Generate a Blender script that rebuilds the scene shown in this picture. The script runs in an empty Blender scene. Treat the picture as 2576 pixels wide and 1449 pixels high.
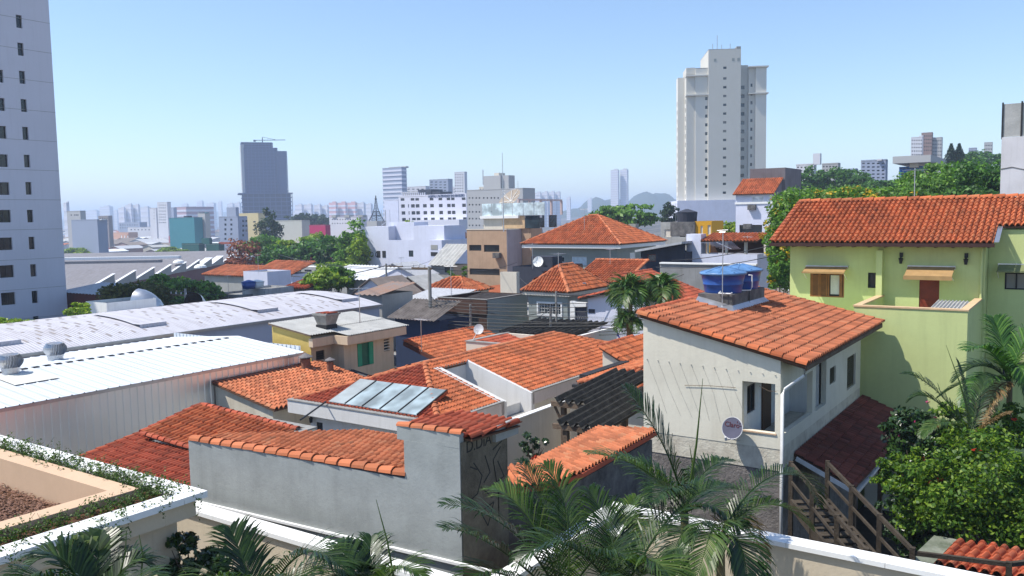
import bpy, bmesh, math, random
import numpy as np
from mathutils import Vector, Matrix
random.seed(7); RNG = np.random.default_rng(11)
scene = bpy.context.scene
COL = scene.collection

# ------------------------------------------------------------------ camera
PITCH, ROLL, LENS = math.radians(4.85), math.radians(1.0), 36 * 2132 / 2576
_f = np.array([0, math.cos(PITCH), -math.sin(PITCH)]); _r = np.array([1.0, 0, 0]); _d = np.cross(_f, _r)
CR = math.cos(ROLL) * _r + math.sin(ROLL) * _d          # camera right
CD = -math.sin(ROLL) * _r + math.cos(ROLL) * _d         # camera down
cam_d = bpy.data.cameras.new("camera"); cam = bpy.data.objects.new("camera", cam_d); COL.objects.link(cam)
cam_d.sensor_width = 36; cam_d.lens = LENS; cam_d.clip_start = 0.1; cam_d.clip_end = 30000
cam.matrix_world = Matrix(((CR[0], -CD[0], -_f[0], 0), (CR[1], -CD[1], -_f[1], 0), (CR[2], -CD[2], -_f[2], 0), (0, 0, 0, 1)))
scene.camera = cam

# ------------------------------------------------------------------ daylight
AZ = math.radians(34.4)                                   # street grid against the view axis
SUN_EL = math.radians(57)
_t = math.radians(38)
_lx = math.cos(_t) * math.cos(AZ) + math.sin(_t) * math.sin(AZ)
_ly = -math.cos(_t) * math.sin(AZ) + math.sin(_t) * math.cos(AZ)
TO_SUN = Vector((-_lx * math.cos(SUN_EL), -_ly * math.cos(SUN_EL), math.sin(SUN_EL)))
world = bpy.data.worlds.new("World"); scene.world = world; world.use_nodes = True
wn = world.node_tree; bg = wn.nodes["Background"]
sky = wn.nodes.new("ShaderNodeTexSky"); sky.sky_type = 'NISHITA'; sky.sun_disc = False
sky.sun_elevation = SUN_EL; sky.sun_rotation = math.atan2(TO_SUN.x, TO_SUN.y)
sky.altitude = 0; sky.air_density = 1.0; sky.dust_density = 0.5; sky.ozone_density = 4.0
wn.links.new(sky.outputs[0], bg.inputs[0]); bg.inputs[1].default_value = 0.135
sun_d = bpy.data.lights.new("sun", 'SUN'); sun_d.energy = 4.2; sun_d.angle = math.radians(0.5); sun_d.color = (1.0, 0.95, 0.87)
sun = bpy.data.objects.new("sun", sun_d); COL.objects.link(sun)
sun.rotation_euler = TO_SUN.to_track_quat('Z', 'Y').to_euler(); sun.location = (0, 0, 200)
vs = scene.view_settings
vs.view_transform = 'Standard'; vs.look = 'None'; vs.exposure = 0.55; vs.gamma = 1.0; vs.use_curve_mapping = False
scene.cycles.max_bounces = 6; scene.cycles.diffuse_bounces = 3; scene.cycles.glossy_bounces = 3
scene.cycles.transmission_bounces = 4; scene.cycles.volume_bounces = 2; scene.cycles.transparent_max_bounces = 6
scene.cycles.use_denoising = True

# ------------------------------------------------------------------ surveying: sight lines (2576 x 1449 plate) -> metres
F = 2132.0
U = np.array([math.cos(AZ), -math.sin(AZ), 0]); V = np.array([math.sin(AZ), math.cos(AZ), 0])
def ray(px, py): return CR * (px - 1288) / F + CD * (py - 724.5) / F + _f
def at(px, py, Y): q = ray(px, py); return q * (Y / q[1])                    # world point at depth Y
def uvp(p): return (float(p @ U), float(p @ V), float(p[2]))
def wxy(a, b, z=0.0): return a * U + b * V + np.array([0, 0, z])
def on_z(px, py, z): q = ray(px, py); return uvp(q * (z / q[2]))
def on_a(px, py, a): q = ray(px, py); return uvp(q * (a / (q @ U)))
def on_b(px, py, b): q = ray(px, py); return uvp(q * (b / (q @ V)))
def on_y(px, py, Y): return uvp(at(px, py, Y))
def sm(e0, e1, x): t = min(1, max(0, (x - e0) / (e1 - e0))); return t * t * (3 - 2 * t)
def ground_h(x, y):
    h = -10.8 - 0.5 * sm(18, 40, y) - 12.5 * sm(60, 330, y) * (1 - 0.75 * sm(10, 140, x)) - 4.0 * sm(-10, -70, x) * (1 - sm(60, 330, y))
    h += 9.0 * sm(60, 220, x) * sm(60, 200, y)
    return h

# ------------------------------------------------------------------ materials
MATS = {}
def nd(nt, t, **kw):
    n = nt.nodes.new(t)
    for k, v in kw.items(): setattr(n, k, v)
    return n
def newmat(name):
    m = bpy.data.materials.new(name); m.use_nodes = True
    return m, m.node_tree, m.node_tree.nodes["Principled BSDF"]
def coords(nt, scale=(1, 1, 1), kind='Object'):
    tc = nd(nt, 'ShaderNodeTexCoord'); mp = nd(nt, 'ShaderNodeMapping'); mp.inputs['Scale'].default_value = scale
    nt.links.new(tc.outputs[kind], mp.inputs['Vector']); return mp.outputs[0]
def noise(nt, vec, scale, detail=4, rough=0.55):
    n = nd(nt, 'ShaderNodeTexNoise'); n.inputs['Scale'].default_value = scale; n.inputs['Detail'].default_value = detail
    n.inputs['Roughness'].default_value = rough; nt.links.new(vec, n.inputs['Vector']); return n.outputs['Fac']
def ramp(nt, fac, stops):
    r = nd(nt, 'ShaderNodeValToRGB'); e = r.color_ramp.elements
    while len(e) < len(stops): e.new(0.5)
    for i, (p, c) in enumerate(stops): e[i].position = p; e[i].color = (*c, 1) if len(c) == 3 else c
    nt.links.new(fac, r.inputs[0]); return r.outputs[0]
def mixc(nt, fac, a, b, mode='MIX'):
    m = nd(nt, 'ShaderNodeMix', data_type='RGBA', blend_type=mode)
    for s, v in ((0, fac), (6, a), (7, b)):
        if hasattr(v, 'node'): nt.links.new(v, m.inputs[s])
        else: m.inputs[s].default_value = v if s == 0 else (*v, 1)
    return m.outputs[2]
def bump(nt, h, strength, dist, bsdf):
    b = nd(nt, 'ShaderNodeBump'); b.inputs['Strength'].default_value = strength; b.inputs['Distance'].default_value = dist
    nt.links.new(h, b.inputs['Height']); nt.links.new(b.outputs[0], bsdf.inputs['Normal'])
def sc(c, k): return tuple(min(1, x * k) for x in c)
def paint(name, col, dirt=0.25, streak=0.2, bmp=0.15, rough=0.85, dirtcol=None, sc_=0.6):
    """rendered, painted masonry: blotches, rain streaks, fine grain"""
    if name in MATS: return MATS[name]
    m, nt, b = newmat(name); v = coords(nt)
    dc = dirtcol or tuple(x * k for x, k in zip(col, (0.45, 0.43, 0.40)))
    n1 = noise(nt, v, sc_, 6, 0.65)
    c = mixc(nt, ramp(nt, n1, [(0.42, (0, 0, 0)), (0.72, (dirt,) * 3)]), col, dc)
    vs_ = coords(nt, (2.2, 2.2, 0.12)); n2 = noise(nt, vs_, 1.6, 5, 0.7)
    c = mixc(nt, ramp(nt, n2, [(0.5, (0, 0, 0)), (0.75, (streak,) * 3)]), c, dc)
    n3 = noise(nt, v, 9, 4, 0.7)
    c = mixc(nt, ramp(nt, n3, [(0.3, (0.12,) * 3), (0.7, (0, 0, 0))]), c, sc(col, 0.72))
    nt.links.new(c, b.inputs['Base Color']); b.inputs['Roughness'].default_value = rough
    b.inputs['Specular IOR Level'].default_value = 0.25
    if bmp: bump(nt, noise(nt, v, 14, 5, 0.7), bmp, 0.03, b)
    MATS[name] = m; return m
def plain(name, col, rough=0.6, metal=0.0, var=0.12, spec=0.4, scale=3):
    if name in MATS: return MATS[name]
    m, nt, b = newmat(name); v = coords(nt)
    c = mixc(nt, ramp(nt, noise(nt, v, scale, 5), [(0.35, (0, 0, 0)), (0.7, (1, 1, 1))]), sc(col, 1 - var), sc(col, 1 + var))
    nt.links.new(c, b.inputs['Base Color']); b.inputs['Roughness'].default_value = rough; b.inputs['Metallic'].default_value = metal
    b.inputs['Specular IOR Level'].default_value = spec
    MATS[name] = m; return m
def glass(name, col=(0.02, 0.03, 0.035), rough=0.08):
    if name in MATS: return MATS[name]
    m, nt, b = newmat(name); v = coords(nt)
    c = mixc(nt, ramp(nt, noise(nt, v, 0.9, 2), [(0.4, (0, 0, 0)), (0.65, (1, 1, 1))]), col, sc(col, 2.2))
    oi = nd(nt, 'ShaderNodeObjectInfo'); c = mixc(nt, ramp(nt, oi.outputs['Random'], [(0.62, (0, 0, 0)), (0.75, (.22,) * 3), (1.0, (.75,) * 3)]), c, (0.30, 0.29, 0.27))     # some panes have curtains or blinds
    nt.links.new(c, b.inputs['Base Color']); b.inputs['Roughness'].default_value = rough; b.inputs['Specular IOR Level'].default_value = 0.6
    MATS[name] = m; return m
def clay(name, col, var=0.25, dark=0.35, lich=0.15):
    """fired clay tiles: every tile its own shade, soot and lichen blotches"""
    if name in MATS: return MATS[name]
    m, nt, b = newmat(name); v = coords(nt, kind='Object')
    g = nd(nt, 'ShaderNodeNewGeometry'); oi = nd(nt, 'ShaderNodeObjectInfo')
    ad = nd(nt, 'ShaderNodeMath', operation='ADD'); fr = nd(nt, 'ShaderNodeMath', operation='FRACT')
    nt.links.new(g.outputs['Random Per Island'], ad.inputs[0]); nt.links.new(oi.outputs['Random'], ad.inputs[1]); nt.links.new(ad.outputs[0], fr.inputs[0])
    c = ramp(nt, fr.outputs[0], [(0.0, sc(col, 1 - var)), (0.5, col), (0.86, sc(col, 1 + var * 0.7)), (0.97, (col[0] * 1.05, col[1] * 1.35, col[2] * 1.5)), (1.0, sc(col, 0.5))])
    gp = nd(nt, 'ShaderNodeMapping'); nt.links.new(g.outputs['Position'], gp.inputs['Vector'])
    n1 = noise(nt, gp.outputs[0], 0.75, 6, 0.7)
    c = mixc(nt, ramp(nt, n1, [(0.45, (0, 0, 0)), (0.75, (dark,) * 3)]), c, (0.10, 0.05, 0.035))
    n2 = noise(nt, gp.outputs[0], 6.0, 4, 0.75)
    c = mixc(nt, ramp(nt, n2, [(0.56, (0, 0, 0)), (0.8, (lich,) * 3)]), c, (0.22, 0.19, 0.13))
    nt.links.new(c, b.inputs['Base Color']); b.inputs['Roughness'].default_value = 0.8; b.inputs['Specular IOR Level'].default_value = 0.2
    MATS[name] = m; return m
def leafm(name, col, col2, trans=0.42, rough=0.5, spec=0.3):
    if name in MATS: return MATS[name]
    m, nt, b = newmat(name); g = nd(nt, 'ShaderNodeNewGeometry')
    c = ramp(nt, g.outputs['Random Per Island'], [(0.0, sc(col, 0.6)), (0.45, col), (1.0, col2)])
    nt.links.new(c, b.inputs['Base Color']); b.inputs['Roughness'].default_value = rough; b.inputs['Specular IOR Level'].default_value = spec
    t = nd(nt, 'ShaderNodeBsdfTranslucent'); mx = nd(nt, 'ShaderNodeMixShader'); mx.inputs[0].default_value = trans
    c2 = mixc(nt, 1.0, c, (1.0, 1.15, 0.5), 'MULTIPLY'); nt.links.new(c2, t.inputs[0])
    nt.links.new(b.outputs[0], mx.inputs[1]); nt.links.new(t.outputs[0], mx.inputs[2])
    nt.links.new(mx.outputs[0], nt.nodes['Material Output'].inputs[0]); MATS[name] = m; return m
def sheet(name, col, axis, pitch, dirt=0.3, rough=0.55, metal=0.0):
    """ribbed sheet roofing: fine ribs across axis, grime running down the ribs"""
    if name in MATS: return MATS[name]
    m, nt, b = newmat(name); st = [2.0, 2.0, 2.0]; st[1 - axis] = 0.12; v = coords(nt, tuple(st))
    c = mixc(nt, ramp(nt, noise(nt, v, 1.3, 7, 0.7), [(0.42, (0, 0, 0)), (0.7, (dirt,) * 3)]), col, tuple(x * k for x, k in zip(col, (.50, .46, .42))))
    c = mixc(nt, ramp(nt, noise(nt, coords(nt), 0.25, 6, 0.7), [(0.5, (0, 0, 0)), (0.75, (dirt,) * 3)]), c, tuple(x * k for x, k in zip(col, (.62, .56, .52))))
    w = nd(nt, 'ShaderNodeTexWave', wave_type='BANDS', bands_direction='XY'[axis]); w.inputs['Scale'].default_value = 0.314 / pitch; nt.links.new(coords(nt), w.inputs['Vector'])
    nt.links.new(c, b.inputs['Base Color']); b.inputs['Roughness'].default_value = rough; b.inputs['Metallic'].default_value = metal; bump(nt, w.outputs['Fac'], 0.6, 0.04, b)
    MATS[name] = m; return m
def bare(name, col, col2, scale=1.2, rough=0.9, bmp=0.5, dist=0.05, detail=8):
    if name in MATS: return MATS[name]
    m, nt, b = newmat(name); v = coords(nt)
    c = ramp(nt, noise(nt, v, scale, detail, 0.7), [(0.3, col), (0.7, col2)])
    nt.links.new(c, b.inputs['Base Color']); b.inputs['Roughness'].default_value = rough; b.inputs['Specular IOR Level'].default_value = 0.2
    if bmp: bump(nt, noise(nt, v, scale * 9, 6, 0.7), bmp, dist, b)
    MATS[name] = m; return m

# ------------------------------------------------------------------ mesh builder
class MB:
    def __init__(s): s.v = []; s.f = []
    def add(s, vs_, fs): o = len(s.v); s.v += [tuple(map(float, p)) for p in vs_]; s.f += [tuple(i + o for i in f) for f in fs]; return s
    def box(s, x0, x1, y0, y1, z0, z1):
        return s.add([(x0, y0, z0), (x1, y0, z0), (x1, y1, z0), (x0, y1, z0), (x0, y0, z1), (x1, y0, z1), (x1, y1, z1), (x0, y1, z1)],
                     [(0, 3, 2, 1), (4, 5, 6, 7), (0, 1, 5, 4), (1, 2, 6, 5), (2, 3, 7, 6), (3, 0, 4, 7)])
    def quad(s, *p): return s.add(p, [tuple(range(len(p)))])
    def prism(s, poly, z0, z1):
        n = len(poly); vs_ = [(p[0], p[1], z0) for p in poly] + [(p[0], p[1], z1) for p in poly]
        return s.add(vs_, [tuple(range(n - 1, -1, -1)), tuple(range(n, 2 * n))] + [(i, (i + 1) % n, n + (i + 1) % n, n + i) for i in range(n)])
    def slab(s, poly, th):
        n = len(poly); vs_ = list(poly) + [(p[0], p[1], p[2] - th) for p in poly]
        return s.add(vs_, [tuple(range(n)), tuple(range(2 * n - 1, n - 1, -1))] + [(i, n + i, n + (i + 1) % n, (i + 1) % n) for i in range(n)])
    def beam(s, p, q, w, h):
        p = Vector(p); q = Vector(q); d = (q - p).normalized(); up = Vector((0, 0, 1))
        if abs(d.z) > 0.95: up = Vector((1, 0, 0))
        sd = d.cross(up).normalized() * w / 2; uu = sd.cross(d).normalized() * h / 2
        c = [p - sd - uu, p + sd - uu, p + sd + uu, p - sd + uu, q - sd - uu, q + sd - uu, q + sd + uu, q - sd + uu]
        return s.add(c, [(0, 1, 2, 3), (7, 6, 5, 4), (0, 4, 5, 1), (1, 5, 6, 2), (2, 6, 7, 3), (3, 7, 4, 0)])
    def tube(s, pts, r, n=6, r1=None):
        pts = [Vector(p) for p in pts]; r1 = r if r1 is None else r1; m = len(pts); vs_ = []; fs = []
        for i, p in enumerate(pts):
            d = (pts[min(i + 1, m - 1)] - pts[max(i - 1, 0)]).normalized(); up = Vector((0, 0, 1)) if abs(d.z) < 0.95 else Vector((1, 0, 0))
            x = d.cross(up).normalized(); y = x.cross(d); rr = r + (r1 - r) * i / max(1, m - 1)
            vs_ += [p + (x * math.cos(2 * math.pi * k / n) + y * math.sin(2 * math.pi * k / n)) * rr for k in range(n)]
        for i in range(m - 1):
            fs += [(i * n + k, i * n + (k + 1) % n, (i + 1) * n + (k + 1) % n, (i + 1) * n + k) for k in range(n)]
        fs += [tuple(range(n - 1, -1, -1)), tuple((m - 1) * n + k for k in range(n))]
        return s.add(vs_, fs)
    def lathe(s, prof, n=20, c=(0, 0, 0)):
        m = len(prof); vs_ = [(c[0] + r * math.cos(2 * math.pi * k / n), c[1] + r * math.sin(2 * math.pi * k / n), c[2] + z) for r, z in prof for k in range(n)]
        fs = [(i * n + k, i * n + (k + 1) % n, (i + 1) * n + (k + 1) % n, (i + 1) * n + k) for i in range(m - 1) for k in range(n)]
        fs += [tuple(range(n - 1, -1, -1)), tuple((m - 1) * n + k for k in range(n))]
        return s.add(vs_, fs)
    def panel(s, p0, e, L, z0, z1, holes, depth, n):
        """upright wall face from p0 along e, outward normal n, real openings with reveals"""
        xs = sorted({0, L, *[h[0] for h in holes], *[h[1] for h in holes]}); zs = sorted({z0, z1, *[h[2] for h in holes], *[h[3] for h in holes]})
        P = lambda t, z, d=0: (p0[0] + e[0] * t - n[0] * d, p0[1] + e[1] * t - n[1] * d, z)
        for i in range(len(xs) - 1):
            for j in range(len(zs) - 1):
                cx = (xs[i] + xs[i + 1]) / 2; cz = (zs[j] + zs[j + 1]) / 2
                if any(h[0] < cx < h[1] and h[2] < cz < h[3] for h in holes): continue
                s.quad(P(xs[i], zs[j]), P(xs[i + 1], zs[j]), P(xs[i + 1], zs[j + 1]), P(xs[i], zs[j + 1]))
        for h in holes:
            a, b, c, d = h[:4]
            s.quad(P(a, c), P(b, c), P(b, c, depth), P(a, c, depth)); s.quad(P(a, d), P(a, d, depth), P(b, d, depth), P(b, d))
            s.quad(P(a, c), P(a, c, depth), P(a, d, depth), P(a, d)); s.quad(P(b, c), P(b, d), P(b, d, depth), P(b, c, depth))
        return s
def mesh_of(mb, name, off=(0, 0, 0), smooth=False):
    me = bpy.data.meshes.new(name); o = np.array(off, float)
    vs_ = (np.array(mb.v, float).reshape(-1, 3) - o); me.from_pydata(vs_.tolist(), [], mb.f)
    if smooth: me.polygons.foreach_set('use_smooth', [True] * len(me.polygons))
    me.update(); return me
def fast_mesh(name, verts, nper):
    """many loose polygons with nper corners each; verts (N, nper, 3)"""
    v = np.asarray(verts, dtype=np.float32).reshape(-1, 3); nf = len(v) // nper; me = bpy.data.meshes.new(name)
    me.vertices.add(len(v)); me.vertices.foreach_set('co', v.ravel()); me.loops.add(len(v)); me.loops.foreach_set('vertex_index', np.arange(len(v), dtype=np.int32))
    me.polygons.add(nf); me.polygons.foreach_set('loop_start', np.arange(0, len(v), nper, dtype=np.int32)); me.update(calc_edges=True); return me

# ------------------------------------------------------------------ things and parts
ORG = {}
def props(o, label=None, cat=None, group=None, kind=None):
    for k, v in (('label', label), ('category', cat), ('group', group), ('kind', kind)):
        if v: o[k] = v
def thing(name, label, cat, o=(0, 0, 0), group=None, uv=True, rz=None):
    e = bpy.data.objects.new(name, None); COL.objects.link(e); e.empty_display_size = 0.3
    if uv: w = wxy(*o); e.location = w; e.rotation_euler = (0, 0, -AZ)
    else: e.location = o; e.rotation_euler = (0, 0, rz or 0)
    props(e, label, cat, group); ORG[e.name] = o if (uv or rz is None) else (0, 0, 0); return e
def root_of(o):
    while o.parent: o = o.parent
    return o
def part(name, mb, m, parent, label=None, smooth=False, kind=None):
    me = mb if isinstance(mb, bpy.types.Mesh) else mesh_of(mb, name, ORG[root_of(parent).name], smooth)
    ob = bpy.data.objects.new(name, me); COL.objects.link(ob); ob.parent = parent
    if not me.materials: me.materials.append(m)
    props(ob, label, None, None, kind); return ob
def solo(name, mb, m, label, cat, o=(0, 0, 0), group=None, uv=True, smooth=False, kind=None):
    me = mb if isinstance(mb, bpy.types.Mesh) else mesh_of(mb, name, o, smooth)
    ob = bpy.data.objects.new(name, me); COL.objects.link(ob); me.materials.append(m)
    if uv: ob.location = wxy(*o); ob.rotation_euler = (0, 0, -AZ)
    else: ob.location = o
    props(ob, label, cat, group, kind); return ob
def copy_tree(o, parent=None):
    c = o.copy(); COL.objects.link(c); c.parent = parent
    for ch in o.children: copy_tree(ch, c)
    if o.name in ORG: ORG[c.name] = ORG[o.name]
    return c

# ------------------------------------------------------------------ walls with openings, windows
FR = {}
def win(T, p0, e, n, h, depth, fm, gm, style='w'):
    a, b, c, d = h[:4]; f = 0.05 if b - a < 3 else 0.08; D = depth * 0.72
    P = lambda t, z, dd: (p0[0] + e[0] * t - n[0] * dd, p0[1] + e[1] * t - n[1] * dd, z)
    def bar(mb, a0, a1, z0, z1, d0, d1):
        q = [P(a0, z0, d0), P(a1, z0, d0), P(a1, z0, d1), P(a0, z0, d1), P(a0, z1, d0), P(a1, z1, d0), P(a1, z1, d1), P(a0, z1, d1)]
        mb.add(q, [(0, 3, 2, 1), (4, 5, 6, 7), (0, 1, 5, 4), (1, 2, 6, 5), (2, 3, 7, 6), (3, 0, 4, 7)])
    mb = MB(); g = MB()
    if style == 'door':
        bar(mb, a + 0.004, b - 0.004, c + 0.004, d - 0.004, D * 0.5, D); return part('door', mb, fm, T)
    bar(mb, a + 0.003, b - 0.003, c + 0.003, c + f, D - 0.05, D); bar(mb, a + 0.003, b - 0.003, d - f, d - 0.003, D - 0.05, D)
    bar(mb, a + 0.003, a + f, c + f, d - f, D - 0.05, D); bar(mb, b - f, b - 0.003, c + f, d - f, D - 0.05, D)
    if style in ('w', 'grid') and b - a > 0.7: bar(mb, (a + b) / 2 - f / 2, (a + b) / 2 + f / 2, c + f, d - f, D - 0.045, D - 0.003)
    if style == 'grid':
        for k in range(1, 4):
            z = c + (d - c) * k / 4; bar(mb, a + f, b - f, z - 0.012, z + 0.012, D - 0.04, D - 0.006)
        for k in range(1, 8):
            t = a + (b - a) * k / 8; bar(mb, t - 0.01, t + 0.01, c + f, d - f, D - 0.07, D - 0.052)
    if style == 'bars':
        k = a + 0.08
        while k < b - 0.05: bar(mb, k, k + 0.025, c + 0.01, d - 0.01, D * 0.2, D * 0.2 + 0.02); k += 0.14
    if style == 'slats':
        k = c + f
        while k < d - f: bar(mb, a + f, b - f, k, k + 0.03, D - 0.04, D - 0.01); k += 0.075
    bar(g, a + 0.002, b - 0.002, c + 0.002, d - 0.002, D - 0.002, D + 0.02)
    w = part('window', mb, fm, T); part('pane', g, gm, w); return w
def house(T, a0, a1, b0, b1, z0, z1, m, front=(), side=(), left=(), depth=0.14, fm=None, gm=None, name='wall', sills=None):
    """box of walls, front faces -b, side faces +a, left faces -a; holes (from, to, z0, z1, style)"""
    fm = fm or M_FRAME; gm = gm or M_GLASS; mb = MB()
    fr = [(h[0] - a0, h[1] - a0, *h[2:]) for h in front]; sd = [(h[0] - b0, h[1] - b0, *h[2:]) for h in side]; lf = [(b1 - h[1], b1 - h[0], *h[2:]) for h in left]
    mb.panel((a0, b0), (1, 0), a1 - a0, z0, z1, fr, depth, (0, -1)); mb.panel((a1, b0), (0, 1), b1 - b0, z0, z1, sd, depth, (1, 0))
    mb.panel((a0, b1), (0, -1), b1 - b0, z0, z1, lf, depth, (-1, 0)); mb.panel((a1, b1), (-1, 0), a1 - a0, z0, z1, [], depth, (0, 1))
    w = part(name, mb, m, T)
    for hs, p0, e, n in ((fr, (a0, b0), (1, 0), (0, -1)), (sd, (a1, b0), (0, 1), (1, 0)), (lf, (a0, b1), (0, -1), (-1, 0))):
        for h in hs:
            st = h[4] if len(h) > 4 else 'w'
            if st: win(T, p0, e, n, h, depth, h[5] if len(h) > 5 else fm, h[6] if len(h) > 6 else gm, st)
            if sills and st != 'door':
                q = MB(); P = lambda t, dd: (p0[0] + e[0] * t + n[0] * dd, p0[1] + e[1] * t + n[1] * dd)
                poly = [P(h[0] - 0.06, 0.002), P(h[1] + 0.06, 0.002), P(h[1] + 0.06, 0.07), P(h[0] - 0.06, 0.07)]
                q.prism(poly, h[2] - 0.06, h[2] - 0.004); part('sill', q, sills, T)
    return w

# ------------------------------------------------------------------ clay tile roofs
def tile_mb(w, e, lo=False, tilt=0.045):
    if lo: pr = [(0, 0.0), (0.28, -0.006), (0.46, 0.055), (0.66, 0.074), (0.88, 0.05), (1, 0.005)]
    else: pr = [(0, -0.012), (0.10, -0.020), (0.20, -0.010), (0.30, 0.040), (0.44, 0.076), (0.60, 0.088), (0.78, 0.070), (0.92, 0.030), (1.0, -0.008)]
    k = w / 0.215; L = e * 1.08; n = len(pr); v = []
    for x, z in pr: v.append((x * w, 0.0, z * k))
    for x, z in pr: v.append((x * w, L, z * k + tilt))
    for x, z in pr: v.append((x * w, L, z * k + tilt - 0.046))
    f = [(i, n + i, n + i + 1, i + 1) for i in range(n - 1)] + [(n + i, 2 * n + i, 2 * n + i + 1, n + i + 1) for i in range(n - 1)]
    return v, f
TMESH = {}
def tile_roof(T, poly, down, m, w=0.215, e=0.33, ind=300, deck=None, lo=False, jitter=0.006, deck_th=0.07, label=None):
    """poly: planar convex (a,b,z) list; down: horizontal downslope direction"""
    P = [Vector(p) for p in poly]; nrm = Vector((0, 0, 0))
    for i in range(len(P)): nrm += (P[i] - P[0]).cross(P[(i + 1) % len(P)] - P[0])
    nrm.normalize()
    if nrm.z < 0: nrm = -nrm
    d = Vector((down[0], down[1], 0)).normalized(); t = (d - nrm * d.dot(nrm)).normalized(); s = t.cross(nrm).normalized(); o = P[0]
    q2 = [((p - o).dot(s), (p - o).dot(t)) for p in P]
    area = sum(q2[i][0] * q2[(i + 1) % len(q2)][1] - q2[(i + 1) % len(q2)][0] * q2[i][1] for i in range(len(q2)))
    if area < 0: q2 = q2[::-1]
    ed = []
    for i in range(len(q2)):
        x0, y0 = q2[i]; x1, y1 = q2[(i + 1) % len(q2)]; l = math.hypot(x1 - x0, y1 - y0)
        if l > 1e-6: ed.append((-(y1 - y0) / l, (x1 - x0) / l, x0, y0))
    ins = lambda x, y: min(n0 * (x - a) + n1 * (y - b) for n0, n1, a, b in ed)
    smin = min(p[0] for p in q2); smax = max(p[0] for p in q2); tmin = min(p[1] for p in q2); tmax = max(p[1] for p in q2)
    ns = max(1, round((smax - smin) / w)); nt_ = max(1, round((tmax - tmin) / e)); w2 = (smax - smin) / ns; e2 = (tmax - tmin) / nt_
    tv, tf = tile_mb(w2, e2, lo); tva = np.array(tv); full = []; cut = []
    for j in range(nt_):
        for i in range(ns):
            x = smin + i * w2; y = tmin + j * e2
            c = [ins(x, y), ins(x + w2, y), ins(x, y + e2), ins(x + w2, y + e2)]
            if min(c) > -1e-4: full.append((x, y))
            elif max(c) > 0.01 or ins(x + w2 / 2, y + e2 / 2) > 0.01: cut.append((x, y))
    org = Vector(ORG[root_of(T).name]); R = Matrix((s, t, nrm)).transposed()
    camuv = Vector((0, 0, 0)); full.sort(key=lambda q: (o + s * q[0] + t * q[1] - camuv).length)
    dk = MB().slab([tuple(p - nrm * 0.02) for p in P], deck_th); part('roof_deck', dk, deck or M_DECK, T)
    sv = MB()
    tme = mesh_of(MB().add(tv, tf), 'roof_tile'); tme.materials.append(m); tme.polygons.foreach_set('use_smooth', [True] * len(tme.polygons))
    try: tme.set_sharp_from_angle(angle=0.7)
    except Exception: pass
    for k, (x, y) in enumerate(full):
        lift = 0.004 + random.random() * jitter; rj = random.uniform(-1, 1) * jitter * 2.2
        p = o + s * x + t * y + nrm * lift
        if k < ind:
            ob = bpy.data.objects.new('roof_tile', tme); COL.objects.link(ob); ob.parent = T
            ob.matrix_local = Matrix.Translation(p - org) @ R.to_4x4() @ Matrix.Rotation(rj, 4, 'Z')
        else: sv.add([p + R @ Vector(q) for q in tv], tf)
    for x, y in cut:
        bm = bmesh.new(); vv = [bm.verts.new((x + q[0], y + q[1], q[2])) for q in tv]
        for f in tf: bm.faces.new([vv[i] for i in f])
        for n0, n1, a, b in ed:
            bmesh.ops.bisect_plane(bm, geom=bm.verts[:] + bm.edges[:] + bm.faces[:], plane_co=(a - n0 * 0.03, b - n1 * 0.03, 0), plane_no=(-n0, -n1, 0), clear_outer=True)
        bm.verts.index_update()
        if bm.faces: sv.add([o + R @ v.co + nrm * 0.004 for v in bm.verts], [tuple(v.index for v in f.verts) for f in bm.faces])
        bm.free()
    if sv.f: part('roof_tiles', sv, m, T, smooth=False, kind='stuff')
def caps(T, p, q, m, r=0.1, L=0.36, name='ridge_tile', lift=0.0):
    """row of half round cap tiles from p to q"""
    p = Vector(p); q = Vector(q); d = q - p; n = max(1, round(d.length / L)); l = d.length / n; t = d.normalized()
    up = Vector((0, 0, 1)); s = t.cross(up).normalized(); u2 = s.cross(t).normalized(); key = (round(r, 3), round(l, 3), m.name)
    if key not in TMESH:
        mb = MB(); k = 7; vs_ = []
        for y, rr, h in ((0, r * 0.92, 0), (l * 1.1, r * 1.12, 0.02), (l * 1.1, r * 0.98, 0.012)):
            for i in range(k): a = math.pi * i / (k - 1); vs_.append((math.cos(a) * rr, y, math.sin(a) * rr * 0.85 + h - 0.02))
        fs = [(i, i + 1, k + i + 1, k + i) for i in range(k - 1)] + [(k + i, k + i + 1, 2 * k + i + 1, 2 * k + i) for i in range(k - 1)]
        me = mesh_of(mb.add(vs_, fs), name, smooth=False); me.materials.append(m); TMESH[key] = me
    R = Matrix((s, t, u2)).transposed().to_4x4(); org = Vector(ORG[root_of(T).name])
    for i in range(n):
        ob = bpy.data.objects.new(name, TMESH[key]); COL.objects.link(ob); ob.parent = T
        ob.matrix_local = Matrix.Translation(p + t * l * i + Vector((0, 0, lift)) - org) @ R @ Matrix.Rotation(random.uniform(-0.04, 0.04), 4, 'Z')
def corr(p, es, et, Ls, Lt, pitch=0.177, amp=0.026, seg=6, th=0.0, sag=None):
    """corrugated sheet: waves across es, running along et"""
    p = Vector(p); es = Vector(es).normalized(); et = Vector(et).normalized(); nn = es.cross(et).normalized()
    if nn.z < 0: nn = -nn
    n = max(2, int(Ls / pitch * seg)); mb = MB(); vs_ = []; nt_ = 1 if not sag else 14
    for j in range(nt_ + 1):
        for i in range(n + 1):
            h = amp * math.sin(2 * math.pi * i / seg)
            vs_.append(p + es * (Ls * i / n) + et * (Lt * j / nt_) + nn * (h + (sag(j / nt_) if sag else 0)))
    mb.add(vs_, [(j * (n + 1) + i, j * (n + 1) + i + 1, (j + 1) * (n + 1) + i + 1, (j + 1) * (n + 1) + i) for j in range(nt_) for i in range(n)]); return mb
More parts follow.
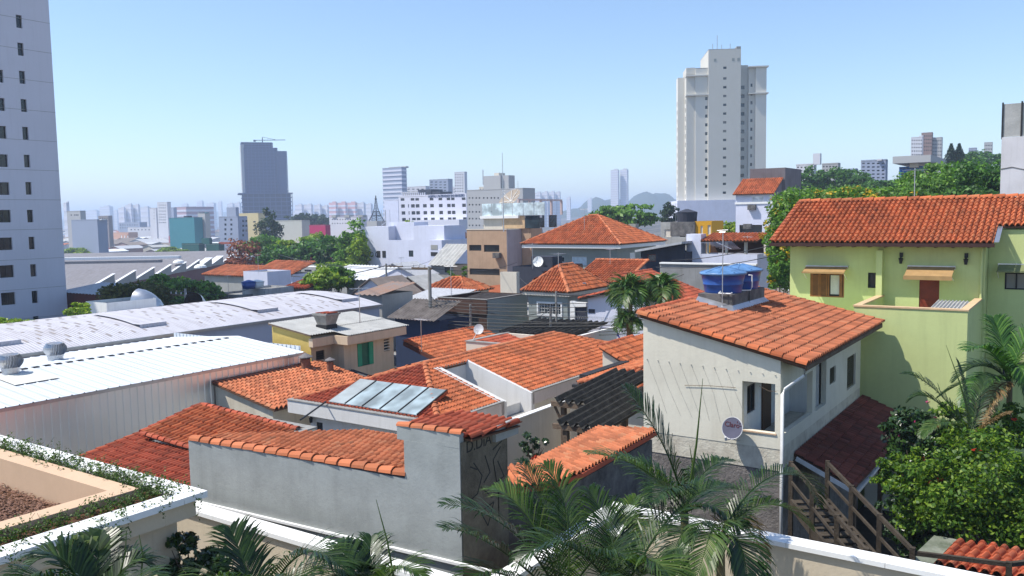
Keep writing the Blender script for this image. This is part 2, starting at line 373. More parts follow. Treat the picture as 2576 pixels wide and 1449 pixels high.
def trap_wall(p, e, L, z0, z1, n, pitch=0.33, dep=0.04):
    """upright trapezoidal metal cladding"""
    mb = MB(); k = int(L / pitch); vs_ = []
    prof = [(0, 0), (0.62, 0), (0.7, 1), (0.92, 1)]
    pts = [((i + t) * pitch, h * dep) for i in range(k) for t, h in prof] + [(k * pitch, 0)]
    for t, h in pts:
        for z in (z0, z1): vs_.append((p[0] + e[0] * t + n[0] * h, p[1] + e[1] * t + n[1] * h, z))
    mb.add(vs_, [(2 * i, 2 * i + 2, 2 * i + 3, 2 * i + 1) for i in range(len(pts) - 1)]); return mb

# ------------------------------------------------------------------ shared materials
M_FRAME = plain('dark_frame', (0.045, 0.035, 0.03), 0.5); M_WFRAME = plain('white_frame', (0.72, 0.72, 0.70), 0.45)
M_GLASS = glass('window_glass'); M_DGLASS = plain('dark_window_glass', (0.012, 0.013, 0.016), 0.12, 0, 0.3, 0.6); M_DECK = plain('old_timber_deck', (0.12, 0.06, 0.035), 0.9)
M_CLAY = clay('clay_orange', (0.43, 0.118, 0.045), 0.34, 0.5, 0.3); M_CLAYR = clay('clay_red', (0.37, 0.080, 0.040), 0.34, 0.5, 0.3); M_CLAYP = clay('clay_pale', (0.47, 0.152, 0.068), 0.28, 0.35, 0.25)
M_CLAYD = clay('clay_dark', (0.42, 0.10, 0.045), 0.3, 0.55)
M_WHITE = paint('white_wall', (0.78, 0.78, 0.76), 0.22, 0.22); M_CREAM = paint('cream_wall', (0.68, 0.62, 0.52), 0.25, 0.25)
M_BEIGE = paint('beige_wall', (0.60, 0.48, 0.34), 0.25, 0.2); M_GREY = paint('grey_wall', (0.36, 0.36, 0.34), 0.3, 0.25)
M_CONC = bare('concrete', (0.20, 0.20, 0.19), (0.34, 0.33, 0.31), 1.4); M_DCONC = bare('sooty_shade_concrete', (0.05, 0.05, 0.05), (0.22, 0.21, 0.20), 1.8)
M_CAP = paint('white_coping', (0.82, 0.82, 0.80), 0.12, 0.0, 0.05); M_METAL = plain('galvanised', (0.55, 0.56, 0.58), 0.35, 0.85, 0.1)
M_ASB = bare('weathered_asbestos', (0.30, 0.30, 0.29), (0.46, 0.46, 0.44), 1.0); M_BLACK = plain('blackened', (0.02, 0.02, 0.022), 0.7)
M_WOOD = bare('old_wood', (0.09, 0.06, 0.04), (0.19, 0.14, 0.10), 2.0); M_PVC = plain('white_pipe', (0.75, 0.75, 0.73), 0.4)
M_DISH = plain('dish_grey', (0.55, 0.55, 0.56), 0.45); M_WIRE = plain('cable_black', (0.03, 0.03, 0.03), 0.6)
# ================================================================== ground
def make_ground():
    ys = [-80, -40, -10] + list(np.arange(5, 120, 8)) + list(np.geomspace(125, 12000, 46)); xs = [math.sinh(t) * 30 for t in np.linspace(-5.9, 5.9, 90)]
    v = [(x, y, ground_h(x, y)) for y in ys for x in xs]; n = len(xs)
    f = [(j * n + i, j * n + i + 1, (j + 1) * n + i + 1, (j + 1) * n + i) for j in range(len(ys) - 1) for i in range(n - 1)]
    m, nt, b = newmat('town_ground'); vv = coords(nt)
    c = ramp(nt, noise(nt, vv, 0.045, 9, 0.7), [(0.30, (0.035, 0.055, 0.02)), (0.44, (0.05, 0.05, 0.05)), (0.55, (0.12, 0.11, 0.10)), (0.68, (0.17, 0.12, 0.08)), (0.78, (0.05, 0.07, 0.025))])
    nt.links.new(c, b.inputs['Base Color']); b.inputs['Roughness'].default_value = 0.95
    o = solo('ground', MB().add(v, f), m, 'ground of yards, lanes and bare earth under the town', 'ground', uv=False, smooth=True, kind='structure')
make_ground()
M_ASPH = bare('asphalt', (0.035, 0.035, 0.037), (0.065, 0.064, 0.062), 3)
# street behind the first row of houses, kerbs
st = MB(); st.box(-60, 40, 45.6, 50.6, -11.28, -11.2)
solo('street', st, M_ASPH, 'narrow asphalt street running behind the near houses', 'street', (0, 48, -11.25), kind='structure')
for b0, nm in ((44.4, 'near'), (50.6, 'far')):
    solo('pavement', MB().box(-60, 40, b0, b0 + 1.2, -11.3, -11.06), M_CONC, 'concrete pavement along the %s side of the street' % nm, 'pavement', (0, b0, -11.3), kind='structure')

# ================================================================== condominium: planter, boundary walls
M_ORANGE = paint('apricot_coping', (0.60, 0.42, 0.28), 0.2, 0.1, 0.08); M_SOIL = bare('potting_soil', (0.07, 0.035, 0.02), (0.16, 0.08, 0.045), 6)
M_CONDO = paint('condo_wall', (0.60, 0.51, 0.38), 0.2, 0.2, 0.25)
pl = thing('roof_terrace', 'cream roof terrace with planted trough and inner basin of clay pebbles', 'terrace', (-11.3, 7.95, -4.2))
fc = MB(); fc.box(-30, -11.42, 7.30, 7.83, -4.58, -4.30); fc.box(-11.9, -11.42, 1, 7.298, -4.58, -4.30); part('fascia', fc, M_CONDO, pl)
bm_ = MB(); bm_.box(-30, -11.62, 1, 7.62, -5.3, -5.02); bm_.box(-30, -11.62, 7.2, 7.62, -5.02, -4.582); bm_.box(-12.1, -11.62, 1, 7.198, -5.02, -4.582); part('beam', bm_, M_CONDO, pl)
def capstrip(x0, x1, y0, y1, z0, z1, along, L, nm='coping_slab', par=pl, m=M_CAP):
    n = max(1, round(((x1 - x0) if along == 'a' else (y1 - y0)) / L))
    for i in range(n):
        q = MB(); g = 0.004
        if along == 'a': l = (x1 - x0) / n; q.box(x0 + l * i + g, x0 + l * (i + 1) - g, y0, y1, z0, z1)
        else: l = (y1 - y0) / n; q.box(x0, x1, y0 + l * i + g, y0 + l * (i + 1) - g, z0, z1)
        part(nm, q, m, par)
capstrip(-30, -11.3, 7.56, 7.97, -4.30, -4.2, 'a', 1.9); capstrip(-11.70, -11.3, 1, 7.556, -4.30, -4.2, 'b', 1.9)
so = MB(); so.box(-30, -12.16, 7.36, 7.555, -4.4, -4.25); so.box(-12.155, -11.705, 1, 7.555, -4.4, -4.25); part('soil', so, M_SOIL, pl)
iw = MB(); iw.box(-30, -12.16, 7.03, 7.355, -5.0, -4.14); iw.box(-12.5, -12.16, 1, 7.03, -5.0, -4.14); part('inner_parapet', iw, M_ORANGE, pl)
part('basin_floor', MB().box(-30, -12.5, 1, 7.03, -5.0, -4.66), M_SOIL, pl)
def pebbles():
    ico = [(0, 0, 1), (.894, 0, .447), (.276, .851, .447), (-.724, .526, .447), (-.724, -.526, .447), (.276, -.851, .447)]
    f = [(0, 1, 2), (0, 2, 3), (0, 3, 4), (0, 4, 5), (0, 5, 1)]; vs_ = []; N = 9000
    ax = -12.53 - RNG.random(N) ** 1.2 * 6.5; by = 7.0 - RNG.random(N) * 3.2
    for k in range(N):
        r = random.uniform(0.018, 0.036); q = random.random() * 6.28; c, s_ = math.cos(q) * r, math.sin(q) * r; z = -4.64 + random.random() * 0.06
        w = [(ax[k] + x * c - y * s_ + 11.3, by[k] + x * s_ + y * c - 7.95, z + zz * r * 0.8 + 4.2) for x, y, zz in ico]
        for t in f: vs_.append([w[i] for i in t])
    return fast_mesh('pebbles', vs_, 3)
m, nt, b = newmat('clay_pebble'); g = nd(nt, 'ShaderNodeNewGeometry'); gp = g.outputs['Position']
nt.links.new(ramp(nt, noise(nt, gp, 22, 2), [(0.35, (0.09, 0.045, 0.03)), (0.65, (0.27, 0.14, 0.09))]), b.inputs['Base Color']); b.inputs['Roughness'].default_value = 0.9
part('pebbles', pebbles(), m, pl, kind='stuff')

def boundary_wall(name, label, x0, x1, y0, y1, along, z=-6.0):
    w = thing(name, label, 'wall', ((x0 + x1) / 2, (y0 + y1) / 2, -11.3)); q = MB()
    if along == 'a': q.box(x0 + .0, x1, y0 + .07, y1 - .07, -11.4, z - .09)
    else: q.box(x0 + .07, x1 - .07, y0, y1, -11.4, z - .09)
    part('wall', q, M_CONDO, w); capstrip(x0, x1, y0, y1, z - .09, z, along, 1.6, par=w); return w
boundary_wall('boundary_wall', 'white capped cream boundary wall running in front of the rough grey wall', -18, -7.93, 10.42, 10.80, 'a')
boundary_wall('boundary_wall', 'white capped wall stepping back between the palm fronds', -8.13, -7.75, 10.8, 15.46, 'b')
boundary_wall('boundary_wall', 'long white capped wall below the wooden stairs with palm shadows', -7.75, 9, 15.08, 15.46, 'a')
gl = thing('garden_lamp', 'black box lamp with white lid on the stepped boundary wall', 'lamp', (-7.55, 14.6, -6.4))
part('body', MB().box(-7.73, -7.42, 14.45, 14.85, -6.62, -6.28), M_BLACK, gl); part('lid', MB().box(-7.745, -7.38, 14.40, 14.90, -6.28, -6.22), M_CAP, gl)

# ================================================================== rough grey wall with chimney block
M_ROUGH = paint('rough_render', (0.34, 0.36, 0.35), 0.6, 0.3, 0.22, sc_=1.1, dirtcol=(0.20, 0.21, 0.20)); M_SHADEF = bare('shade_dark_render', (0.085, 0.075, 0.055), (0.24, 0.21, 0.16), 1.5)
rw = thing('grey_wall', 'rough grey rendered party wall with a clay tile coping and chimney block', 'wall', (-12.8, 11.4, -11))
def wb(a): return 11.17 + (a + 16.9) * 0.0594      # the wall line drifts slightly off the grid
q = MB(); A0, A1 = -16.48, -9.15
q.prism([(A0, wb(A0)), (A1, wb(A1)), (A1, wb(A1) + .25), (A0, wb(A0) + .25)], -11.3, -4.83); part('wall', q, M_ROUGH, rw)
q = MB(); q.prism([(-10.40, wb(-10.4) - .004), (A1, wb(A1) - .004), (A1, 13.1), (-10.40, 13.1)], -6.3, -4.1)
q.prism([(-10.56, wb(-10.4) - .008), (A1 + .001, wb(A1) - .008), (A1 + .001, 13.102), (-10.56, 13.102)], -4.1, -4.03); q.prism([(-10.56, wb(-10.4) - .008), (A1 + .001, wb(A1) - .008), (A1 + .001, wb(A1) + .12), (-10.56, wb(-10.4) + .12)], -4.03, -3.84); ch = part('chimney_block', q, M_ROUGH, rw)
q = MB(); q.box(A1 + .002, A1 + .02, wb(A1) + .02, 13.08, -11.3, -4.0); part('shade_face', q, M_SHADEF, rw, 'shaded face of the block painted dark, covered in scrawls')  # shade on the block's right side put into this face's colour
q = MB(); q.box(A1 + .02, A1 + .10, 12.6, 13.35, -4.2, -3.9); part('corbel', q, M_ROUGH, rw)
q = MB(); q.prism([(A0, wb(A0) - .06), (-8.3, wb(-8.3) - .06), (-8.3, wb(-8.3) - .002), (A0, wb(A0) - .002)], -6.24, -6.19); part('ledge', q, M_CAP, rw)
caps(rw, (A0, wb(A0) + .10, -4.83), (-10.42, wb(-10.4) + .10, -4.77), M_CLAYP, 0.12, 0.345, 'coping_tile')
caps(rw, (-10.58, wb(-10.5) + .07, -3.83), (A1 + .02, wb(A1) + .07, -3.83), M_CLAYP, 0.085, 0.29, 'coping_tile')
tile_roof(rw, [(-10.5, 11.76, -3.90), (A1 + .18, 11.76, -3.93), (A1 + .18, 13.3, -4.00), (-10.5, 13.3, -3.97)], (.1, 1), M_CLAYR, ind=60, e=0.4, w=.17, deck_th=.03)
def text(T, s, loc, xa, ya, size, m, name='lettering', ext=0.002):
    c = bpy.data.curves.new(name, 'FONT'); c.body = s; c.size = size; c.extrude = ext; tmp = bpy.data.objects.new(name + '_curve', c); COL.objects.link(tmp); bpy.context.view_layer.update()
    me = bpy.data.meshes.new_from_object(tmp.evaluated_get(bpy.context.evaluated_depsgraph_get())); me.name = name; bpy.data.objects.remove(tmp); bpy.data.curves.remove(c); me.materials.clear(); ob = bpy.data.objects.new(name, me); COL.objects.link(ob); me.materials.append(m)
    X = Vector(xa).normalized(); Y = Vector(ya).normalized(); Z = X.cross(Y)
    ob.parent = T; r = Vector(ORG[root_of(T).name]); ob.matrix_local = Matrix.Translation(Vector(loc) - r) @ Matrix((X, Y, Z)).transposed().to_4x4(); return ob
M_SPRAY = plain('black_spray', (0.03, 0.03, 0.028), 0.9)
text(rw, 'D.DiA', (A1 + .024, 11.78, -4.22), (0, 1, 0), (0, 0.0, 1), 0.30, M_SPRAY, 'graffiti')
q = MB(); gx = A1 + .024
for pts in ([(12.0, -4.45), (12.25, -4.75), (12.1, -5.05), (11.85, -5.12)], [(12.2, -4.95), (12.55, -5.25)], [(12.35, -4.4), (12.5, -4.75), (12.3, -4.9)], [(12.75, -4.6), (12.95, -4.95), (12.7, -5.0), (12.6, -4.55), (12.85, -4.35)], [(12.3, -5.4), (12.6, -5.35), (12.4, -5.75), (12.2, -5.45)], [(12.75, -5.2), (12.75, -5.7)], [(11.9, -4.5), (12.1, -4.6)], [(12.6, -4.35), (12.9, -4.25)]):
    for (b0, z0), (b1, z1) in zip(pts, pts[1:]): q.beam((gx, b0, z0), (gx, b1, z1), 0.004, 0.022)
part('graffiti', q, M_SPRAY, rw)
# low tile strip behind it
sr = thing('lean_to_roof', 'orange tile lean-to falling away behind the rough grey wall', 'roof', (-12.5, 13, -11.2))
tile_roof(sr, [(-16.2, 11.40, -4.80), (-10.45, 11.76, -4.80), (-10.45, 14.6, -5.10), (-14.2, 14.4, -5.10)], (0, 1), M_CLAYP, e=0.26, w=.16)
part('wall', MB().box(-13.2, -10.5, 15.1, 15.3, -11.3, -5.72), M_CREAM, sr); part('wall', MB().prism([(-15.9, 11.6), (-15.7, 11.6), (-13.1, 15.1), (-13.3, 15.1)], -11.3, -5.9), M_CREAM, sr)
# curved garden canopy
gc = thing('garden_canopy', 'curved orange tile canopy over the garden wall between grey block and pergola', 'roof', (-9.6, 16, -11.2))
tile_roof(gc, [(-9.95, 13.35, -5.50), (-9.02, 14.45, -5.50), (-10.3, 15.6, -5.62), (-11.2, 14.5, -5.62)], (-0.7, 0.72), M_CLAYP, e=0.22, w=.15, ind=200)
tile_roof(gc, [(-9.02, 14.45, -5.49), (-8.85, 15.4, -5.49), (-10.35, 16.1, -5.62), (-10.3, 15.6, -5.615)], (-0.9, 0.45), M_CLAYP, e=0.22, w=.15, ind=60)
tile_roof(gc, [(-8.85, 15.4, -5.48), (-8.95, 19.4, -5.48), (-10.55, 19.4, -5.62), (-10.35, 16.0, -5.62)], (-1, 0), M_CLAYP, e=0.21, w=.15, ind=240)
q = MB(); [q.beam(x, y, .05, .1) for x, y in (((-9.93, 13.36, -5.56), (-9.0, 14.45, -5.56)), ((-9.0, 14.45, -5.56), (-8.83, 15.4, -5.55)), ((-8.83, 15.4, -5.55), (-8.93, 19.4, -5.54)))]; part('edge_board', q, M_CLAYR, gc)
q = MB(); q.prism([(-9.85, 13.7), (-9.1, 14.6), (-8.97, 15.5), (-9.05, 19.4), (-9.25, 19.4), (-9.2, 15.5), (-9.3, 14.7), (-9.95, 13.85)], -11.3, -5.72); part('wall', q, M_DCONC, gc)  # dark colour stands for the shade beneath the canopy

# ================================================================== house with the water tanks
M_TWALL = paint('ivory_wall', (0.72, 0.68, 0.56), 0.25, 0.22, 0.2); M_PEEL = paint('peeling_wall', (0.64, 0.60, 0.49), 0.75, 0.3, 0.7, dirtcol=(0.33, 0.28, 0.22), sc_=2.4)
M_STONE = bare('damp_stone', (0.10, 0.095, 0.09), (0.30, 0.27, 0.25), 1.3, bmp=0.9, dist=0.08)
th = thing('tank_house', 'ivory house with tile roof and two blue water tanks on top', 'house', (-8.7, 27, -11.2))
TB, TA0, TA1, TB1 = 22.40, -10.72, -6.72, 31.9
rz_ = lambda a: -4.0 + (-6.04 - a) * 0.2308        # roof surface
fro = [(-7.76, -6.86, -5.95, -4.60, None)]
sid = [(22.77, 25.55, -6.02, -4.72, None), (25.93, 27.15, -6.05, -4.62, None), (27.58, 28.34, -5.53, -5.0, 'bars'), (29.9, 31.17, -6.13, -5.0, 'slats')]
house(th, TA0, TA1, TB, TB1, -6.37, -4.36, M_TWALL, fro, sid, depth=0.16, fm=plain('weathered_olive_wood', (0.11, 0.10, 0.055), 0.7))
q = MB(); q.quad((TA0, TB, -4.36), (TA1, TB, -4.36), (TA1, TB, rz_(TA1) - .09), (TA0, TB, rz_(TA0) - .09)); q.quad((TA1, TB, -4.36), (TA1, TB1, -4.36), (TA1, TB1, rz_(TA1) - .09), (TA1, TB, rz_(TA1) - .09))
q.quad((TA0, TB1, -4.36), (TA0, TB, -4.36), (TA0, TB, rz_(TA0) - .09), (TA0, TB1, rz_(TA0) - .09)); q.quad((TA1, TB1, -4.36), (TA0, TB1, -4.36), (TA0, TB1, rz_(TA0) - .09), (TA1, TB1, rz_(TA1) - .09)); part('gable_wall', q, M_TWALL, th)
part('peeling_band', MB().box(TA0, TA1 - .003, TB + .012, TB1, -6.97, -6.37), M_PEEL, th); part('lower_wall', MB().box(TA0 - .05, TA1 - .004, TB + .03, TB1, -11.3, -6.97), M_STONE, th)
q = MB(); q.panel((-7.80, TB + .17), (0, 1), 4.6, -7.0, -4.40, [(0.35, 1.05, -5.65, -4.85)], .1, (1, 0)); q.quad((-7.8, 27.0, -7.0), (-6.9, 27.0, -7.0), (-6.9, 27.0, -4.4), (-7.8, 27.0, -4.4))
q.quad((-7.8, TB + .1, -6.95), (-6.75, TB + .1, -6.95), (-6.75, 27, -6.95), (-7.8, 27, -6.95)); q.quad((-7.8, TB + .1, -4.38), (-7.8, 27, -4.38), (-6.75, 27, -4.38), (-6.75, TB + .1, -4.38)); part('porch_wall', q, M_WHITE, th)
win(th, (-7.80, TB + .17), (0, 1), (1, 0), (0.35, 1.05, -5.65, -4.85), .1, M_FRAME, M_GLASS); part('door', MB().box(-7.79, -7.74, 24.15, 24.9, -6.95, -4.75), plain('dark_brown_door', (0.09, 0.045, 0.025), 0.6), th)
part('sill', MB().box(-7.8, -6.82, TB - .03, TB + .17, -5.99, -5.952), M_ORANGE, th)
tile_roof(th, [(-10.85, 22.28, -2.89), (-6.04, 22.28, -4.0), (-6.04, 32.1, -4.0), (-10.85, 32.1, -2.89)], (1, 0), clay('clay_brownish', (0.39, 0.125, 0.058), 0.3, 0.45, 0.3), e=0.329)
caps(th, (-10.85, 22.30, -2.86), (-6.02, 22.30, -3.97), M_CLAY, 0.125, 0.329, 'verge_tile'); caps(th, (-10.85, 32.08, -2.86), (-6.02, 32.08, -3.97), M_CLAY, 0.11, 0.36, 'verge_tile'); caps(th, (-10.85, 22.3, -2.85), (-10.85, 26.2, -2.85), M_CLAYD, 0.11, 0.36)
q = MB(); q.beam((-6.05, 22.35, -4.11), (-6.05, 32.05, -4.11), 0.04, 0.11); part('eave_board', q, M_WOOD, th)
q = MB()
for k in range(12): q.beam((-6.7, 22.6 + k * .83, -3.98), (-6.1, 22.6 + k * .83, -4.12), 0.06, 0.1)
part('rafter_ends', q, M_WOOD, th)
q = MB(); q.tube([(-6.12, 22.55, -4.16), (-6.14, 22.54, -4.34), (-6.6, 22.42, -4.72), (-6.66, 22.36, -4.85), (-6.66, 22.36, -10.9)], .05, 8); part('downpipe', q, M_PVC, th, smooth=True)
# plinths of blackened concrete with metal flashing
for b0, b1, lab in ((26.33, 27.86, None), (28.02, 29.55, None)):
    q = MB(); q.prism([(-10.62, b0), (-9.46, b0), (-9.46, b1), (-10.62, b1)], -3.6, -2.64); pq = part('plinth', q, M_DCONC, th)
    q = MB(); zt = .22; o = .26
    q.quad((-10.62, b0 - .003, rz_(-10.62) + zt), (-9.457, b0 - .003, rz_(-9.46) + zt), (-9.457 + o * .6, b0 - o, rz_(-9.3) + .07), (-10.62, b0 - o, rz_(-10.62) + .07))
    q.quad((-9.457, b0 - .003, rz_(-9.46) + zt), (-9.457, b1, rz_(-9.46) + zt), (-9.457 + o * .8, b1 + .1, rz_(-9.25) + .07), (-9.457 + o * .6, b0 - o, rz_(-9.3) + .07)); part('flashing', q, M_METAL, pq)
m_blue = plain('tank_blue', (0.018, 0.075, 0.30), 0.35, 0, 0.15, 0.5); m_lid = plain('tank_lid_blue', (0.10, 0.22, 0.42), 0.35, 0, 0.25, 0.5)
for k, (b0, lab) in enumerate(((27.1, 'near blue plastic water tank with ribbed lid above the tile roof'), (28.76, 'farther blue water tank partly hidden behind the other tank'))):
    t = thing('water_tank', lab, 'water tank', (-10.06, b0, -2.64), 'blue tanks on the tile roof')
    part('body', MB().lathe([(.59, 0), (.60, .03), (.64, .26), (.655, .27), (.655, .30), (.648, .31), (.715, .60), (.75, .61), (.75, .64)], 40, (-10.06, b0, -2.64)), m_blue, t, smooth=True)
    l = part('lid', MB().lathe([(.765, .60), (.77, .66), (.745, .675), (.35, .79), (.1, .845), (.02, .85)], 40, (-10.06, b0, -2.64)), m_lid, t, smooth=True)
    for j in range(9):
        a = j * 6.283 / 9; q = MB(); q.beam((-10.06 + .72 * math.cos(a), b0 + .72 * math.sin(a), -2.64 + .685), (-10.06 + .12 * math.cos(a), b0 + .12 * math.sin(a), -2.64 + .845), .05, .03); part('rib', q, m_lid, l)
q = MB(); q.tube([(-9.42, 27.75, -2.1), (-9.3, 27.75, -2.1), (-9.3, 27.75, -2.5), (-9.34, 27.72, -2.6), (-9.75, 27.3, -2.6)], .022, 6); WP_ = MB(); WP_.tube([(-9.5, 26.4, -2.58), (-9.5, 26.27, -2.6), (-9.9, 26.27, -2.6), (-9.9, 26.45, -2.56)], .022, 6)
wp = thing('water_pipe', 'white plastic pipes joining the two blue tanks', 'pipe', (-9.4, 27.5, -2.6)); part('feed_pipe', q, M_PVC, wp); part('outlet_pipe', WP_, M_PVC, wp)
an = thing('tv_antenna', 'thin mast with spread aerial rods in front of the blue tanks', 'antenna', (-9.75, 26.2, -3.2))
part('mast', MB().tube([(-9.75, 26.2, -3.2), (-9.74, 26.22, -0.55)], .016, 6), M_METAL, an)
q = MB(); bo = on_b(1785, 628, 26.2); b2 = on_b(1850, 641, 26.2); q.tube([(-10.1, 26.6, -0.97), (-9.3, 25.8, -1.15)], .011, 5)
for k in range(7): s = k / 6; c = Vector((-10.1, 26.6, -0.97)).lerp(Vector((-9.3, 25.8, -1.15)), s); L = .55 - .25 * s; q.tube([c + Vector((-.75, -.55, 0)) * L, c + Vector((.75, .55, .02)) * L], .006, 4)
q.tube([(-9.95, 26.25, -.58), (-9.55, 26.15, -.56)], .012, 5); q.tube([(-9.85, 26.2, -.64), (-9.65, 26.2, -.62)], .012, 5); part('aerial_rods', q, M_METAL, an)
# dish with red lettering
ds = thing('satellite_dish', 'grey round satellite dish with red lettering fixed to the ivory wall', 'satellite dish', (-7.9, TB - .25, -6.0))
dc = Vector((-7.93, TB - .3, -5.87)); dn = Vector((-.10, -0.90, .30)).normalized(); dx = dn.cross(Vector((0, 0, 1))).normalized() * -1; dy = dn.cross(dx).normalized()
if dy.z < 0: dy = -dy
def dish_mb(c, n, r, dep=.12, k=24, R_=5):
    x = n.orthogonal().normalized(); y = n.cross(x).normalized(); vs_ = [c - n * dep]; fs = []
    for i in range(1, R_ + 1):
        for j in range(k): a = 6.28318 * j / k; rr = r * i / R_; vs_.append(c + (x * math.cos(a) + y * math.sin(a)) * rr - n * dep * (1 - (i / R_) ** 2))
    fs += [(0, 1 + j, 1 + (j + 1) % k) for j in range(k)]
    for i in range(R_ - 1): fs += [(1 + i * k + j, 1 + (i + 1) * k + j, 1 + (i + 1) * k + (j + 1) % k, 1 + i * k + (j + 1) % k) for j in range(k)]
    return MB().add(vs_, fs)
M_DISH2 = plain('dish_slate', (0.085, 0.085, 0.125), 0.8)
part('reflector', dish_mb(dc, dn, .30, .010), M_DISH2, ds, smooth=True); q = MB(); k = [dc + (dx * math.cos(a * .2618) + dy * math.sin(a * .2618)) * .30 for a in range(25)]; q.tube(k, .012, 5); part('rim', q, M_DISH, ds)
m_red = plain('claro_red', (0.075, 0.003, 0.008), 0.7)
text(ds, 'Claro', dc - dx * .235 + dy * .03 + dn * .003, dx, dy, .19, m_red)
q = MB()
for an_, l0, l1 in ((95, .07, .12), (50, .07, .13), (5, .07, .13)):
    d_ = dx * math.cos(math.radians(an_)) + dy * math.sin(math.radians(an_)); o_ = dc + dx * .135 + dy * .085 + dn * .004; q.beam(o_ + d_ * l0, o_ + d_ * l1, .016, .006)
part('rays_mark', q, m_red, ds)
q = MB(); q.tube([dc - dn * .05, dc - dn * .1 - dy * .3, (-7.85, TB, -6.27)], .022, 6); q.tube([dc - dy * .3, dc + dn * .28 - dy * .36], .014, 6); part('arm', q, M_METAL, ds); part('lnb', MB().tube([dc + dn * .27 - dy * .36, dc + dn * .33 - dy * .28], .035, 8), M_DISH, ds)
# cable nails and strings; the thin grey lines also draw faint wall shading
q = MB()
for k in range(8):
    a0 = -10.6 + k * .34; z0 = -4.22 - k * .012; q.tube([(a0, TB - .02, z0), (a0 + .32, TB - .012, z0 - .75), (a0 + .62 + .1 * math.sin(k), TB - .012, z0 - 1.55)], .0028, 3)
for k in range(12): q.box(-10.61 + k * .34, -10.59 + k * .34, TB - .03, TB - .002, -4.235 - k * .012, -4.215 - k * .012)
solo('string_shade_lines', q, plain('shade_grey_string', (.42, .41, .37), .8), 'slack strings and faint painted shade lines from nails across the ivory wall', 'strings', (-9, TB, -5))
q = MB(); q.tube([on_b(1722, 969, TB - .03), on_b(1780, 970, TB - .03), on_b(1850, 975, TB - .03)], .007, 4); q.tube([on_b(1910, 971, TB - .03), on_b(1935, 984, TB - .03), on_b(1953, 984, TB - .03)], .007, 4)
solo('dry_vine', q, M_WOOD, 'dry brown vine stems crossing the ivory wall', 'vine', (-9, TB, -4.5))
# lean-to roof on the right; the house's shade is painted into its tiles
lt = thing('lean_to_roof', 'tile lean-to with painted shade along the side of the tank house', 'roof', (-6, 27, -11.2))
tile_roof(lt, [(-6.71, 23.7, -6.78), (-5.1, 23.7, -7.5), (-4.9, 32.2, -7.5), (-6.71, 32.2, -6.78)], (1, 0), clay('clay_shade_brown', (0.20, 0.06, 0.04), 0.3, 0.6), e=.3)
q = MB(); q.beam((-6.65, 23.68, -6.92), (-5.1, 23.68, -7.62), .05, .12); part('verge_board', q, M_PVC, lt)
q = MB()
for b_ in (24.0, 27.6, 31.4): q.box(-5.25, -5.12, b_, b_ + .13, -11.3, -7.6)
part('posts', q, M_WOOD, lt); part('gutter', MB().box(-5.12, -4.98, 23.7, 27.5, -7.66, -7.58), M_PVC, lt)
part('back_wall', MB().box(-6.5, -5.3, 31.9, 32.1, -11.3, -7.3), M_TWALL, lt)

# ================================================================== wooden stairs below it
M_SHADEWOOD = bare('shade_dark_wood', (0.03, 0.024, 0.018), (0.085, 0.068, 0.05), 2.0)  # darker copy of the wood, shade on the stairs painted in
stt = thing('wooden_stairs', 'old wooden outdoor stairs with handrail going down beside the tank house', 'stairs', (-5, 19, -11))
s0 = on_z(2000, 1180, -7.3); s1 = on_z(2225, 1395, -9.1); S0 = Vector(on_y(2035, 1265, 20.5)); S1 = Vector(on_y(2235, 1510, 16.0))
dS = S1 - S0; sd = Vector((dS.y, -dS.x, 0)).normalized() * -.45
for k in (0, 1):
    q = MB(); q.beam(S0 + sd * (2 * k - 1), S1 + sd * (2 * k - 1), .06, .26); part('stringer', q, M_SHADEWOOD, stt)
for k in range(13):
    c = S0.lerp(S1, (k + .5) / 13) + Vector((0, 0, .1)); q = MB(); q.beam(c - sd, c + sd, .24, .04); part('tread', q, M_SHADEWOOD, stt)
for k in (0, 1):
    q = MB(); o = sd * (2 * k - 1); q.beam(S0 + o + Vector((0, 0, 1.0)), S1 + o + Vector((0, 0, 1.0)), .06, .09); q.beam(S0 + o + Vector((0, 0, .55)), S1 + o + Vector((0, 0, .55)), .04, .07); part('handrail', q, M_SHADEWOOD, stt)
    for j in range(4): p_ = S0.lerp(S1, j / 3) + o; q = MB(); q.beam(p_ + Vector((0, 0, -.3 - .9 * (3 - j))), p_ + Vector((0, 0, 1.06)), .1, .1); part('post', q, M_SHADEWOOD, stt)
e_ = S1 + sd; q = MB(); q.beam(e_ + Vector((0, 0, .95)), e_ + Vector((1.6, .35, .95)), .08, .08); q.beam(e_ + Vector((1.6, .35, .95)), e_ + Vector((2.4, 1.2, .95)), .08, .08); part('landing_rail', q, M_SHADEWOOD, stt)
q = MB(); q.beam(e_ + Vector((1.6, .35, -.8)), e_ + Vector((1.6, .35, 1.0)), .1, .1); part('post', q, M_SHADEWOOD, stt)
# brick pile
m_br = bare('loose_brick', (0.34, 0.10, 0.055), (0.50, 0.20, 0.11), 5)
bp = thing('brick_pile', 'small pile of loose red bricks under the wooden stairs', 'bricks', (-5.9, 17.6, -8.2))
brm = mesh_of(MB().box(-.1, .1, -.05, .05, 0, .06), 'brick'); brm.materials.append(m_br)
part('base', MB().box(-7.0, -5.0, 16.6, 17.9, -11.3, -8.0), M_DCONC, bp)
for k in range(34):
    ob = bpy.data.objects.new('brick', brm); COL.objects.link(ob); ob.parent = bp; x = random.uniform(-.95, .6); lay = 0 if k < 18 else (1 if k < 28 else 2)
    ob.location = (x, random.uniform(-.55, .1), .2 + lay * .062); ob.rotation_euler = (random.uniform(-.15, .15), random.uniform(-.15, .15), random.uniform(-.7, .7))

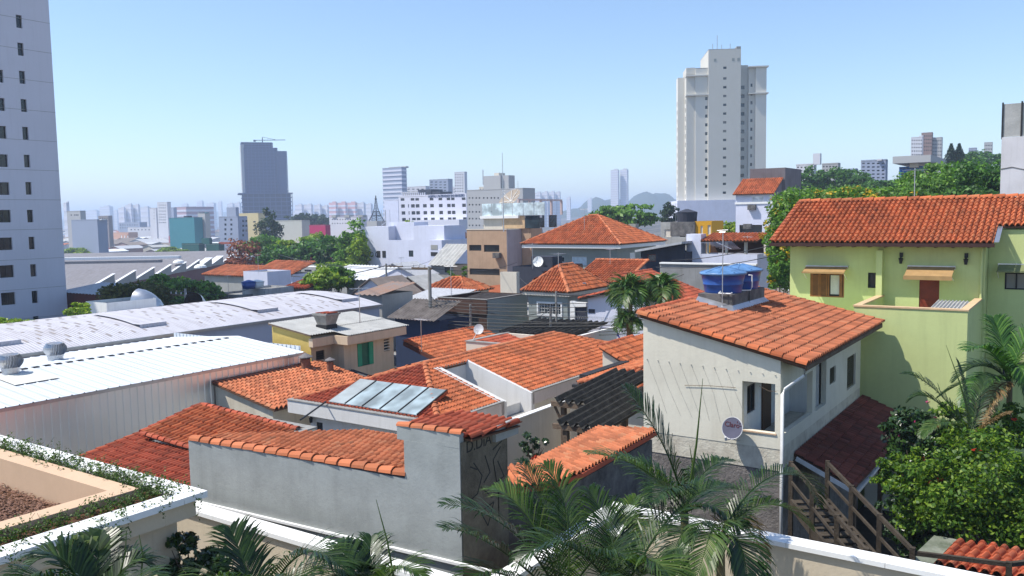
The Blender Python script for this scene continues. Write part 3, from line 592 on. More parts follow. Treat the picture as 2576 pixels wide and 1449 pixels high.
solo('garden', MB().box(-6.6, 8, 15.5, 32.3, -11.3, -10.75), bare('shade_dark_soil', (.018, .014, .01), (.05, .04, .028), 1.5), 'garden soil darkened as painted shade between boundary wall and green house', 'garden', (0, 24, -11), kind='structure')  # near black soil puts the garden's deep shade into its colour
tr_ = thing('shed_roof', 'small red tile shed roof with mossy concrete ledge in the bottom corner', 'roof', (0, 17, -10.8)); q0 = Vector(on_z(2352, 1420, -7.0)); q1 = Vector(on_z(2405, 1363, -6.9)); q2 = Vector(on_z(2660, 1402, -6.9)); q3 = q0 + q2 - q1
tile_roof(tr_, [tuple(q0), tuple(q3), tuple(q2), tuple(q1)], tuple((q0 - q1).xy), M_CLAYD, w=.19, e=.38, ind=80); part('ledge', MB().prism([(q0.x - .45, q0.y - .1), (q0.x - .02, q0.y - .1), (q1.x - .02, q1.y + .3), (q1.x - .45, q1.y + .3)], -11, -6.95), bare('mossy_concrete', (.08, .10, .06), (.26, .27, .22), 2), tr_); part('wall', MB().prism([(q0.x, q0.y + .1), (q3.x, q3.y + .1), (q2.x, q2.y), (q1.x, q1.y)], -11, -7.15), M_CONC, tr_)
# ================================================================== green house
M_GREEN = paint('lime_wall', (0.56, 0.62, 0.27), 0.3, 0.3, 0.15, dirtcol=(0.36, 0.40, 0.18)); M_SAND = plain('sand_coping', (0.60, 0.42, 0.24), 0.8)
M_OAK = plain('varnished_wood', (0.26, 0.11, 0.03), 0.45, 0, 0.2); M_RED = plain('mahogany', (0.19, 0.028, 0.012), 0.45, 0, 0.15)
gh = thing('green_house', 'lime green house with long orange tile roof and walled balcony', 'house', (-6.5, 38, -11))
GB = 36.7
house(gh, -10.65, -3.30, GB, 44.5, -11.3, -1.22, M_GREEN, [(-9.80, -8.42, -3.62, -2.62, None), (-7.50, -7.13, -3.18, -2.55, 'w', M_BLACK), (-5.58, -4.86, -4.9, -2.68, None)], depth=.16)
w_ = MB(); w_.panel((-9.80, GB), (1, 0), 1.38, -3.62, -2.62, [(.05, 1.33, -3.57, -2.67)], .1, (0, -1)); w_ = part('window', w_, M_OAK, gh, 'varnished wooden window, shutter half closed with lace curtain')
q = MB(); q.box(-9.76, -8.46, GB + .10, GB + .13, -3.58, -2.66); part('pane', q, M_GLASS, w_)
for x in (-9.75, -9.42): 
    q = MB(); q.box(x, x + .05, GB + .02, GB + .06, -3.57, -2.67); q.box(x + .27, x + .32, GB + .02, GB + .06, -3.57, -2.67)
    for k in range(18): q.box(x + .05, x + .27, GB + .03, GB + .055, -3.55 + k * .048, -3.55 + k * .048 + .03)
    part('shutter', q, M_OAK, w_)
q = MB()
for k in range(14): q.box(-8.98 + k * .025, -8.98 + k * .025 + .02, GB + .075 + .012 * (k % 2), GB + .09 + .012 * (k % 2), -3.5, -2.7)
part('curtain', q, paint('lace', (0.75, 0.75, 0.72), .05, 0, 0), w_); q = MB(); q.box(-8.62, -8.5, GB + .02, GB + .06, -3.57, -2.67); q.box(-9.08, -9.02, GB + .02, GB + .06, -3.57, -2.67); part('frame', q, M_OAK, w_)
dr = part('door', MB().box(-5.58, -4.86, GB + .03, GB + .09, -4.9, -2.68), M_RED, gh)
for k in range(3): part('door_panel', MB().box(-5.5, -4.94, GB + .018, GB + .031, -4.8 + k * .68, -4.25 + k * .68), M_RED, dr)
part('chimney_pilaster', MB().box(-7.13, -6.90, GB - .35, GB + .01, -3.5, -1.62), M_GREEN, gh); part('downpipe', MB().tube([(-3.42, GB - .06, -1.5), (-3.42, GB - .06, -11)], .045, 8), M_GREEN, gh)
# balcony
q = MB(); q.box(-7.08, -3.40, 32.4, 32.6, -11.3, -3.50); q.box(-7.08, -6.88, 32.6, GB, -11.3, -3.50); q.box(-3.60, -3.40, 32.6, GB, -11.3, -3.50); q.box(-6.88, -3.6, 32.6, GB, -5.0, -4.9); part('balcony_wall', q, M_GREEN, gh)
q = MB(); q.box(-7.11, -3.37, 32.37, 32.63, -3.5, -3.445); q.box(-7.11, -6.85, 32.633, GB - .005, -3.5, -3.445); q.box(-3.63, -3.37, 32.633, GB - .005, -3.5, -3.445); part('balcony_coping', q, M_SAND, gh)
part('lower_wall', MB().box(-10.6, -7.0, 33.2, GB - .004, -11.3, -4.4), M_GREEN, gh)
cs = corr((-4.75, 33.0, -3.62), (1, 0, 0), (0, 1, .06), 1.1, 2.6, .12, .03); part('balcony_cover', cs, M_ASB, gh)
# wing set back on the right
house(gh, -3.29, -1.3, 37.6, 45, -11.3, -.85, M_GREEN, [(-2.72, -1.95, -3.15, -2.5, 'w', M_BLACK), (-2.7, -1.9, -6.6, -5.9, 'w', M_BLACK)], depth=.16, name='wing_wall')
rd = lambda b_: -1.30 + (b_ - 36.0) * .40
tile_roof(gh, [(-11.25, 36.0, -1.30), (-3.0, 36.0, -1.30), (-3.0, 40.3, rd(40.3)), (-11.25, 40.3, rd(40.3))], (0, -1), M_CLAY, w=.2, e=.36)
tile_roof(gh, [(-3.0, 37.5, rd(37.5)), (-1.2, 37.5, rd(37.5)), (-1.2, 40.3, rd(40.3)), (-3.0, 40.3, rd(40.3))], (0, -1), M_CLAY, w=.2, e=.36, ind=100)
tile_roof(gh, [(-11.25, 40.3, rd(40.3)), (-1.2, 40.3, rd(40.3)), (-1.2, 45, -.5), (-11.25, 45, -.5)], (0, 1), M_CLAY, w=.3, e=.6, ind=0, lo=True)
caps(gh, (-11.3, 40.3, rd(40.3) + .03), (-1.2, 40.3, rd(40.3) + .03), M_CLAY, .13, .46); caps(gh, (-11.27, 40.3, rd(40.3) + .02), (-11.27, 36.0, -1.26), M_CLAYD, .10, .36, 'verge_tile'); caps(gh, (-1.2, 40.3, rd(40.3) + .02), (-1.2, 37.5, rd(37.5) + .02), M_CLAYD, .10, .36, 'verge_tile')
part('gutter', MB().box(-11.3, -2.95, 35.88, 36.0, -1.46, -1.33), plain('brown_gutter', (0.05, 0.02, 0.015), .5), gh); part('valley_flashing', MB().slab([(-2.98, 36.0, -1.26), (-2.82, 36.0, -1.26), (-2.82, 37.5, rd(37.5)), (-2.98, 37.5, rd(37.5))], .02), M_METAL, gh)
q = MB()
for k in range(14): q.box(-11.0 + k * .6, -10.94 + k * .6, 36.05, GB, -1.50, -1.39)
part('rafter_ends', q, M_WOOD, gh); part('gable_wall', MB().prism([(-10.6, 36.75), (-10.5, 36.75), (-10.5, 44.4), (-10.6, 44.4)], -1.22, -1.0), M_GREEN, gh)
def awning(lab, a0, a1, bw, z, out, drop, mc, front):
    t = thing('awning', lab, 'awning', (a0, bw, z)); part('box', MB().box(a0, a1, bw - .16, bw - .002, z - .08, z + .06), M_METAL, t)
    part('canopy', MB().slab([(a0 + .02, bw - .16, z + .02), (a1 - .02, bw - .16, z + .02), (a1 - .02, bw - out, z - drop), (a0 + .02, bw - out, z - drop)], .02), mc, t)
    part('valance', MB().box(a0, a1, bw - out - .03, bw - out - .004, z - drop - front, z - drop + .02), mc, t)
    for x in (a0 + .03, a1 - .05): q = MB(); q.beam((x, bw - .1, z - .5), (x, bw - out + .05, z - drop), .025, .025); part('bracket', q, M_WFRAME, t)
m_aw = plain('awning_cloth', (0.36, 0.22, 0.09), .8); m_aw2 = plain('awning_olive', (0.16, 0.18, 0.08), .8)
awning('brown awning with pale bar over the wooden shutter window', -9.95, -8.25, GB, -2.35, .75, .18, m_aw, .05); awning('brown and cream awning over the red balcony door', -6.0, -4.3, GB, -2.28, 1.0, .3, m_aw, .14)
awning('small olive awning over the dark window of the set back wing', -2.95, -1.75, 37.6, -2.2, .8, .2, m_aw2, .04); awning('lower olive awning beside the palm crowns', -2.95, -1.75, 37.6, -5.6, .8, .2, m_aw2, .04)
for x, lab in ((-6.25, 'black wall lantern nearer the window side of the red door'), (-3.95, 'black wall lantern at the outer end above the red door')):
    t = thing('wall_lantern', lab, 'lantern', (x, GB, -2.0), 'lanterns on the green wall'); part('bracket', MB().box(x - .06, x + .06, GB - .1, GB - .003, -1.9, -1.72), M_BLACK, t); part('body', MB().lathe([(.05, 0), (.08, .18), (.1, .2), (.02, .26)], 8, (x, GB - .14, -2.16)), M_BLACK, t)
# ================================================================== central courtyard house
M_FASC = paint('fascia_white', (0.70, 0.69, 0.67), 0.2, 0.2, .1); M_FASCP = paint('fascia_rose', (0.62, 0.55, 0.52), 0.3, 0.25, .1)
mh = thing('courtyard_house', 'low white house with big hipped orange roof, open light well and skylight panels', 'house', (-24.4, 32, -11.2))
ZE, RA, ZR, FB, LA, RR = -7.8, -24.37, -6.5, 24.6, -28.38, -20.36
k_ = (ZR - ZE) / (RR - RA); hz = lambda a: ZE + k_ * (RR - a)
house(mh, -27.9, -20.75, 25.0, 43, -11.3, -8.25, M_WHITE, [(-27.55, -27.15, -10.9, -8.75, 'door', M_BLACK), (-24.75, -24.05, -9.6, -8.95, 'w'), (-22.6, -21.5, -9.7, -9.1, 'w')], [(27.0, 28.2, -9.6, -8.8, 'w'), (33, 34.5, -9.6, -8.8, 'w')])
q = MB(); q.box(LA - .2, RR + .2, FB - .25, FB, -8.32, -7.78); q.box(LA - .2, LA, FB, 43, -8.32, -7.78); part('parapet', q, M_FASC, mh)
q = MB(); q.box(RR, RR + .2, FB, 28.72, -8.32, -7.78); q.box(RR, RR + .2, 30.92, 43.3, -8.32, -7.78); part('parapet', q, M_FASCP, mh)
q = MB(); q.box(LA - .23, RR + .23, FB - .28, FB + .02, -7.776, -7.735); q.box(LA - .23, LA + .02, FB + .021, 43, -7.776, -7.735); q.box(RR - .02, RR + .23, FB + .021, 28.72, -7.776, -7.735); q.box(RR - .02, RR + .23, 30.92, 43.3, -7.776, -7.735); part('coping', q, M_CONC, mh)
q = MB(); q.box(LA - .2, RR + .2, FB, 25.02, -8.36, -8.325); part('soffit', q, M_WHITE, mh)
tile_roof(mh, [(RA, 28.6, ZR), (RR, FB, ZE), (RR, 28.72, ZE), (RA, 28.72, ZR)], (1, 0), M_CLAY, e=.31, w=.2)
tile_roof(mh, [(RA, 30.92, ZR), (RR, 30.92, ZE), (RR, 43.6, ZE), (RA, 39.6, ZR)], (1, 0), M_CLAY, e=.31, w=.2)
tile_roof(mh, [(RA, 28.72, ZR), (-23.72, 28.72, hz(-23.72)), (-23.72, 30.92, hz(-23.72)), (RA, 30.92, ZR)], (1, 0), M_CLAY, e=.31, w=.2, ind=30)
tile_roof(mh, [(RA, 28.6, ZR), (LA, FB, ZE), (RR, FB, ZE)], (0, -1), M_CLAYR, e=.31, w=.2)
tile_roof(mh, [(RA, 28.6, ZR), (RA, 39.6, ZR), (LA, 43.6, ZE), (LA, FB, ZE)], (-1, 0), M_CLAY, e=.6, w=.4, ind=0, lo=True)
tile_roof(mh, [(RA, 39.6, ZR), (RR, 43.6, ZE), (LA, 43.6, ZE)], (0, 1), M_CLAY, e=.6, w=.4, ind=0, lo=True)
caps(mh, (RA, 28.6, ZR + .03), (RA, 39.6, ZR + .03), M_CLAYP, .12, .38); caps(mh, (RA, 28.6, ZR + .03), (RR, FB, ZE + .04), M_CLAYP, .13, .38, 'hip_tile'); caps(mh, (RA, 28.6, ZR + .03), (LA, FB, ZE + .04), M_CLAYP, .12, .38, 'hip_tile'); caps(mh, (RA, 39.6, ZR + .03), (RR, 43.6, ZE + .04), M_CLAYP, .12, .38, 'hip_tile')
# light well
q = MB(); T_ = lambda a: hz(a) + .09
for b0, b1 in ((28.52, 28.9), (30.80, 31.05)):
    q.add([(-23.75, b0, T_(-23.75)), (RR + .2, b0, T_(RR + .2)), (RR + .2, b1, T_(RR + .2)), (-23.75, b1, T_(-23.75)), (-23.75, b0, -9.2), (RR + .2, b0, -9.2), (RR + .2, b1, -9.2), (-23.75, b1, -9.2)], [(0, 1, 2, 3), (0, 4, 5, 1), (1, 5, 6, 2), (2, 6, 7, 3), (3, 7, 4, 0)])
q.box(-23.95, -23.75, 28.52, 31.05, -9.2, T_(-23.75)); part('light_well_wall', q, M_FASC, mh)
for k in range(5): q = MB(); q.box(-23.0 + k * .56, -22.46 + k * .56, 28.93, 30.75, -8.62 - k * .02, -8.58 - k * .02); part('slab', q, M_CONC, mh)
part('light_well_floor', MB().box(-23.7, -20.2, 28.9, 30.8, -9.2, -8.68), M_CONC, mh)
# skylight panels over the front slope
fz = lambda b: ZE + (ZR - ZE) / (28.6 - FB) * (b - FB)
m_sky = glass('skylight_sheet', (0.15, 0.19, 0.205), .6)
for k in range(5):
    a0 = -26.35 + k * .98; q = MB(); q.slab([(a0, FB + .05, fz(FB) + .16), (a0 + .95, FB + .05, fz(FB) + .16), (a0 + .95, 26.55, fz(26.55) + .16), (a0, 26.55, fz(26.55) + .16)], .03); sk = part('skylight_panel', q, m_sky, mh)
    q = MB(); q.beam((a0 + .965, FB + .05, fz(FB) + .17), (a0 + .965, 26.55, fz(26.55) + .17), .05, .05); part('glazing_bar', q, M_BLACK, sk)
part('skylight_end', MB().quad((-21.44, FB, fz(FB)), (-21.44, 26.6, fz(26.6)), (-21.44, 26.55, fz(26.55) + .14), (-21.44, FB + .05, fz(FB) + .14)), M_CLAYD, mh)
lm = thing('wall_lantern', 'small black lantern hanging under the white fascia by the door', 'lantern', (-27.7, 24.8, -8.7)); part('cap', MB().lathe([(.1, 0), (.02, .09)], 6, (-27.7, 24.85, -8.6)), M_BLACK, lm); part('body', MB().lathe([(.06, 0), (.085, .15), (.085, .17)], 6, (-27.7, 24.85, -8.78)), M_BLACK, lm)
q = MB(); q.tube([on_b(1110 * .62891, 1978 * .62891 - 1, 23.5), on_b(800, 1017, 24.0)], .03, 6); 
solo('utility_conduit', MB().tube([(-24.2, 21.2, -7.45), (-26.3, 24.45, -7.62)], .035, 6), M_BLACK, 'dark conduit pole slanting between the red roof and the white fascia', 'pole', (-25, 23, -7.5))

# ------------------------------------------------ parapet box with small tile roof and dish, behind the ridge
bx = thing('annex', 'small walled annex with sunken tile roof behind the orange ridge', 'annex', (-27.6, 39.5, -11.2))
q = MB(); q.box(-28.95, -26.2, 37.6, 37.8, -11.3, -7.0); q.box(-26.4, -26.2, 37.8, 41.6, -11.3, -7.0); q.box(-28.95, -28.75, 37.8, 41.6, -11.3, -7.0); q.box(-28.75, -26.4, 41.4, 41.6, -11.3, -7.0); part('wall', q, M_CREAM, bx)
q = MB(); q.box(-29.0, -26.15, 37.55, 37.85, -6.998, -6.95); q.box(-26.45, -26.15, 37.853, 41.65, -6.998, -6.95); q.box(-29.0, -28.7, 37.853, 41.65, -6.998, -6.95); part('coping', q, M_CONC, bx)
tile_roof(bx, [(-28.7, 37.9, -7.05), (-26.45, 37.9, -7.7), (-26.45, 41.35, -7.7), (-28.7, 41.35, -7.05)], (1, 0), M_CLAYR, ind=120)
def dish(lab, c, n, r, foot, uv=True, m=None, group=None, txt=None):
    c = Vector(c); n = Vector(n).normalized(); t = thing('satellite_dish', lab, 'satellite dish', tuple(foot), group); part('reflector', dish_mb(c, n, r, r * .18, 18, 4), m or M_DISH, t, smooth=True)
    x = n.cross(Vector((0, 0, 1))).normalized(); y = x.cross(n); q = MB(); q.tube([c - n * r * .2, Vector(foot)], r * .06, 5); q.tube([c - y * r, c + n * r * .9 - y * r * .3], r * .03, 4); part('mount', q, M_METAL, t)
    part('lnb', MB().tube([c + n * r * .85 - y * r * .3, c + n * r - y * r * .22], r * .1, 6), M_DISH, t); return t
dish('pale dish on the corner of the small walled annex', (-28.5, 38.2, -6.35), (.3, -1, .35), .3, (-28.7, 37.9, -6.95))

# ------------------------------------------------ small roofs next to the tank house
s1_ = thing('rear_outbuilding', 'cream outbuilding with small orange roof behind the big hip roof', 'outbuilding', (-18, 38, -11.2))
tile_roof(s1_, [(-19.55, 35.95, -6.40), (-17.9, 35.95, -7.22), (-17.9, 41.0, -7.22), (-19.55, 41.0, -6.40)], (1, 0), M_CLAY, e=.36, w=.24)
caps(s1_, (-19.6, 36.0, -6.36), (-17.9, 36.0, -7.18), M_CLAY, .12, .36, 'verge_tile'); caps(s1_, (-19.6, 36, -6.36), (-19.6, 39.6, -6.36), M_CLAYD, .12, .36)
q = MB(); q.prism([(-19.45, 36.1), (-17.4, 36.1), (-17.4, 41), (-19.45, 41)], -11.3, -7.05); q.quad((-19.45, 36.1, -7.05), (-18.0, 36.1, -7.05), (-19.45, 36.1, -6.46)); q.quad((-19.45, 41, -7.05), (-19.45, 36.1, -7.05), (-19.45, 36.1, -6.46), (-19.45, 41, -6.46)); part('wall', q, M_CREAM, s1_)
s2_ = thing('side_wing', 'low wing with pale orange hip roof and black gutter left of the tank house', 'outbuilding', (-15, 33, -11.2))
tile_roof(s2_, [(-17.55, 30.3, -7.0), (-11.0, 30.3, -7.0), (-11.0, 34.6, -5.9), (-13.4, 34.6, -5.9)], (0, -1), M_CLAYP, e=.36, w=.24); tile_roof(s2_, [(-17.55, 30.3, -7.0), (-13.4, 34.6, -5.9), (-17.55, 38.5, -7.0)], (-1, 0), M_CLAY, e=.36, w=.24, ind=60)
caps(s2_, (-17.55, 30.3, -6.96), (-13.4, 34.6, -5.86), M_CLAYP, .12, .38, 'hip_tile'); part('gutter', MB().box(-17.7, -11.0, 30.14, 30.3, -7.16, -7.04), M_BLACK, s2_); part('gutter', MB().box(-18.35, -17.95, 31.9, 36.0, -7.12, -6.96), M_BLACK, s2_)
part('wall', MB().box(-17.2, -11.0, 30.7, 38, -11.3, -7.1), M_CREAM, s2_)
cw = thing('garden_wall', 'tall cream garden wall beside the courtyard house', 'wall', (-18.7, 26, -11.2)); part('wall', MB().box(-18.8, -18.6, 18.6, 31.5, -11.3, -8.05), M_CREAM, cw); part('coping', MB().box(-18.83, -18.57, 18.6, 31.5, -8.048, -8.0), M_CAP, cw)

# ------------------------------------------------ pergola of dark channel sheets
M_CHAN = bare('mossy_channel_sheet', (0.015, 0.015, 0.014), (0.07, 0.068, 0.062), 4)
pg = thing('pergola', 'dark wooden pergola roofed with mossy channel sheets beside the ivory wall', 'pergola', (-13, 24, -10.8))
def chan(p, L, w=.34, h=.15):
    mb = MB(); pr = [(-w / 2, h), (-w * .42, h * .95), (-w * .16, 0), (w * .16, 0), (w * .42, h * .95), (w / 2, h)]; vs_ = []
    for t, dz in ((0, 0), (L, .32)):
        for x, z in pr: vs_.append((p[0] + x, p[1] + t, p[2] + z + dz))
        for x, z in pr: vs_.append((p[0] + x, p[1] + t, p[2] + z + dz - .02))
    n = 12; fs = [(i, i + 1, n + i + 1, n + i) for i in range(5)] + [(6 + i, n + 6 + i, n + 7 + i, 7 + i) for i in range(5)] + [(i, 6 + i, 7 + i, i + 1) for i in range(5)]
    return mb.add(vs_, fs)
for k in range(5): part('channel_sheet', chan((-13.25 + k * .37, 21.9, -6.42), 4.6), M_CHAN, pg)
for k in range(5): part('channel_sheet', chan((-14.95 + k * .37, 24.55, -6.40), 4.6), M_CHAN, pg)
for p_, q_ in (((-13.6, 22.0, -6.5), (-11.2, 22.0, -6.5)), ((-15.3, 24.65, -6.5), (-13.0, 24.65, -6.5)), ((-13.6, 26.3, -6.25), (-11.2, 26.3, -6.25)), ((-15.3, 29, -6.2), (-13.0, 29, -6.2))):
    q = MB(); q.beam(p_, q_, .1, .16); part('beam', q, M_WOOD, pg)
for x, y in ((-13.2, 22.1), (-12.85, 22.4), (-14.9, 24.8), (-11.5, 22.1), (-13.3, 26.3), (-14.9, 29), (-11.5, 26.3)): q = MB(); q.box(x - .08, x + .08, y - .08, y + .08, -11.3, -6.56); part('post', q, M_WOOD, pg)
q = MB(); q.beam((-14.9, 24.8, -7.3), (-15.2, 24.7, -6.6), .07, .08); part('brace', q, M_WOOD, pg)
# garden court
cp = thing('planter_box', 'square dark planter with pale rim by the cream garden wall', 'planter', (-15.6, 22.4, -10.9)); q = MB(); q.box(-16.0, -15.2, 22.0, 22.8, -10.9, -9.7); part('body', q, plain('glazed_brown', (.05, .03, .02), .3), cp)
q = MB(); [q.box(*v) for v in ((-16.05, -15.15, 21.95, 22.06, -9.7, -9.64), (-16.05, -15.15, 22.74, 22.85, -9.7, -9.64), (-16.05, -15.94, 22.06, 22.74, -9.7, -9.64), (-15.26, -15.15, 22.06, 22.74, -9.7, -9.64))]; part('rim', q, M_SAND, cp)
solo('flower_bed', MB().box(-18.5, -10.5, 17.5, 21.4, -11.3, -10.55), M_SOIL, 'dark garden bed inside the tile canopy', 'garden bed', (-14, 20, -11), kind='structure')

# ================================================================== red hip roof at left with parapet
lh = thing('red_roof_house', 'house with weathered red tile roofs between steel shed and rough grey wall', 'house', (-26, 17, -11.2))
q = MB(); q.box(-28.5, -22.75, 20.4, 20.6, -11.3, -7.45); q.box(-22.95, -22.75, 18.4, 20.4, -11.3, -7.45); part('parapet', q, M_CREAM, lh); q = MB(); q.box(-28.55, -22.7, 20.35, 20.65, -7.448, -7.40); q.box(-23.0, -22.7, 18.4, 20.348, -7.448, -7.40); part('coping', q, M_CONC, lh)
tile_roof(lh, [(-28.35, 19.95, -7.12), (-22.95, 19.95, -7.40), (-22.95, 17.4, -7.95), (-28.35, 17.4, -7.67)], (0, -1), M_CLAY, w=.24, e=.4)
caps(lh, (-28.35, 19.95, -7.08), (-22.95, 19.95, -7.36), M_CLAYR, .12, .36); caps(lh, (-28.4, 19.95, -7.08), (-28.4, 17.4, -7.62), M_CLAYR, .12, .36, 'hip_tile'); caps(lh, (-28.4, 17.4, -7.64), (-22.95, 17.4, -7.9), M_CLAYR, .12, .36, 'hip_tile')
tile_roof(lh, [(-29.4, 20.6, -7.55), (-28.45, 20.6, -7.55), (-28.45, 11.6, -8.9), (-29.4, 11.6, -8.9)], (0, -1), M_CLAYR, w=.2, e=.36, ind=160)
tile_roof(lh, [(-28.42, 17.45, -7.95), (-17.2, 17.45, -7.95), (-17.2, 11.6, -8.83), (-28.42, 11.6, -8.83)], (0, -1), M_CLAYR, w=.2, e=.36)
caps(lh, (-29.4, 20.6, -7.5), (-29.4, 11.6, -8.86), M_CLAYD, .1, .36, 'verge_tile')
q = MB(); q.box(-29.2, -17.3, 11.9, 17.3, -11.3, -9.0); q.box(-28.2, -23.0, 17.3, 20.3, -11.3, -8.1); part('wall', q, M_CREAM, lh)

# ================================================================== tile house with two chimneys
kh = thing('chimney_house', 'small cream house with pale orange tile roof and two brick chimneys', 'house', (-31.2, 26.5, -11.2))
tile_roof(kh, [(-33.28, 24.0, -7.42), (-29.05, 24.0, -8.2), (-29.05, 30.6, -8.2), (-33.28, 30.6, -7.42)], (1, 0), M_CLAYP, e=.34, w=.25)
part('flashing', MB().slab([(-33.28, 24.0, -7.33), (-32.95, 24.0, -7.38), (-32.95, 29.6, -7.38), (-33.28, 29.6, -7.33)], .02), plain('rusty_flashing', (0.10, 0.035, 0.025), .7), kh)
q = MB(); q.panel((-33.28, 24.15), (1, 0), 3.95, -11.3, -8.3, [(.55, .95, -9.2, -8.75)], .12, (0, -1)); q.quad((-33.28, 24.15, -8.3), (-29.33, 24.15, -8.3), (-33.28, 24.15, -7.52)); q.quad((-29.33, 24.15, -11.3), (-29.33, 30.6, -11.3), (-29.33, 30.6, -8.25), (-29.33, 24.15, -8.25)); part('wall', q, paint('stained_cream', (.66, .60, .48), .5, .4), kh)
win(kh, (-33.28, 24.15), (1, 0), (0, -1), (.55, .95, -9.2, -8.75), .12, M_FRAME, M_GLASS, 'p')
m_brick = bare('chimney_brick', (.16, .07, .045), (.30, .15, .10), 7)
for (x, y, r, lab) in ((-32.6, 29.05, .24, 'wider'), (-31.6, 29.75, .17, 'slimmer')):
    zb = -7.42 - (x + 33.28) * .185; q = MB(); q.lathe([(r, -.3), (r, .55)], 10, (x, y, zb)); c_ = part('chimney', q, m_brick, kh); part('chimney_cap', MB().lathe([(r * 1.55, .62), (r * 1.5, .66), (.04, .66 + r * .7)], 12, (x, y, zb)), plain('chimney_cap_grey', (.16, .15, .15), .8), c_)
    q = MB()
    for j in range(4): a = .78 + j * 1.57; q.tube([(x + r * .8 * math.cos(a), y + r * .8 * math.sin(a), zb + .5), (x + r * .8 * math.cos(a), y + r * .8 * math.sin(a), zb + .66)], .02, 4)
    part('cap_legs', q, M_BLACK, c_); part('flashing', MB().slab([(x - r * 1.3, y - r * 1.8, zb + .09), (x + r * 1.6, y - r * 1.8, zb + .03), (x + r * 1.6, y + r * 1.5, zb + .03), (x - r * 1.3, y + r * 1.5, zb + .09)], .02), M_METAL, c_)

# ================================================================== corrugated steel shed
m, nt, b = newmat('polished_steel'); b.inputs['Metallic'].default_value = .95; b.inputs['Roughness'].default_value = .38; v = coords(nt); nt.links.new(ramp(nt, noise(nt, coords(nt, (1, .3, .15)), 1.2, 5), [(.3, (.80, .82, .85)), (.7, (.93, .95, .97))]), b.inputs['Base Color']); M_STEEL = m
bump(nt, noise(nt, coords(nt, (.3, .5, .25)), 1.5, 2), .12, .3, b)
M_ROOFM = sheet('white_steel_roof', (0.60, 0.64, 0.68), 1, .25, .22, .45)
sh = thing('steel_shed', 'long shed with white steel roof and mirror bright corrugated side', 'shed', (-38.5, 22, -11.4))
part('side_cladding', trap_wall((-33.34, -4), (0, 1), 33.6, -11.4, -6.86, (1, 0)), M_STEEL, sh); part('end_cladding', trap_wall((-44.5, 29.62), (1, 0), 11.2, -11.4, -6.5, (0, 1)), M_ROOFM, sh)
def metal_roof(T, a0, z0, a1, z1, b0, b1, m, pitch=.5):
    mb = MB(); n = int((b1 - b0) / pitch); vs_ = []
    prof = [(0, 0), (.86, 0), (.9, .035), (.96, .035)]
    pts = [(b0 + (i + t) * pitch, h) for i in range(n) for t, h in prof] + [(b1, 0)]
    for y, h in pts: vs_ += [(a0, y, z0 + h), (a1, y, z1 + h)]
    mb.add(vs_, [(2 * i, 2 * i + 1, 2 * i + 3, 2 * i + 2) for i in range(len(pts) - 1)]); return part('roof_sheet', mb, m, T)
metal_roof(sh, -38.4, -6.30, -33.2, -6.78, -4, 29.6, M_ROOFM); metal_roof(sh, -44.6, -6.78, -38.4, -6.30, -4, 29.6, M_ROOFM)
q = MB()
for k in range(56): q.box(-38.5, -38.3, 1 + k * .5, 1.3 + k * .5, -6.30, -6.262)
part('ridge_foam', q, M_BLACK, sh); part('eave_trim', MB().box(-33.28, -33.18, -4, 29.6, -6.92, -6.80), M_METAL, sh); part('far_wall', MB().box(-44.62, -44.5, -4, 29.6, -11.4, -6.8), M_GREY, sh); part('skylight_sheet', MB().slab([(-37.6, 16.6, -6.32), (-35.9, 16.6, -6.475), (-35.9, 18.4, -6.475), (-37.6, 18.4, -6.32)], .012), plain('cream_sheet', (.72, .70, .62), .5), sh)
def turbine(lab, a, b_, z):
    t = thing('turbine_vent', lab, 'roof vent', (a, b_, z), 'turbine vents on the steel roof'); part('base_plate', MB().box(a - .75, a + .75, b_ - .55, b_ + .55, z - .02, z + .01), M_ROOFM, t)
    part('throat', MB().lathe([(.34, -.05), (.34, .2), (.37, .21), (.37, .3)], 24, (a, b_, z)), M_METAL, t)
    hd = part('head', MB().lathe([(.33, .3), (.36, .85), (.25, .88), (.03, .9)], 24, (a, b_, z)), M_METAL, t); R_ = .5
    for k in range(26):
        q = MB(); a0 = k * 6.283 / 26; vs_ = []
        for j in range(7): f = j / 6; zz = .28 + f * .58; r = .36 + .16 * math.sin(math.pi * f); tw = a0 + f * .25; vs_ += [(a + r * math.cos(tw), b_ + r * math.sin(tw), z + zz), (a + (r - .07) * math.cos(tw + .16), b_ + (r - .07) * math.sin(tw + .16), z + zz)]
        q.add(vs_, [(2 * j, 2 * j + 1, 2 * j + 3, 2 * j + 2) for j in range(6)]); part('blade', q, M_METAL, hd)
p1_ = on_z(40, 940, -6.4); p2_ = on_z(143, 905, -6.45)
turbine('turbine vent nearest the end of the steel roof beside the cream sheet', -38.0, p1_[1] * .985, -6.36); turbine('turbine vent just behind the ridge of the steel roof', p2_[0] - .1, p2_[1], -6.5)

# ================================================================== vaulted warehouse
M_VAULT = sheet('vault_roof', (0.52, 0.51, 0.55), 1, .2, .45, .6); M_LAV = paint('lavender_wall', (.50, .53, .64), .12, .12, .05)
vw = thing('vault_warehouse', 'long warehouse with pale barrel vault roof and lavender side wall', 'warehouse', (-56, 30, -12))
def vz(t): return -6.72 + 0.82 * (1 - (2 * t - 1) ** 2) 
q = MB(); vs_ = []; N = 20
for b_ in np.linspace(-6, 48.8, 38):
    for i in range(N + 1): vs_.append((-45.8 - 13.5 * i / N, b_, vz(i / N)))
q.add(vs_, [(j * (N + 1) + i, j * (N + 1) + i + 1, (j + 1) * (N + 1) + i + 1, (j + 1) * (N + 1) + i) for j in range(37) for i in range(N)]); part('vault_roof', q, M_VAULT, vw, smooth=True)
q = MB(); q.box(-46.2, -46.0, -6, 48.7, -12, -6.74); q.box(-59.4, -59.2, -6, 48.7, -12, -6.74); part('wall', q, M_LAV, vw)
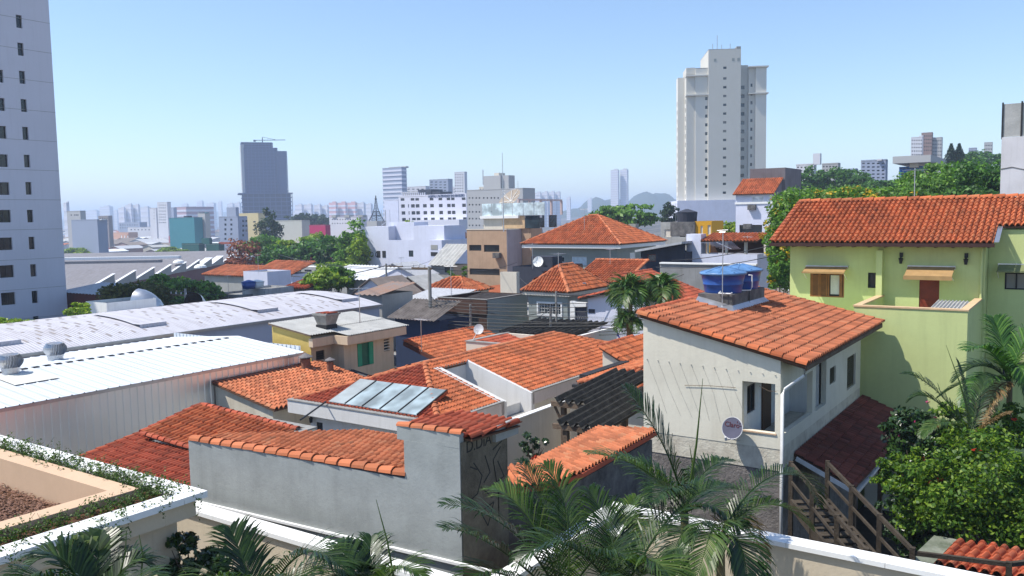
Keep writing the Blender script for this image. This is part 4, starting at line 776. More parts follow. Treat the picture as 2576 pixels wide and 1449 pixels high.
q = MB(); q.quad(*([(-46, 48.7, -12), (-46, 48.7, -6.8)] + [(-45.8 - 13.5 * i / N, 48.7, vz(i / N) - .03) for i in range(1, N)] + [(-59.2, 48.7, -6.8), (-59.2, 48.7, -12)])); part('end_wall', q, M_LAV, vw)
q = MB(); q.box(-45.8, -45.7, -6, 48.8, -6.86, -6.70); part('gutter', q, M_METAL, vw)
m_lap = plain('lap_stain', (.30, .27, .26), .9); q = MB()
for i in range(2, 12):
    t = i / 16 - .02
    for k in range(60):
        if random.random() < .6: b_ = 2 + k * .78 + (i % 2) * .4; l = random.uniform(.2, .8); a = -45.8 - 13.5 * t; q.quad((a, b_, vz(t) + .012), (a, b_ + .15, vz(t) + .012), (a + l, b_ + .15, vz(t - l / 13.5) + .012), (a + l, b_, vz(t - l / 13.5) + .012))
part('lap_stains', q, m_lap, vw, kind='stuff')
for b_ in (21.5, 30.2, 39, 47): 
    q = MB(); vs_ = []
    for i in range(9): t = .12 + .05 * i; vs_ += [(-45.8 - 13.5 * t, b_ - .9, vz(t) + .1 + (.12 if i == 0 else 0)), (-45.8 - 13.5 * t, b_ + .9, vz(t) + .1 + (.12 if i == 0 else 0)), (-45.8 - 13.5 * t, b_ - .9, vz(t) + .0), (-45.8 - 13.5 * t, b_ + .9, vz(t))]
    q.add(vs_, [(4 * i, 4 * i + 1, 4 * i + 5, 4 * i + 4) for i in range(8)] + [(0, 2, 3, 1)]); part('raised_vent', q, M_VAULT, vw)
def duct(lab, px, py, Y, r, turn):
    p = np.array(on_y(px, py, Y)); t = thing('exhaust_duct', lab, 'duct', tuple(p - [0, 0, 2.6])); pts = [(p[0], p[1], p[2] - 2.8), (p[0], p[1], p[2] - .8), (p[0] + turn * .1, p[1], p[2] - .3)]
    for k in range(6): a = k / 5 * 1.45; pts.append((p[0] + turn * (.1 + .9 * (1 - math.cos(a))) * r, p[1] - .15 * k, p[2] - .3 + .9 * math.sin(a) * r))
    mb = MB(); mb.tube(pts, r, 16); mb.f = mb.f[:-2]; part('pipe', mb, M_METAL, t, smooth=True); mi = MB().tube([Vector(x) for x in pts], r * .96, 16); mi.f = mi.f[:-1]; part('throat', mi, M_BLACK, t)
duct('large bent exhaust duct opening toward the trees behind the vault', 386, 772, 66, .95, -1.2); duct('second pale exhaust duct with black mouth behind the vault roof', 500, 768, 70, .78, .5)

# ================================================================== yellow house with asbestos roof
M_YEL = paint('mustard_wall', (.62, .46, .14), .35, .15, .8, sc_=1.5); M_PEA = paint('peach_wall', (.64, .50, .35), .3, .3)
yh = thing('yellow_house', 'two storey yellow and peach house with corrugated cement roof', 'house', (-34.5, 33, -11.4))
rzy = lambda a: -5.52 - (a + 36.5) * .135
q = MB(); q.panel((-36.4, 30.15), (1, 0), 3.0, -11.3, -6.55, [], .1, (0, -1)); q.quad((-36.4, 30.15, -6.55), (-33.4, 30.15, -6.55), (-33.4, 30.15, -5.98), (-36.4, 30.15, -5.6)); part('gable_wall', q, M_YEL, yh)
house(yh, -36.35, -33.7, 30.2, 36.1, -11.3, -6.15, M_PEA, [], [(30.75, 31.35, -7.45, -6.95, 'grid')], depth=.14)
house(yh, -33.71, -32.75, 31.85, 35.75, -11.3, -6.6, M_PEA, [], [(32.85, 34.1, -8.05, -6.78, None), (34.95, 35.42, -7.5, -6.78, 'p', plain('louvre_tan', (.35, .25, .16), .7))], depth=.14, name='bay_wall')
m_gr = plain('shutter_green', (.02, .30, .16), .5); sw = part('window', MB().box(-32.86, -32.82, 32.86, 34.09, -8.04, -6.79), plain('shutter_recess', (.01, .12, .07), .5), yh, 'bright green shuttered window')
for y0, y1 in ((32.87, 33.18), (33.75, 34.08)): part('shutter', MB().box(-32.81, -32.73, y0, y1, -8.03, -6.80), m_gr, sw)
for k in range(4): part('louvre', MB().box(-32.83, -32.74, 34.96, 35.41, -7.45 + k * .17, -7.41 + k * .17), M_CREAM, yh)
q = MB(); q.prism([(-33.5, 30.1), (-33.2, 30.1), (-33.2, 31.55), (-32.15, 31.55), (-32.15, 36.2), (-33.5, 36.2)], -6.62, -6.17); part('fascia', q, M_PEA, yh)
part('roof_sheet', corr((-36.5, 30.0, rzy(-36.5)), (0, 1, 0), (1, 0, -.135), 1.62, 3.3), M_ASB, yh); part('roof_sheet', corr((-36.5, 31.62, rzy(-36.5)), (0, 1, 0), (1, 0, -.135), 4.8, 4.4), M_ASB, yh)
q = MB(); q.box(-35.3, -34.9, 31.6, 36.4, rzy(-35.1) + .03, rzy(-35.1) + .045); part('sheet_lap', corr((-34.4, 31.62, rzy(-34.4) + .03), (0, 1, 0), (1, 0, -.135), 4.8, .4), M_ASB, yh)
part('barge', MB().slab([(-36.5, 29.98, rzy(-36.5)), (-33.2, 29.98, rzy(-33.2)), (-33.2, 30.02, rzy(-33.2)), (-36.5, 30.02, rzy(-36.5))], .08), M_WOOD, yh)
wt = thing('cement_tank', 'square concrete water tank with broken tiles on top of the cement roof', 'water tank', (-34.1, 31.95, -5.8)); zt = rzy(-34.1)
q = MB(); q.add([(-34.45, 31.6, zt + .18), (-33.75, 31.6, zt + .18), (-33.75, 32.3, zt + .18), (-34.45, 32.3, zt + .18), (-34.6, 31.45, zt + .75), (-33.6, 31.45, zt + .75), (-33.6, 32.45, zt + .75), (-34.6, 32.45, zt + .75)], [(0, 3, 2, 1), (4, 5, 6, 7), (0, 1, 5, 4), (1, 2, 6, 5), (2, 3, 7, 6), (3, 0, 4, 7)]); part('body', q, bare('stained_cement', (.22, .20, .17), (.40, .37, .33), 2.5), wt)
part('rim', MB().box(-34.64, -33.56, 31.41, 32.49, zt + .70, zt + .80), M_CONC, wt); part('base', MB().box(-34.5, -33.7, 31.55, 32.35, zt - .1, zt + .18), M_BLACK, wt)
for k in range(4): q = MB(); x = -34.5 + k * .24; q.slab([(x, 31.55 + .1 * (k % 2), zt + .84), (x + .22, 31.5, zt + .86), (x + .24, 32.3, zt + .85), (x, 32.35, zt + .83)], .03); part('cover_tile', q, M_CLAYR, wt)
lk = thing('shed_roof', 'low dark corrugated roof between the chimneys and the peach wall', 'roof', (-31.8, 31.6, -9)); part('sheet', corr((-33.1, 30.9, -8.05), (0, 1, 0), (1, 0, -.16), 1.6, 2.0), plain('dark_fibre', (.05, .055, .06), .7), lk); part('wall', MB().box(-33.0, -31.4, 31.0, 32.3, -11.3, -8.45), M_CREAM, lk)
part('door', MB().box(-31.42, -31.38, 31.2, 32.0, -10.6, -8.6), M_BLACK, lk)

# ================================================================== north roof
nh = thing('north_house', 'house with plain orange mono pitch roof beyond the peach wall', 'house', (-31, 40, -11.4))
tile_roof(nh, [(-32.6, 36.45, -7.1), (-28.75, 36.45, -8.35), (-28.75, 43.6, -8.35), (-32.6, 43.6, -7.1)], (1, 0), M_CLAY, e=.36, w=.24)
caps(nh, (-32.6, 36.45, -7.06), (-32.6, 43.6, -7.06), M_CLAYD, .11, .38); caps(nh, (-32.6, 43.6, -7.06), (-28.75, 43.6, -8.3), M_CLAY, .11, .36, 'verge_tile'); part('wall', MB().box(-32.3, -28.9, 36.7, 43.4, -11.3, -8.4), M_CREAM, nh)
part('verge_board', MB().slab([(-32.6, 36.40, -7.14), (-28.75, 36.40, -8.4), (-28.75, 36.46, -8.4), (-32.6, 36.46, -7.14)], .2), plain('dark_red_board', (.10, .03, .02), .7), nh)
# ================================================================== middle distance: houses on the same street grid
def gb(C, L, R, Y):
    a1, b0, z = on_y(*C, Y); a0 = on_b(L, C[1], b0)[0]; b1 = on_a(R, C[1], a1)[1]; return a0, a1, b0, b1, z
def gnd(a, b): w = wxy(a, b); return ground_h(w[0], w[1])
def rects(lst, plane, val, lo, hi, st='w'):
    out = []
    for r in lst:
        f = on_b if plane == 'b' else on_a
        p = f(r[0], r[1], val); q = f(r[2], r[3], val); i = 0 if plane == 'b' else 1
        x0, x1 = sorted((p[i], q[i])); z0, z1 = sorted((p[2], q[2]))
        x0 = max(lo + .05, x0); x1 = min(hi - .05, x1)
        if x1 - x0 > .1: out.append((x0, x1, z0, z1, *(r[4:] or (st,))))
    return out
def bld(name, label, cat, C, L, R, Y, m, front=(), side=(), par=.25, roof=None, zb=None, depth=.15, fm=None, gm=None, flat=True, group=None, minb=3.0):
    a0, a1, b0, b1, z = gb(C, L, R, Y); b1 = max(b1, b0 + minb); g = min(gnd(a0, b0), gnd(a1, b1)) - .5 if zb is None else zb
    T = thing(name, label, cat, ((a0 + a1) / 2, (b0 + b1) / 2, g), group)
    house(T, a0, a1, b0, b1, g, z, m, rects(front, 'b', b0, a0, a1), rects(side, 'a', a1, b0, b1), depth=depth, fm=fm, gm=gm)
    if flat: part('roof', MB().box(a0 + .01, a1 - .01, b0 + .01, b1 - .01, z - par - .2, z - par), roof or M_CONC, T)
    return T, a0, a1, b0, b1, z, g
def hip(T, a0, a1, b0, b1, z, rise, m, over=.5, ind=0, w=.3, e=.5, lo=True, capm=None):
    a0 -= over; a1 += over; b0 -= over; b1 += over; A, B = a1 - a0, b1 - b0; z1 = z + rise
    if A >= B: r0, r1 = (a0 + B / 2, (b0 + b1) / 2), (a1 - B / 2 + .001, (b0 + b1) / 2)
    else: r0, r1 = ((a0 + a1) / 2, b0 + A / 2), ((a0 + a1) / 2, b1 - A / 2 + .001)
    P0, P1 = (*r0, z1), (*r1, z1); c = [(a0, b0, z), (a1, b0, z), (a1, b1, z), (a0, b1, z)]
    if A >= B: fs = [((c[0], c[1], P1, P0), (0, -1)), ((c[1], c[2], P1), (1, 0)), ((c[2], c[3], P0, P1), (0, 1)), ((c[3], c[0], P0), (-1, 0))]; hp = [(P0, c[0]), (P0, c[3]), (P1, c[1]), (P1, c[2]), (P0, P1)]
    else: fs = [((c[0], c[1], P0), (0, -1)), ((c[1], c[2], P1, P0), (1, 0)), ((c[2], c[3], P1), (0, 1)), ((c[3], c[0], P0, P1), (-1, 0))]; hp = [(P0, c[0]), (P0, c[1]), (P1, c[2]), (P1, c[3]), (P0, P1)]
    for i, (pl_, d) in enumerate(fs): tile_roof(T, list(pl_), d, m, w=w if i < 2 else .5, e=e if i < 2 else .8, ind=ind if i < 2 else 0, lo=lo)
    for p_, q_ in hp:
        if (Vector(p_) - Vector(q_)).length > .5: caps(T, (p_[0], p_[1], p_[2] + .03), (q_[0], q_[1], q_[2] + .03), capm or m, .13, .8, 'hip_tile')
M_BROWN = paint('brown_tile_wall', (.085, .045, .032), .3, .3, .3); M_NAVY = paint('navy_wall', (.03, .045, .09), .2, .2); M_DARKW = paint('slate_wall', (.045, .05, .07), .3, .3); M_HGREY = paint('sage_grey_wall', (.30, .33, .31), .2, .2)
M_LILAC = paint('lilac_white_wall', (.66, .68, .80), .15, .15); M_TAN = paint('tan_block_wall', (.48, .33, .22), .3, .3, .3); M_STEELR = plain('grey_sheet_roof', (.42, .43, .45), .6)

# brown shop with sunken cement roof
T, a0, a1, b0, b1, z, g = bld('brown_building', 'dark brown tiled building with sunken cement roof by the street pole', 'building', (1223.5, 754.6), 1101.4, 1325, 60, M_BROWN, [(1128, 790, 1160, 835, 'bars'), (1178, 795, 1205, 850, 'bars')], flat=False)
part('side_wall', MB().box(a1 + .003, a1 + .05, b0 + .02, b1, g, z - .02), M_HGREY, T); part('roof_sheet', corr((a0 + .2, b0 + .3, z - .55), (1, 0, 0), (0, 1, .10), a1 - a0 - .4, b1 - b0 - .3), bare('sooty_sheet', (.035, .03, .03), (.09, .08, .075), 2), T)
q = MB(); q.box(a0 - .05, a1 + .08, b0 - .05, b0 + .15, z, z + .05); q.box(a1 - .1, a1 + .08, b0 + .15, b1, z, z + .05); q.box(a0 - .05, a0 + .12, b0 + .15, b1, z, z + .05); part('coping', q, M_CONC, T)
part('cornice', MB().box(a0 - .12, a1 + .1, b0 - .14, b0 - .003, z - 1.0, z - .06), M_BROWN, T)
# navy house
T, a0, a1, b0, b1, z, g = bld('navy_house', 'navy walled house with dark cement sheet roof beside the pole', 'house', (1107, 806), 994, 1110, 53, M_NAVY, [], flat=False); 
part('roof_sheet', corr((a0 - .3, b0 - .5, z), (1, 0, 0), (0, 1, .36), a1 - a0 + .3, 3.0, .25, .04), bare('brown_sheet', (.10, .085, .075), (.24, .21, .19), 2), T)
# pale sheet roof behind
T, a0, a1, b0, b1, z, g = bld('sheet_roof_house', 'low house with pale corrugated roof behind the vault end', 'house', (1040, 778), 966, 1070, 73, M_GREY, flat=False); part('roof_sheet', corr((a0 - .2, b0 - .3, z), (1, 0, 0), (0, 1, .16), a1 - a0 + 1.8, 7.5, .3, .04), plain('pale_sheet', (.55, .55, .56), .6), T)
# grey house with white window
T, a0, a1, b0, b1, z, g = bld('grey_house', 'sage grey house with white barred window and orange hip roof', 'house', (1427, 734), 1329, 1515, 60, M_HGREY, [(1355, 762, 1411, 793, 'grid', M_WFRAME)], flat=False)
hip(T, a0, a1, b0, b1, z, 1.75, M_CLAY, .35, ind=150, w=.24, e=.4, lo=False, capm=M_CLAYP); q = MB(); q.box(a0 - .3, a1 + .3, b0 - .3, b0 - .02, z - .32, z - .05); q.box(a1 + .02, a1 + .3, b0 - .02, b1 + .3, z - .32, z - .05); part('cornice', q, M_CREAM, T)
wq = rects([(1351, 758, 1415, 797)], 'b', b0, a0, a1)[0]; q = MB(); [q.box(*v) for v in ((wq[0], wq[1], b0 - .06, b0 - .003, wq[3] - .12, wq[3]), (wq[0], wq[1], b0 - .06, b0 - .003, wq[2], wq[2] + .12), (wq[0], wq[0] + .12, b0 - .06, b0 - .003, wq[2] + .12, wq[3] - .12), (wq[1] - .12, wq[1], b0 - .06, b0 - .003, wq[2] + .12, wq[3] - .12))]; part('window_surround', q, M_CAP, T)
p_ = on_a(1468, 722, a1); part('wall_emblem', dish_mb(Vector((a1 + .05, p_[1], p_[2] - .1)), Vector((1, -.2, 0)), .45, .03), M_CAP, T)
# rear wing
T, a0, a1, b0, b1, z, g = bld('rear_house', 'house with ribbed orange roof and pale verge behind the palms', 'house', (1564, 712), 1500, 1590, 66, M_HGREY, flat=False, minb=5)
rz2 = 1.55; tile_roof(T, [(a0 - 2.2, b0 - .4, z), (a1 + .3, b0 - .4, z), (a1 + .3, b0 + 4, z + rz2), (a0 - 2.2, b0 + 4, z + rz2)], (0, -1), M_CLAY, w=.24, e=.4, ind=120); caps(T, (a1 + .35, b0 - .4, z + .03), (a1 + .35, b0 + 4, z + rz2 + .03), M_CLAYP, .13, .36, 'verge_tile'); caps(T, (a0 - 2.2, b0 + 4, z + rz2 + .03), (a1 + .3, b0 + 4, z + rz2 + .03), M_CLAYP, .13, .4)
# courtyard car port with dark channel sheets
cp = thing('car_port', 'dark ribbed car port roof with barbed spikes in front of the grey house', 'car port', (*on_y(1330, 840, 53)[:2], -11.3)); p_ = on_y(1245, 825, 53)
for k in range(12): part('channel_sheet', chan((p_[0] + 1.1 + k * .43, p_[1] - .9 - 0 * k, p_[2] - .15), 4.8, .4, .16), M_CHAN, cp)
for k in range(4): part('post', MB().box(p_[0] + 1 + k * 1.6, p_[0] + 1.12 + k * 1.6, p_[1] - .8, p_[1] - .68, -11.3, p_[2] - .1), M_WOOD, cp)
part('wall', MB().box(p_[0] + 6.3, p_[0] + 6.5, p_[1] - 1, p_[1] + 4, -11.3, p_[2] + .0), M_WHITE, cp)
q = MB(); p2 = (p_[0] + .6, p_[1] + 4.0, p_[2] + .35)
for k in range(48): x = p2[0] + k * .13; q.tube([(x - .05, p2[1], p2[2] + .18), (x, p2[1], p2[2]), (x + .05, p2[1], p2[2] + .2)], .012, 3)
part('spikes', q, M_METAL, cp)
# white house with tag
T, a0, a1, b0, b1, z, g = bld('white_house', 'bluish white house with dark gate and blue sprayed tag behind the palms', 'house', (1620, 752), 1478, 1640, 52, M_LILAC, [(1553, 775, 1590, 828, 'grid')], flat=False)
tile_roof(T, [(a0 - .5, b0 - .3, z - .15), (a1 + .3, b0 - .3, z + 1.0), (a1 + .3, b1 + .5, z + 1.0), (a0 - .5, b1 + .5, z - .15)], (-1, 0), M_CLAYR, ind=0, lo=True, w=.3, e=.5); caps(T, (a0 - .5, b0 - .3, z - .1), (a1 + .3, b0 - .3, z + 1.05), M_CLAYR, .13, .4, 'verge_tile'); q = MB(); q.quad((a0, b0, z), (a1, b0, z), (a1, b0, z + .95)); part('gable_wall', q, M_LILAC, T)
p_ = on_b(1512, 849, b0 - .02); text(T, '5/A', p_, (1, 0, 0), (0, 0, 1), .95, plain('blue_spray', (.01, .03, .25), .7), 'graffiti')
p_ = on_b(1481, 783, b0 - .01); part('name_plate', MB().box(p_[0], p_[0] + .45, b0 - .03, b0 - .003, p_[2] - .1, p_[2] + .15), M_DARKW, T)
gt = thing('gate', 'dark tall metal gate with white frame beside the tagged white wall', 'gate', (*on_b(1460, 836, b0 + 1)[:2], -11.3)); p_ = on_b(1444, 771, b0 + .6); q_ = on_b(1476, 771, b0 + .6)
part('door', MB().box(p_[0] + .1, q_[0] - .05, b0 + .6, b0 + .66, -11.3, p_[2]), M_DARKW, gt); q = MB(); q.box(p_[0] - .25, p_[0] + .1, b0 + .5, b0 + .75, -11.3, p_[2] + .35); q.box(p_[0] + .1, q_[0], b0 + .5, b0 + .75, p_[2], p_[2] + .3); part('frame', q, M_CAP, gt)
# red roof to the right of it, garden wall, carport, white walls
T, a0, a1, b0, b1, z, g = bld('red_roof_cottage', 'cottage with dull red tile roof behind the water tanks', 'house', (1690, 762), 1600, 1765, 52, M_CREAM, flat=False); tile_roof(T, [(a0 - 1.6, b0 - .3, z + 1.55), (a1 + .3, b0 - .3, z), (a1 + .3, b1 + .8, z), (a0 - 1.6, b1 + .8, z + 1.55)], (1, 0), M_CLAYR, w=.24, e=.4, ind=200); caps(T, (a0 - 1.6, b0 - .3, z + 1.6), (a0 - 1.6, b1 + .8, z + 1.6), M_CLAYD, .12, .4)
T, a0, a1, b0, b1, z, g = bld('rear_garden_wall', 'long stained grey garden wall with white coping behind the cottage', 'wall', (1900, 668), 1660, 1905, 64, paint('stained_grey_wall', (.30, .30, .30), .5, .6), flat=False, minb=.3); part('coping', MB().box(a0, a1 + .1, b0 - .1, b0 + .35, z, z + .12), M_CAP, T)
T, a0, a1, b0, b1, z, g = bld('white_terrace_house', 'white terrace wall with tall pillar and tile canopy behind', 'house', (1905, 640), 1763, 1910, 72, M_LILAC, flat=False, minb=4)
p_ = on_b(1727, 589, b0); part('pillar', MB().box(p_[0], a0 + .02, b0 - .02, b0 + 1.2, g, p_[2]), M_LILAC, T); zt = on_b(1830, 606, b0 + .5)[2]; tile_roof(T, [(a0, b0 - .1, zt), (a1, b0 - .1, zt), (a1, b0 + 3, zt + .6), (a0, b0 + 3, zt + .6)], (0, -1), M_CLAY, lo=True, ind=0, w=.3, e=.5); part('back_wall', MB().box(a0, a1, b0 + 2.2, b0 + 2.4, z, zt + .3), M_BROWN, T)
for k in range(4): part('post', MB().box(a0 + .4 + k * 1.7, a0 + .6 + k * 1.7, b0 + .3, b0 + .5, z - .1, zt), M_CREAM, T)
T, a0, a1, b0, b1, z, g = bld('carport_house', 'dark open carport with pale sloping roof edge beside the white pillar', 'house', (1724, 634), 1612, 1730, 74, M_DARKW, [(1628, 640, 1650, 658, 'p', M_RED)], flat=False); z1 = on_b(1724, 607, b0)[2]; z0 = on_b(1612, 628, b0)[2]
part('roof', MB().slab([(a0 - .2, b0 - .8, z0), (a1, b0 - .8, z1), (a1, b1 + 2, z1), (a0 - .2, b1 + 2, z0)], .2), M_STEELR, T); q = MB(); q.quad((a0, b0, z), (a1, b0, z), (a1, b0, z1 - .2), (a0, b0, z0 - .2)); part('gable_wall', q, M_DARKW, T)
# black building with dish, white panel
T, a0, a1, b0, b1, z, g = bld('black_building', 'slate black flat building with brown side wall and roof dish', 'building', (1383, 672), 1289, 1465, 80, M_DARKW, flat=True); part('side_wall', MB().box(a1 + .003, a1 + .06, b0 + .02, b1, g, z - .05), paint('umber_wall', (.22, .14, .10), .4, .4), T); p_ = on_b(1342, 655, b0 + 1); part('roof_hut', MB().box(p_[0], p_[0] + 2.4, b0 + .6, b0 + 2.4, z - .3, p_[2] + .4), M_DARKW, T)
dish('white dish with lettering on the slate black building', (p_[0] + 1.1, b0 + .1, p_[2] - .05), (.25, -1, .3), .52, (p_[0] + 1.1, b0 + .6, z), m=M_CAP)
T, a0, a1, b0, b1, z, g = bld('white_shaft', 'plain pale block with broken bricks on top in front of the tan building', 'building', (1299, 685), 1258, 1301, 78, M_CREAM, minb=.5)
# big grey house with hip roof
T, a0, a1, b0, b1, z, g = bld('hip_roof_house', 'large sage grey house with wide orange hip roof and white cornice', 'house', (1552, 622), 1338, 1650, 88, M_HGREY, [(1366, 645, 1420, 660, 'w', M_WFRAME), (1438, 645, 1476, 668, 'p', M_CAP, plain('pale_shutter', (.60, .70, .76), .6)), (1496, 648, 1518, 664, 'grid', M_WFRAME), (1530, 648, 1552, 664, 'grid', M_WFRAME)], [(1585, 636, 1600, 660, 'p', M_CAP, M_CAP)], flat=False)
hip(T, a0, a1, b0, b1, z + .35, 3.0, M_CLAY, .9, ind=0, w=.26, e=.45, capm=M_CLAYP); q = MB(); q.box(a0 - .8, a1 + .8, b0 - .8, b0 - .02, z - .1, z + .3); q.box(a1 + .02, a1 + .8, b0 - .02, b1 + .8, z - .1, z + .3); q.box(a0 - .8, a0 - .02, b0 - .02, b1 + .8, z - .1, z + .3); part('cornice', q, M_CAP, T)
p_ = on_a(1594, 600, a1 - 2.2); part('chimney', MB().box(p_[0] - .45, p_[0] + .45, p_[1] - .4, p_[1] + .4, z + .2, z + 2.3), M_HGREY, T); p_ = on_b(1356, 655, b0 - .3)
dish('small white dish tilted on the wall of the large hip roof house', on_b(1524, 664, b0 - .6), (.8, -1, .4), .45, on_b(1519, 664, b0), m=M_CAP)
# tan building with penthouse
T, a0, a1, b0, b1, z, g = bld('tan_building', 'tan block building with barred window bands and rooftop penthouse', 'building', (1274, 578), 1174, 1364, 104, M_TAN, [(1180, 616, 1211, 631, 'bars'), (1217, 616, 1256, 634, 'bars'), (1181, 675, 1257, 693, 'bars')], flat=True, depth=.3)
part('side_wall', MB().box(a1 + .003, a1 + .06, b0 + .02, b1, g, z), paint('mauve_wall', (.42, .40, .42), .3, .3), T); part('coping', MB().box(a0 - .05, a1 + .08, b0 - .05, b0 + .12, z, z + .12), M_CREAM, T)
p0_ = on_b(1216, 535, b0 + 3); c_ = on_a(1362, 550, a1); zp = on_b(1290, 549, b0 + 3)[2]; part('penthouse', MB().box(p0_[0], a1 - .2, b0 + 3, b1 - .5, z - .3, zp), M_CREAM, T)
part('roof_terrace', MB().box(p0_[0] - .3, a1, b0 + 2.6, b1, zp, zp + .35), M_CAP, T)
part('shutter', MB().box(p0_[0] + 3.0, p0_[0] + 6.4, b0 + 2.94, b0 + 2.997, z + .1, z + 1.7), M_SAND, T); part('window', MB().box(p0_[0] + 6.5, p0_[0] + 8.6, b0 + 2.94, b0 + 2.997, z + .1, z + 1.7), M_GLASS, T)
for k in range(3): y0 = b0 + 4 + k * 3.1; w_ = part('window', MB().box(a1 - .198, a1 - .15, y0, y0 + 1.9, z + .1, z + 1.7), M_BROWN, T); part('pane', MB().box(a1 - .149, a1 - .13, y0 + .15, y0 + 1.75, z + .2, z + 1.6), M_GLASS, w_)
q = MB()
for k in range(5): q.box(a1 - .25, a1 - .02, b0 + 2.8 + k * 2.6, b0 + 3.1 + k * 2.6, zp + .35, zp + 2.2)
q.box(a1 - .25, a1 - .02, b0 + 2.8, b0 + 13.4, zp + 2.2, zp + 2.4); part('frame_posts', q, paint('rose_frame', (.60, .48, .46), .2, .2), T)
q = MB(); [q.box(p0_[0] + k * 1.6, p0_[0] + k * 1.6 + 1.5, b0 + 2.7, b0 + 2.74, zp + .35, zp + 1.9) for k in range(6)]; part('glass_screen', q, glass('screen_glass', (.35, .42, .44), .2), T)
hut = on_a(1377, 580, a1); part('roof_hut', MB().box(a1 + .1, a1 + 1.5, b1 - 5, b1 - 2.5, z - 6, z + .1), M_TAN, T)
q = MB(); q.box(0, 0, 0, 0, 0, 0) if 0 else None
ac = on_b(1250, 642, b0 - .3); solo('air_conditioner', MB().box(ac[0] - .5, ac[0] + .5, b0 - .55, b0 - .05, ac[2] - .35, ac[2] + .3), M_DCONC, 'rusty window air conditioner on the tan block wall', 'air conditioner', (ac[0], b0, ac[2]))
mc = on_y(1280.6, 500, 109); mt = thing('mesh_dish', 'large tan mesh satellite dish on the penthouse roof', 'satellite dish', (mc[0], mc[1], zp + .3)); dn2 = Vector((-.25, -.75, .75)).normalized(); part('reflector', dish_mb(Vector(mc), dn2, 1.75, .38, 24, 5), plain('mesh_tan', (.30, .25, .20), .7), mt, smooth=True)
q = MB(); x_ = dn2.orthogonal().normalized(); y_ = dn2.cross(x_)
for k in range(8): a = k * .785; q.tube([Vector(mc) - dn2 * .36, Vector(mc) + (x_ * math.cos(a) + y_ * math.sin(a)) * 1.7 + dn2 * .02], .03, 4)
part('ribs', q, M_CAP, mt); q = MB(); q.tube([Vector(mc) - dn2 * .4, (mc[0], mc[1], zp + .3)], .1, 8); part('mast', q, M_BLACK, mt); q = MB(); [q.tube([Vector(mc) + (x_ * math.cos(a) + y_ * math.sin(a)) * 1.7, Vector(mc) + dn2 * 1.5], .025, 4) for a in (.3, 2.4, 4.5)]; part('feed_struts', q, M_CAP, mt)
ms = on_y(1267, 575, 103); solo('radio_mast', MB().tube([(ms[0], ms[1], z - .2), (ms[0], ms[1], on_y(1266.5, 384, 103)[2])], .07, 6, .03), M_METAL, 'very tall thin mast rising from the tan building', 'mast', (ms[0], ms[1], z))
ms = on_y(1304, 530, 110); solo('radio_mast', MB().tube([(ms[0], ms[1], zp), (ms[0], ms[1], on_y(1304, 455, 110)[2])], .05, 6, .03), M_METAL, 'short thin whip mast to the side of the mesh dish', 'mast', (ms[0], ms[1], zp))
# white clinic block
T, a0, a1, b0, b1, z, g = bld('white_clinic', 'stepped plain white building with round vents and rooftop cabins', 'building', (1077, 604), 919, 1174, 150, M_LILAC, [(1028, 630, 1040, 646, 'p'), (1048, 630, 1060, 646, 'p')], flat=True)
for x0, x1, yt, dd, nm in ((919, 977, 570, 5, 'stair_block'), (1040, 1117, 568, 6, 'stair_block')): p_ = on_b(x0, yt, b0); q_ = on_b(x1, yt, b0); part(nm, MB().box(p_[0] - .01, q_[0], b0 - .01, b0 + dd, g, p_[2]), M_LILAC, T)
p_ = on_b(1077, 604, b0 - 2); q_ = on_b(1111, 604, b0 - 2); cb = part('corner_block', MB().box(p_[0], q_[0], b0 - 2, b0 + 12, g, p_[2]), M_LILAC, T)
for y0, y1 in ((616, 628), (634, 644)): r_ = rects([(1084, y0, 1101, y1)], 'b', b0 - 2, -999, 999)[0]; part('window', MB().box(r_[0], r_[1], b0 - 2.05, b0 - 2.003, r_[2], r_[3]), M_GREY if y0 < 620 else M_BLACK, T)
for px in (925, 939): p_ = on_b(px + 10, 640, b0); part('round_vent', dish_mb(Vector((p_[0], b0 - .05, p_[2])), Vector((0, -1, 0)), .5, .1, 12, 2), M_BLACK, T)
for px in (948, 962): r_ = rects([(px, 631, px + 9, 648)], 'b', b0, -999, 999)[0]; part('window', MB().box(r_[0], r_[1], b0 - .06, b0 - .012, r_[2], r_[3]), M_BLACK, T)
p_ = on_b(962, 607, b0); part('cabin', MB().box(p_[0], p_[0] + 6, b0 + 2, b0 + 6, z - .3, z + 3.2), M_LILAC, T); p_ = on_b(1117, 600, b0 + 8); part('lean_roof', MB().slab([(p_[0], b0 + 6, z + 2.5), (p_[0] + 6, b0 + 6, z + .2), (p_[0] + 6, b0 + 10, z + .2), (p_[0], b0 + 10, z + 2.5)], .2), M_BROWN, T)
p_ = on_b(960, 560, b0 + 1); q = MB(); [q.tube([(p_[0] + i * 1.1, b0 + 1 + j * 1.1, z), (p_[0] + i * 1.1, b0 + 1 + j * 1.1, z + 5.5)], .05, 4) for i in (0, 1) for j in (0, 1)]; [q.tube([(p_[0], b0 + 1, z + k * .9), (p_[0] + 1.1, b0 + 1, z + k * .9 + .6)], .04, 4) for k in range(6)]; solo('lattice_mast', q, M_METAL, 'small lattice mast on the white stepped building', 'mast', (p_[0], b0 + 1, z))

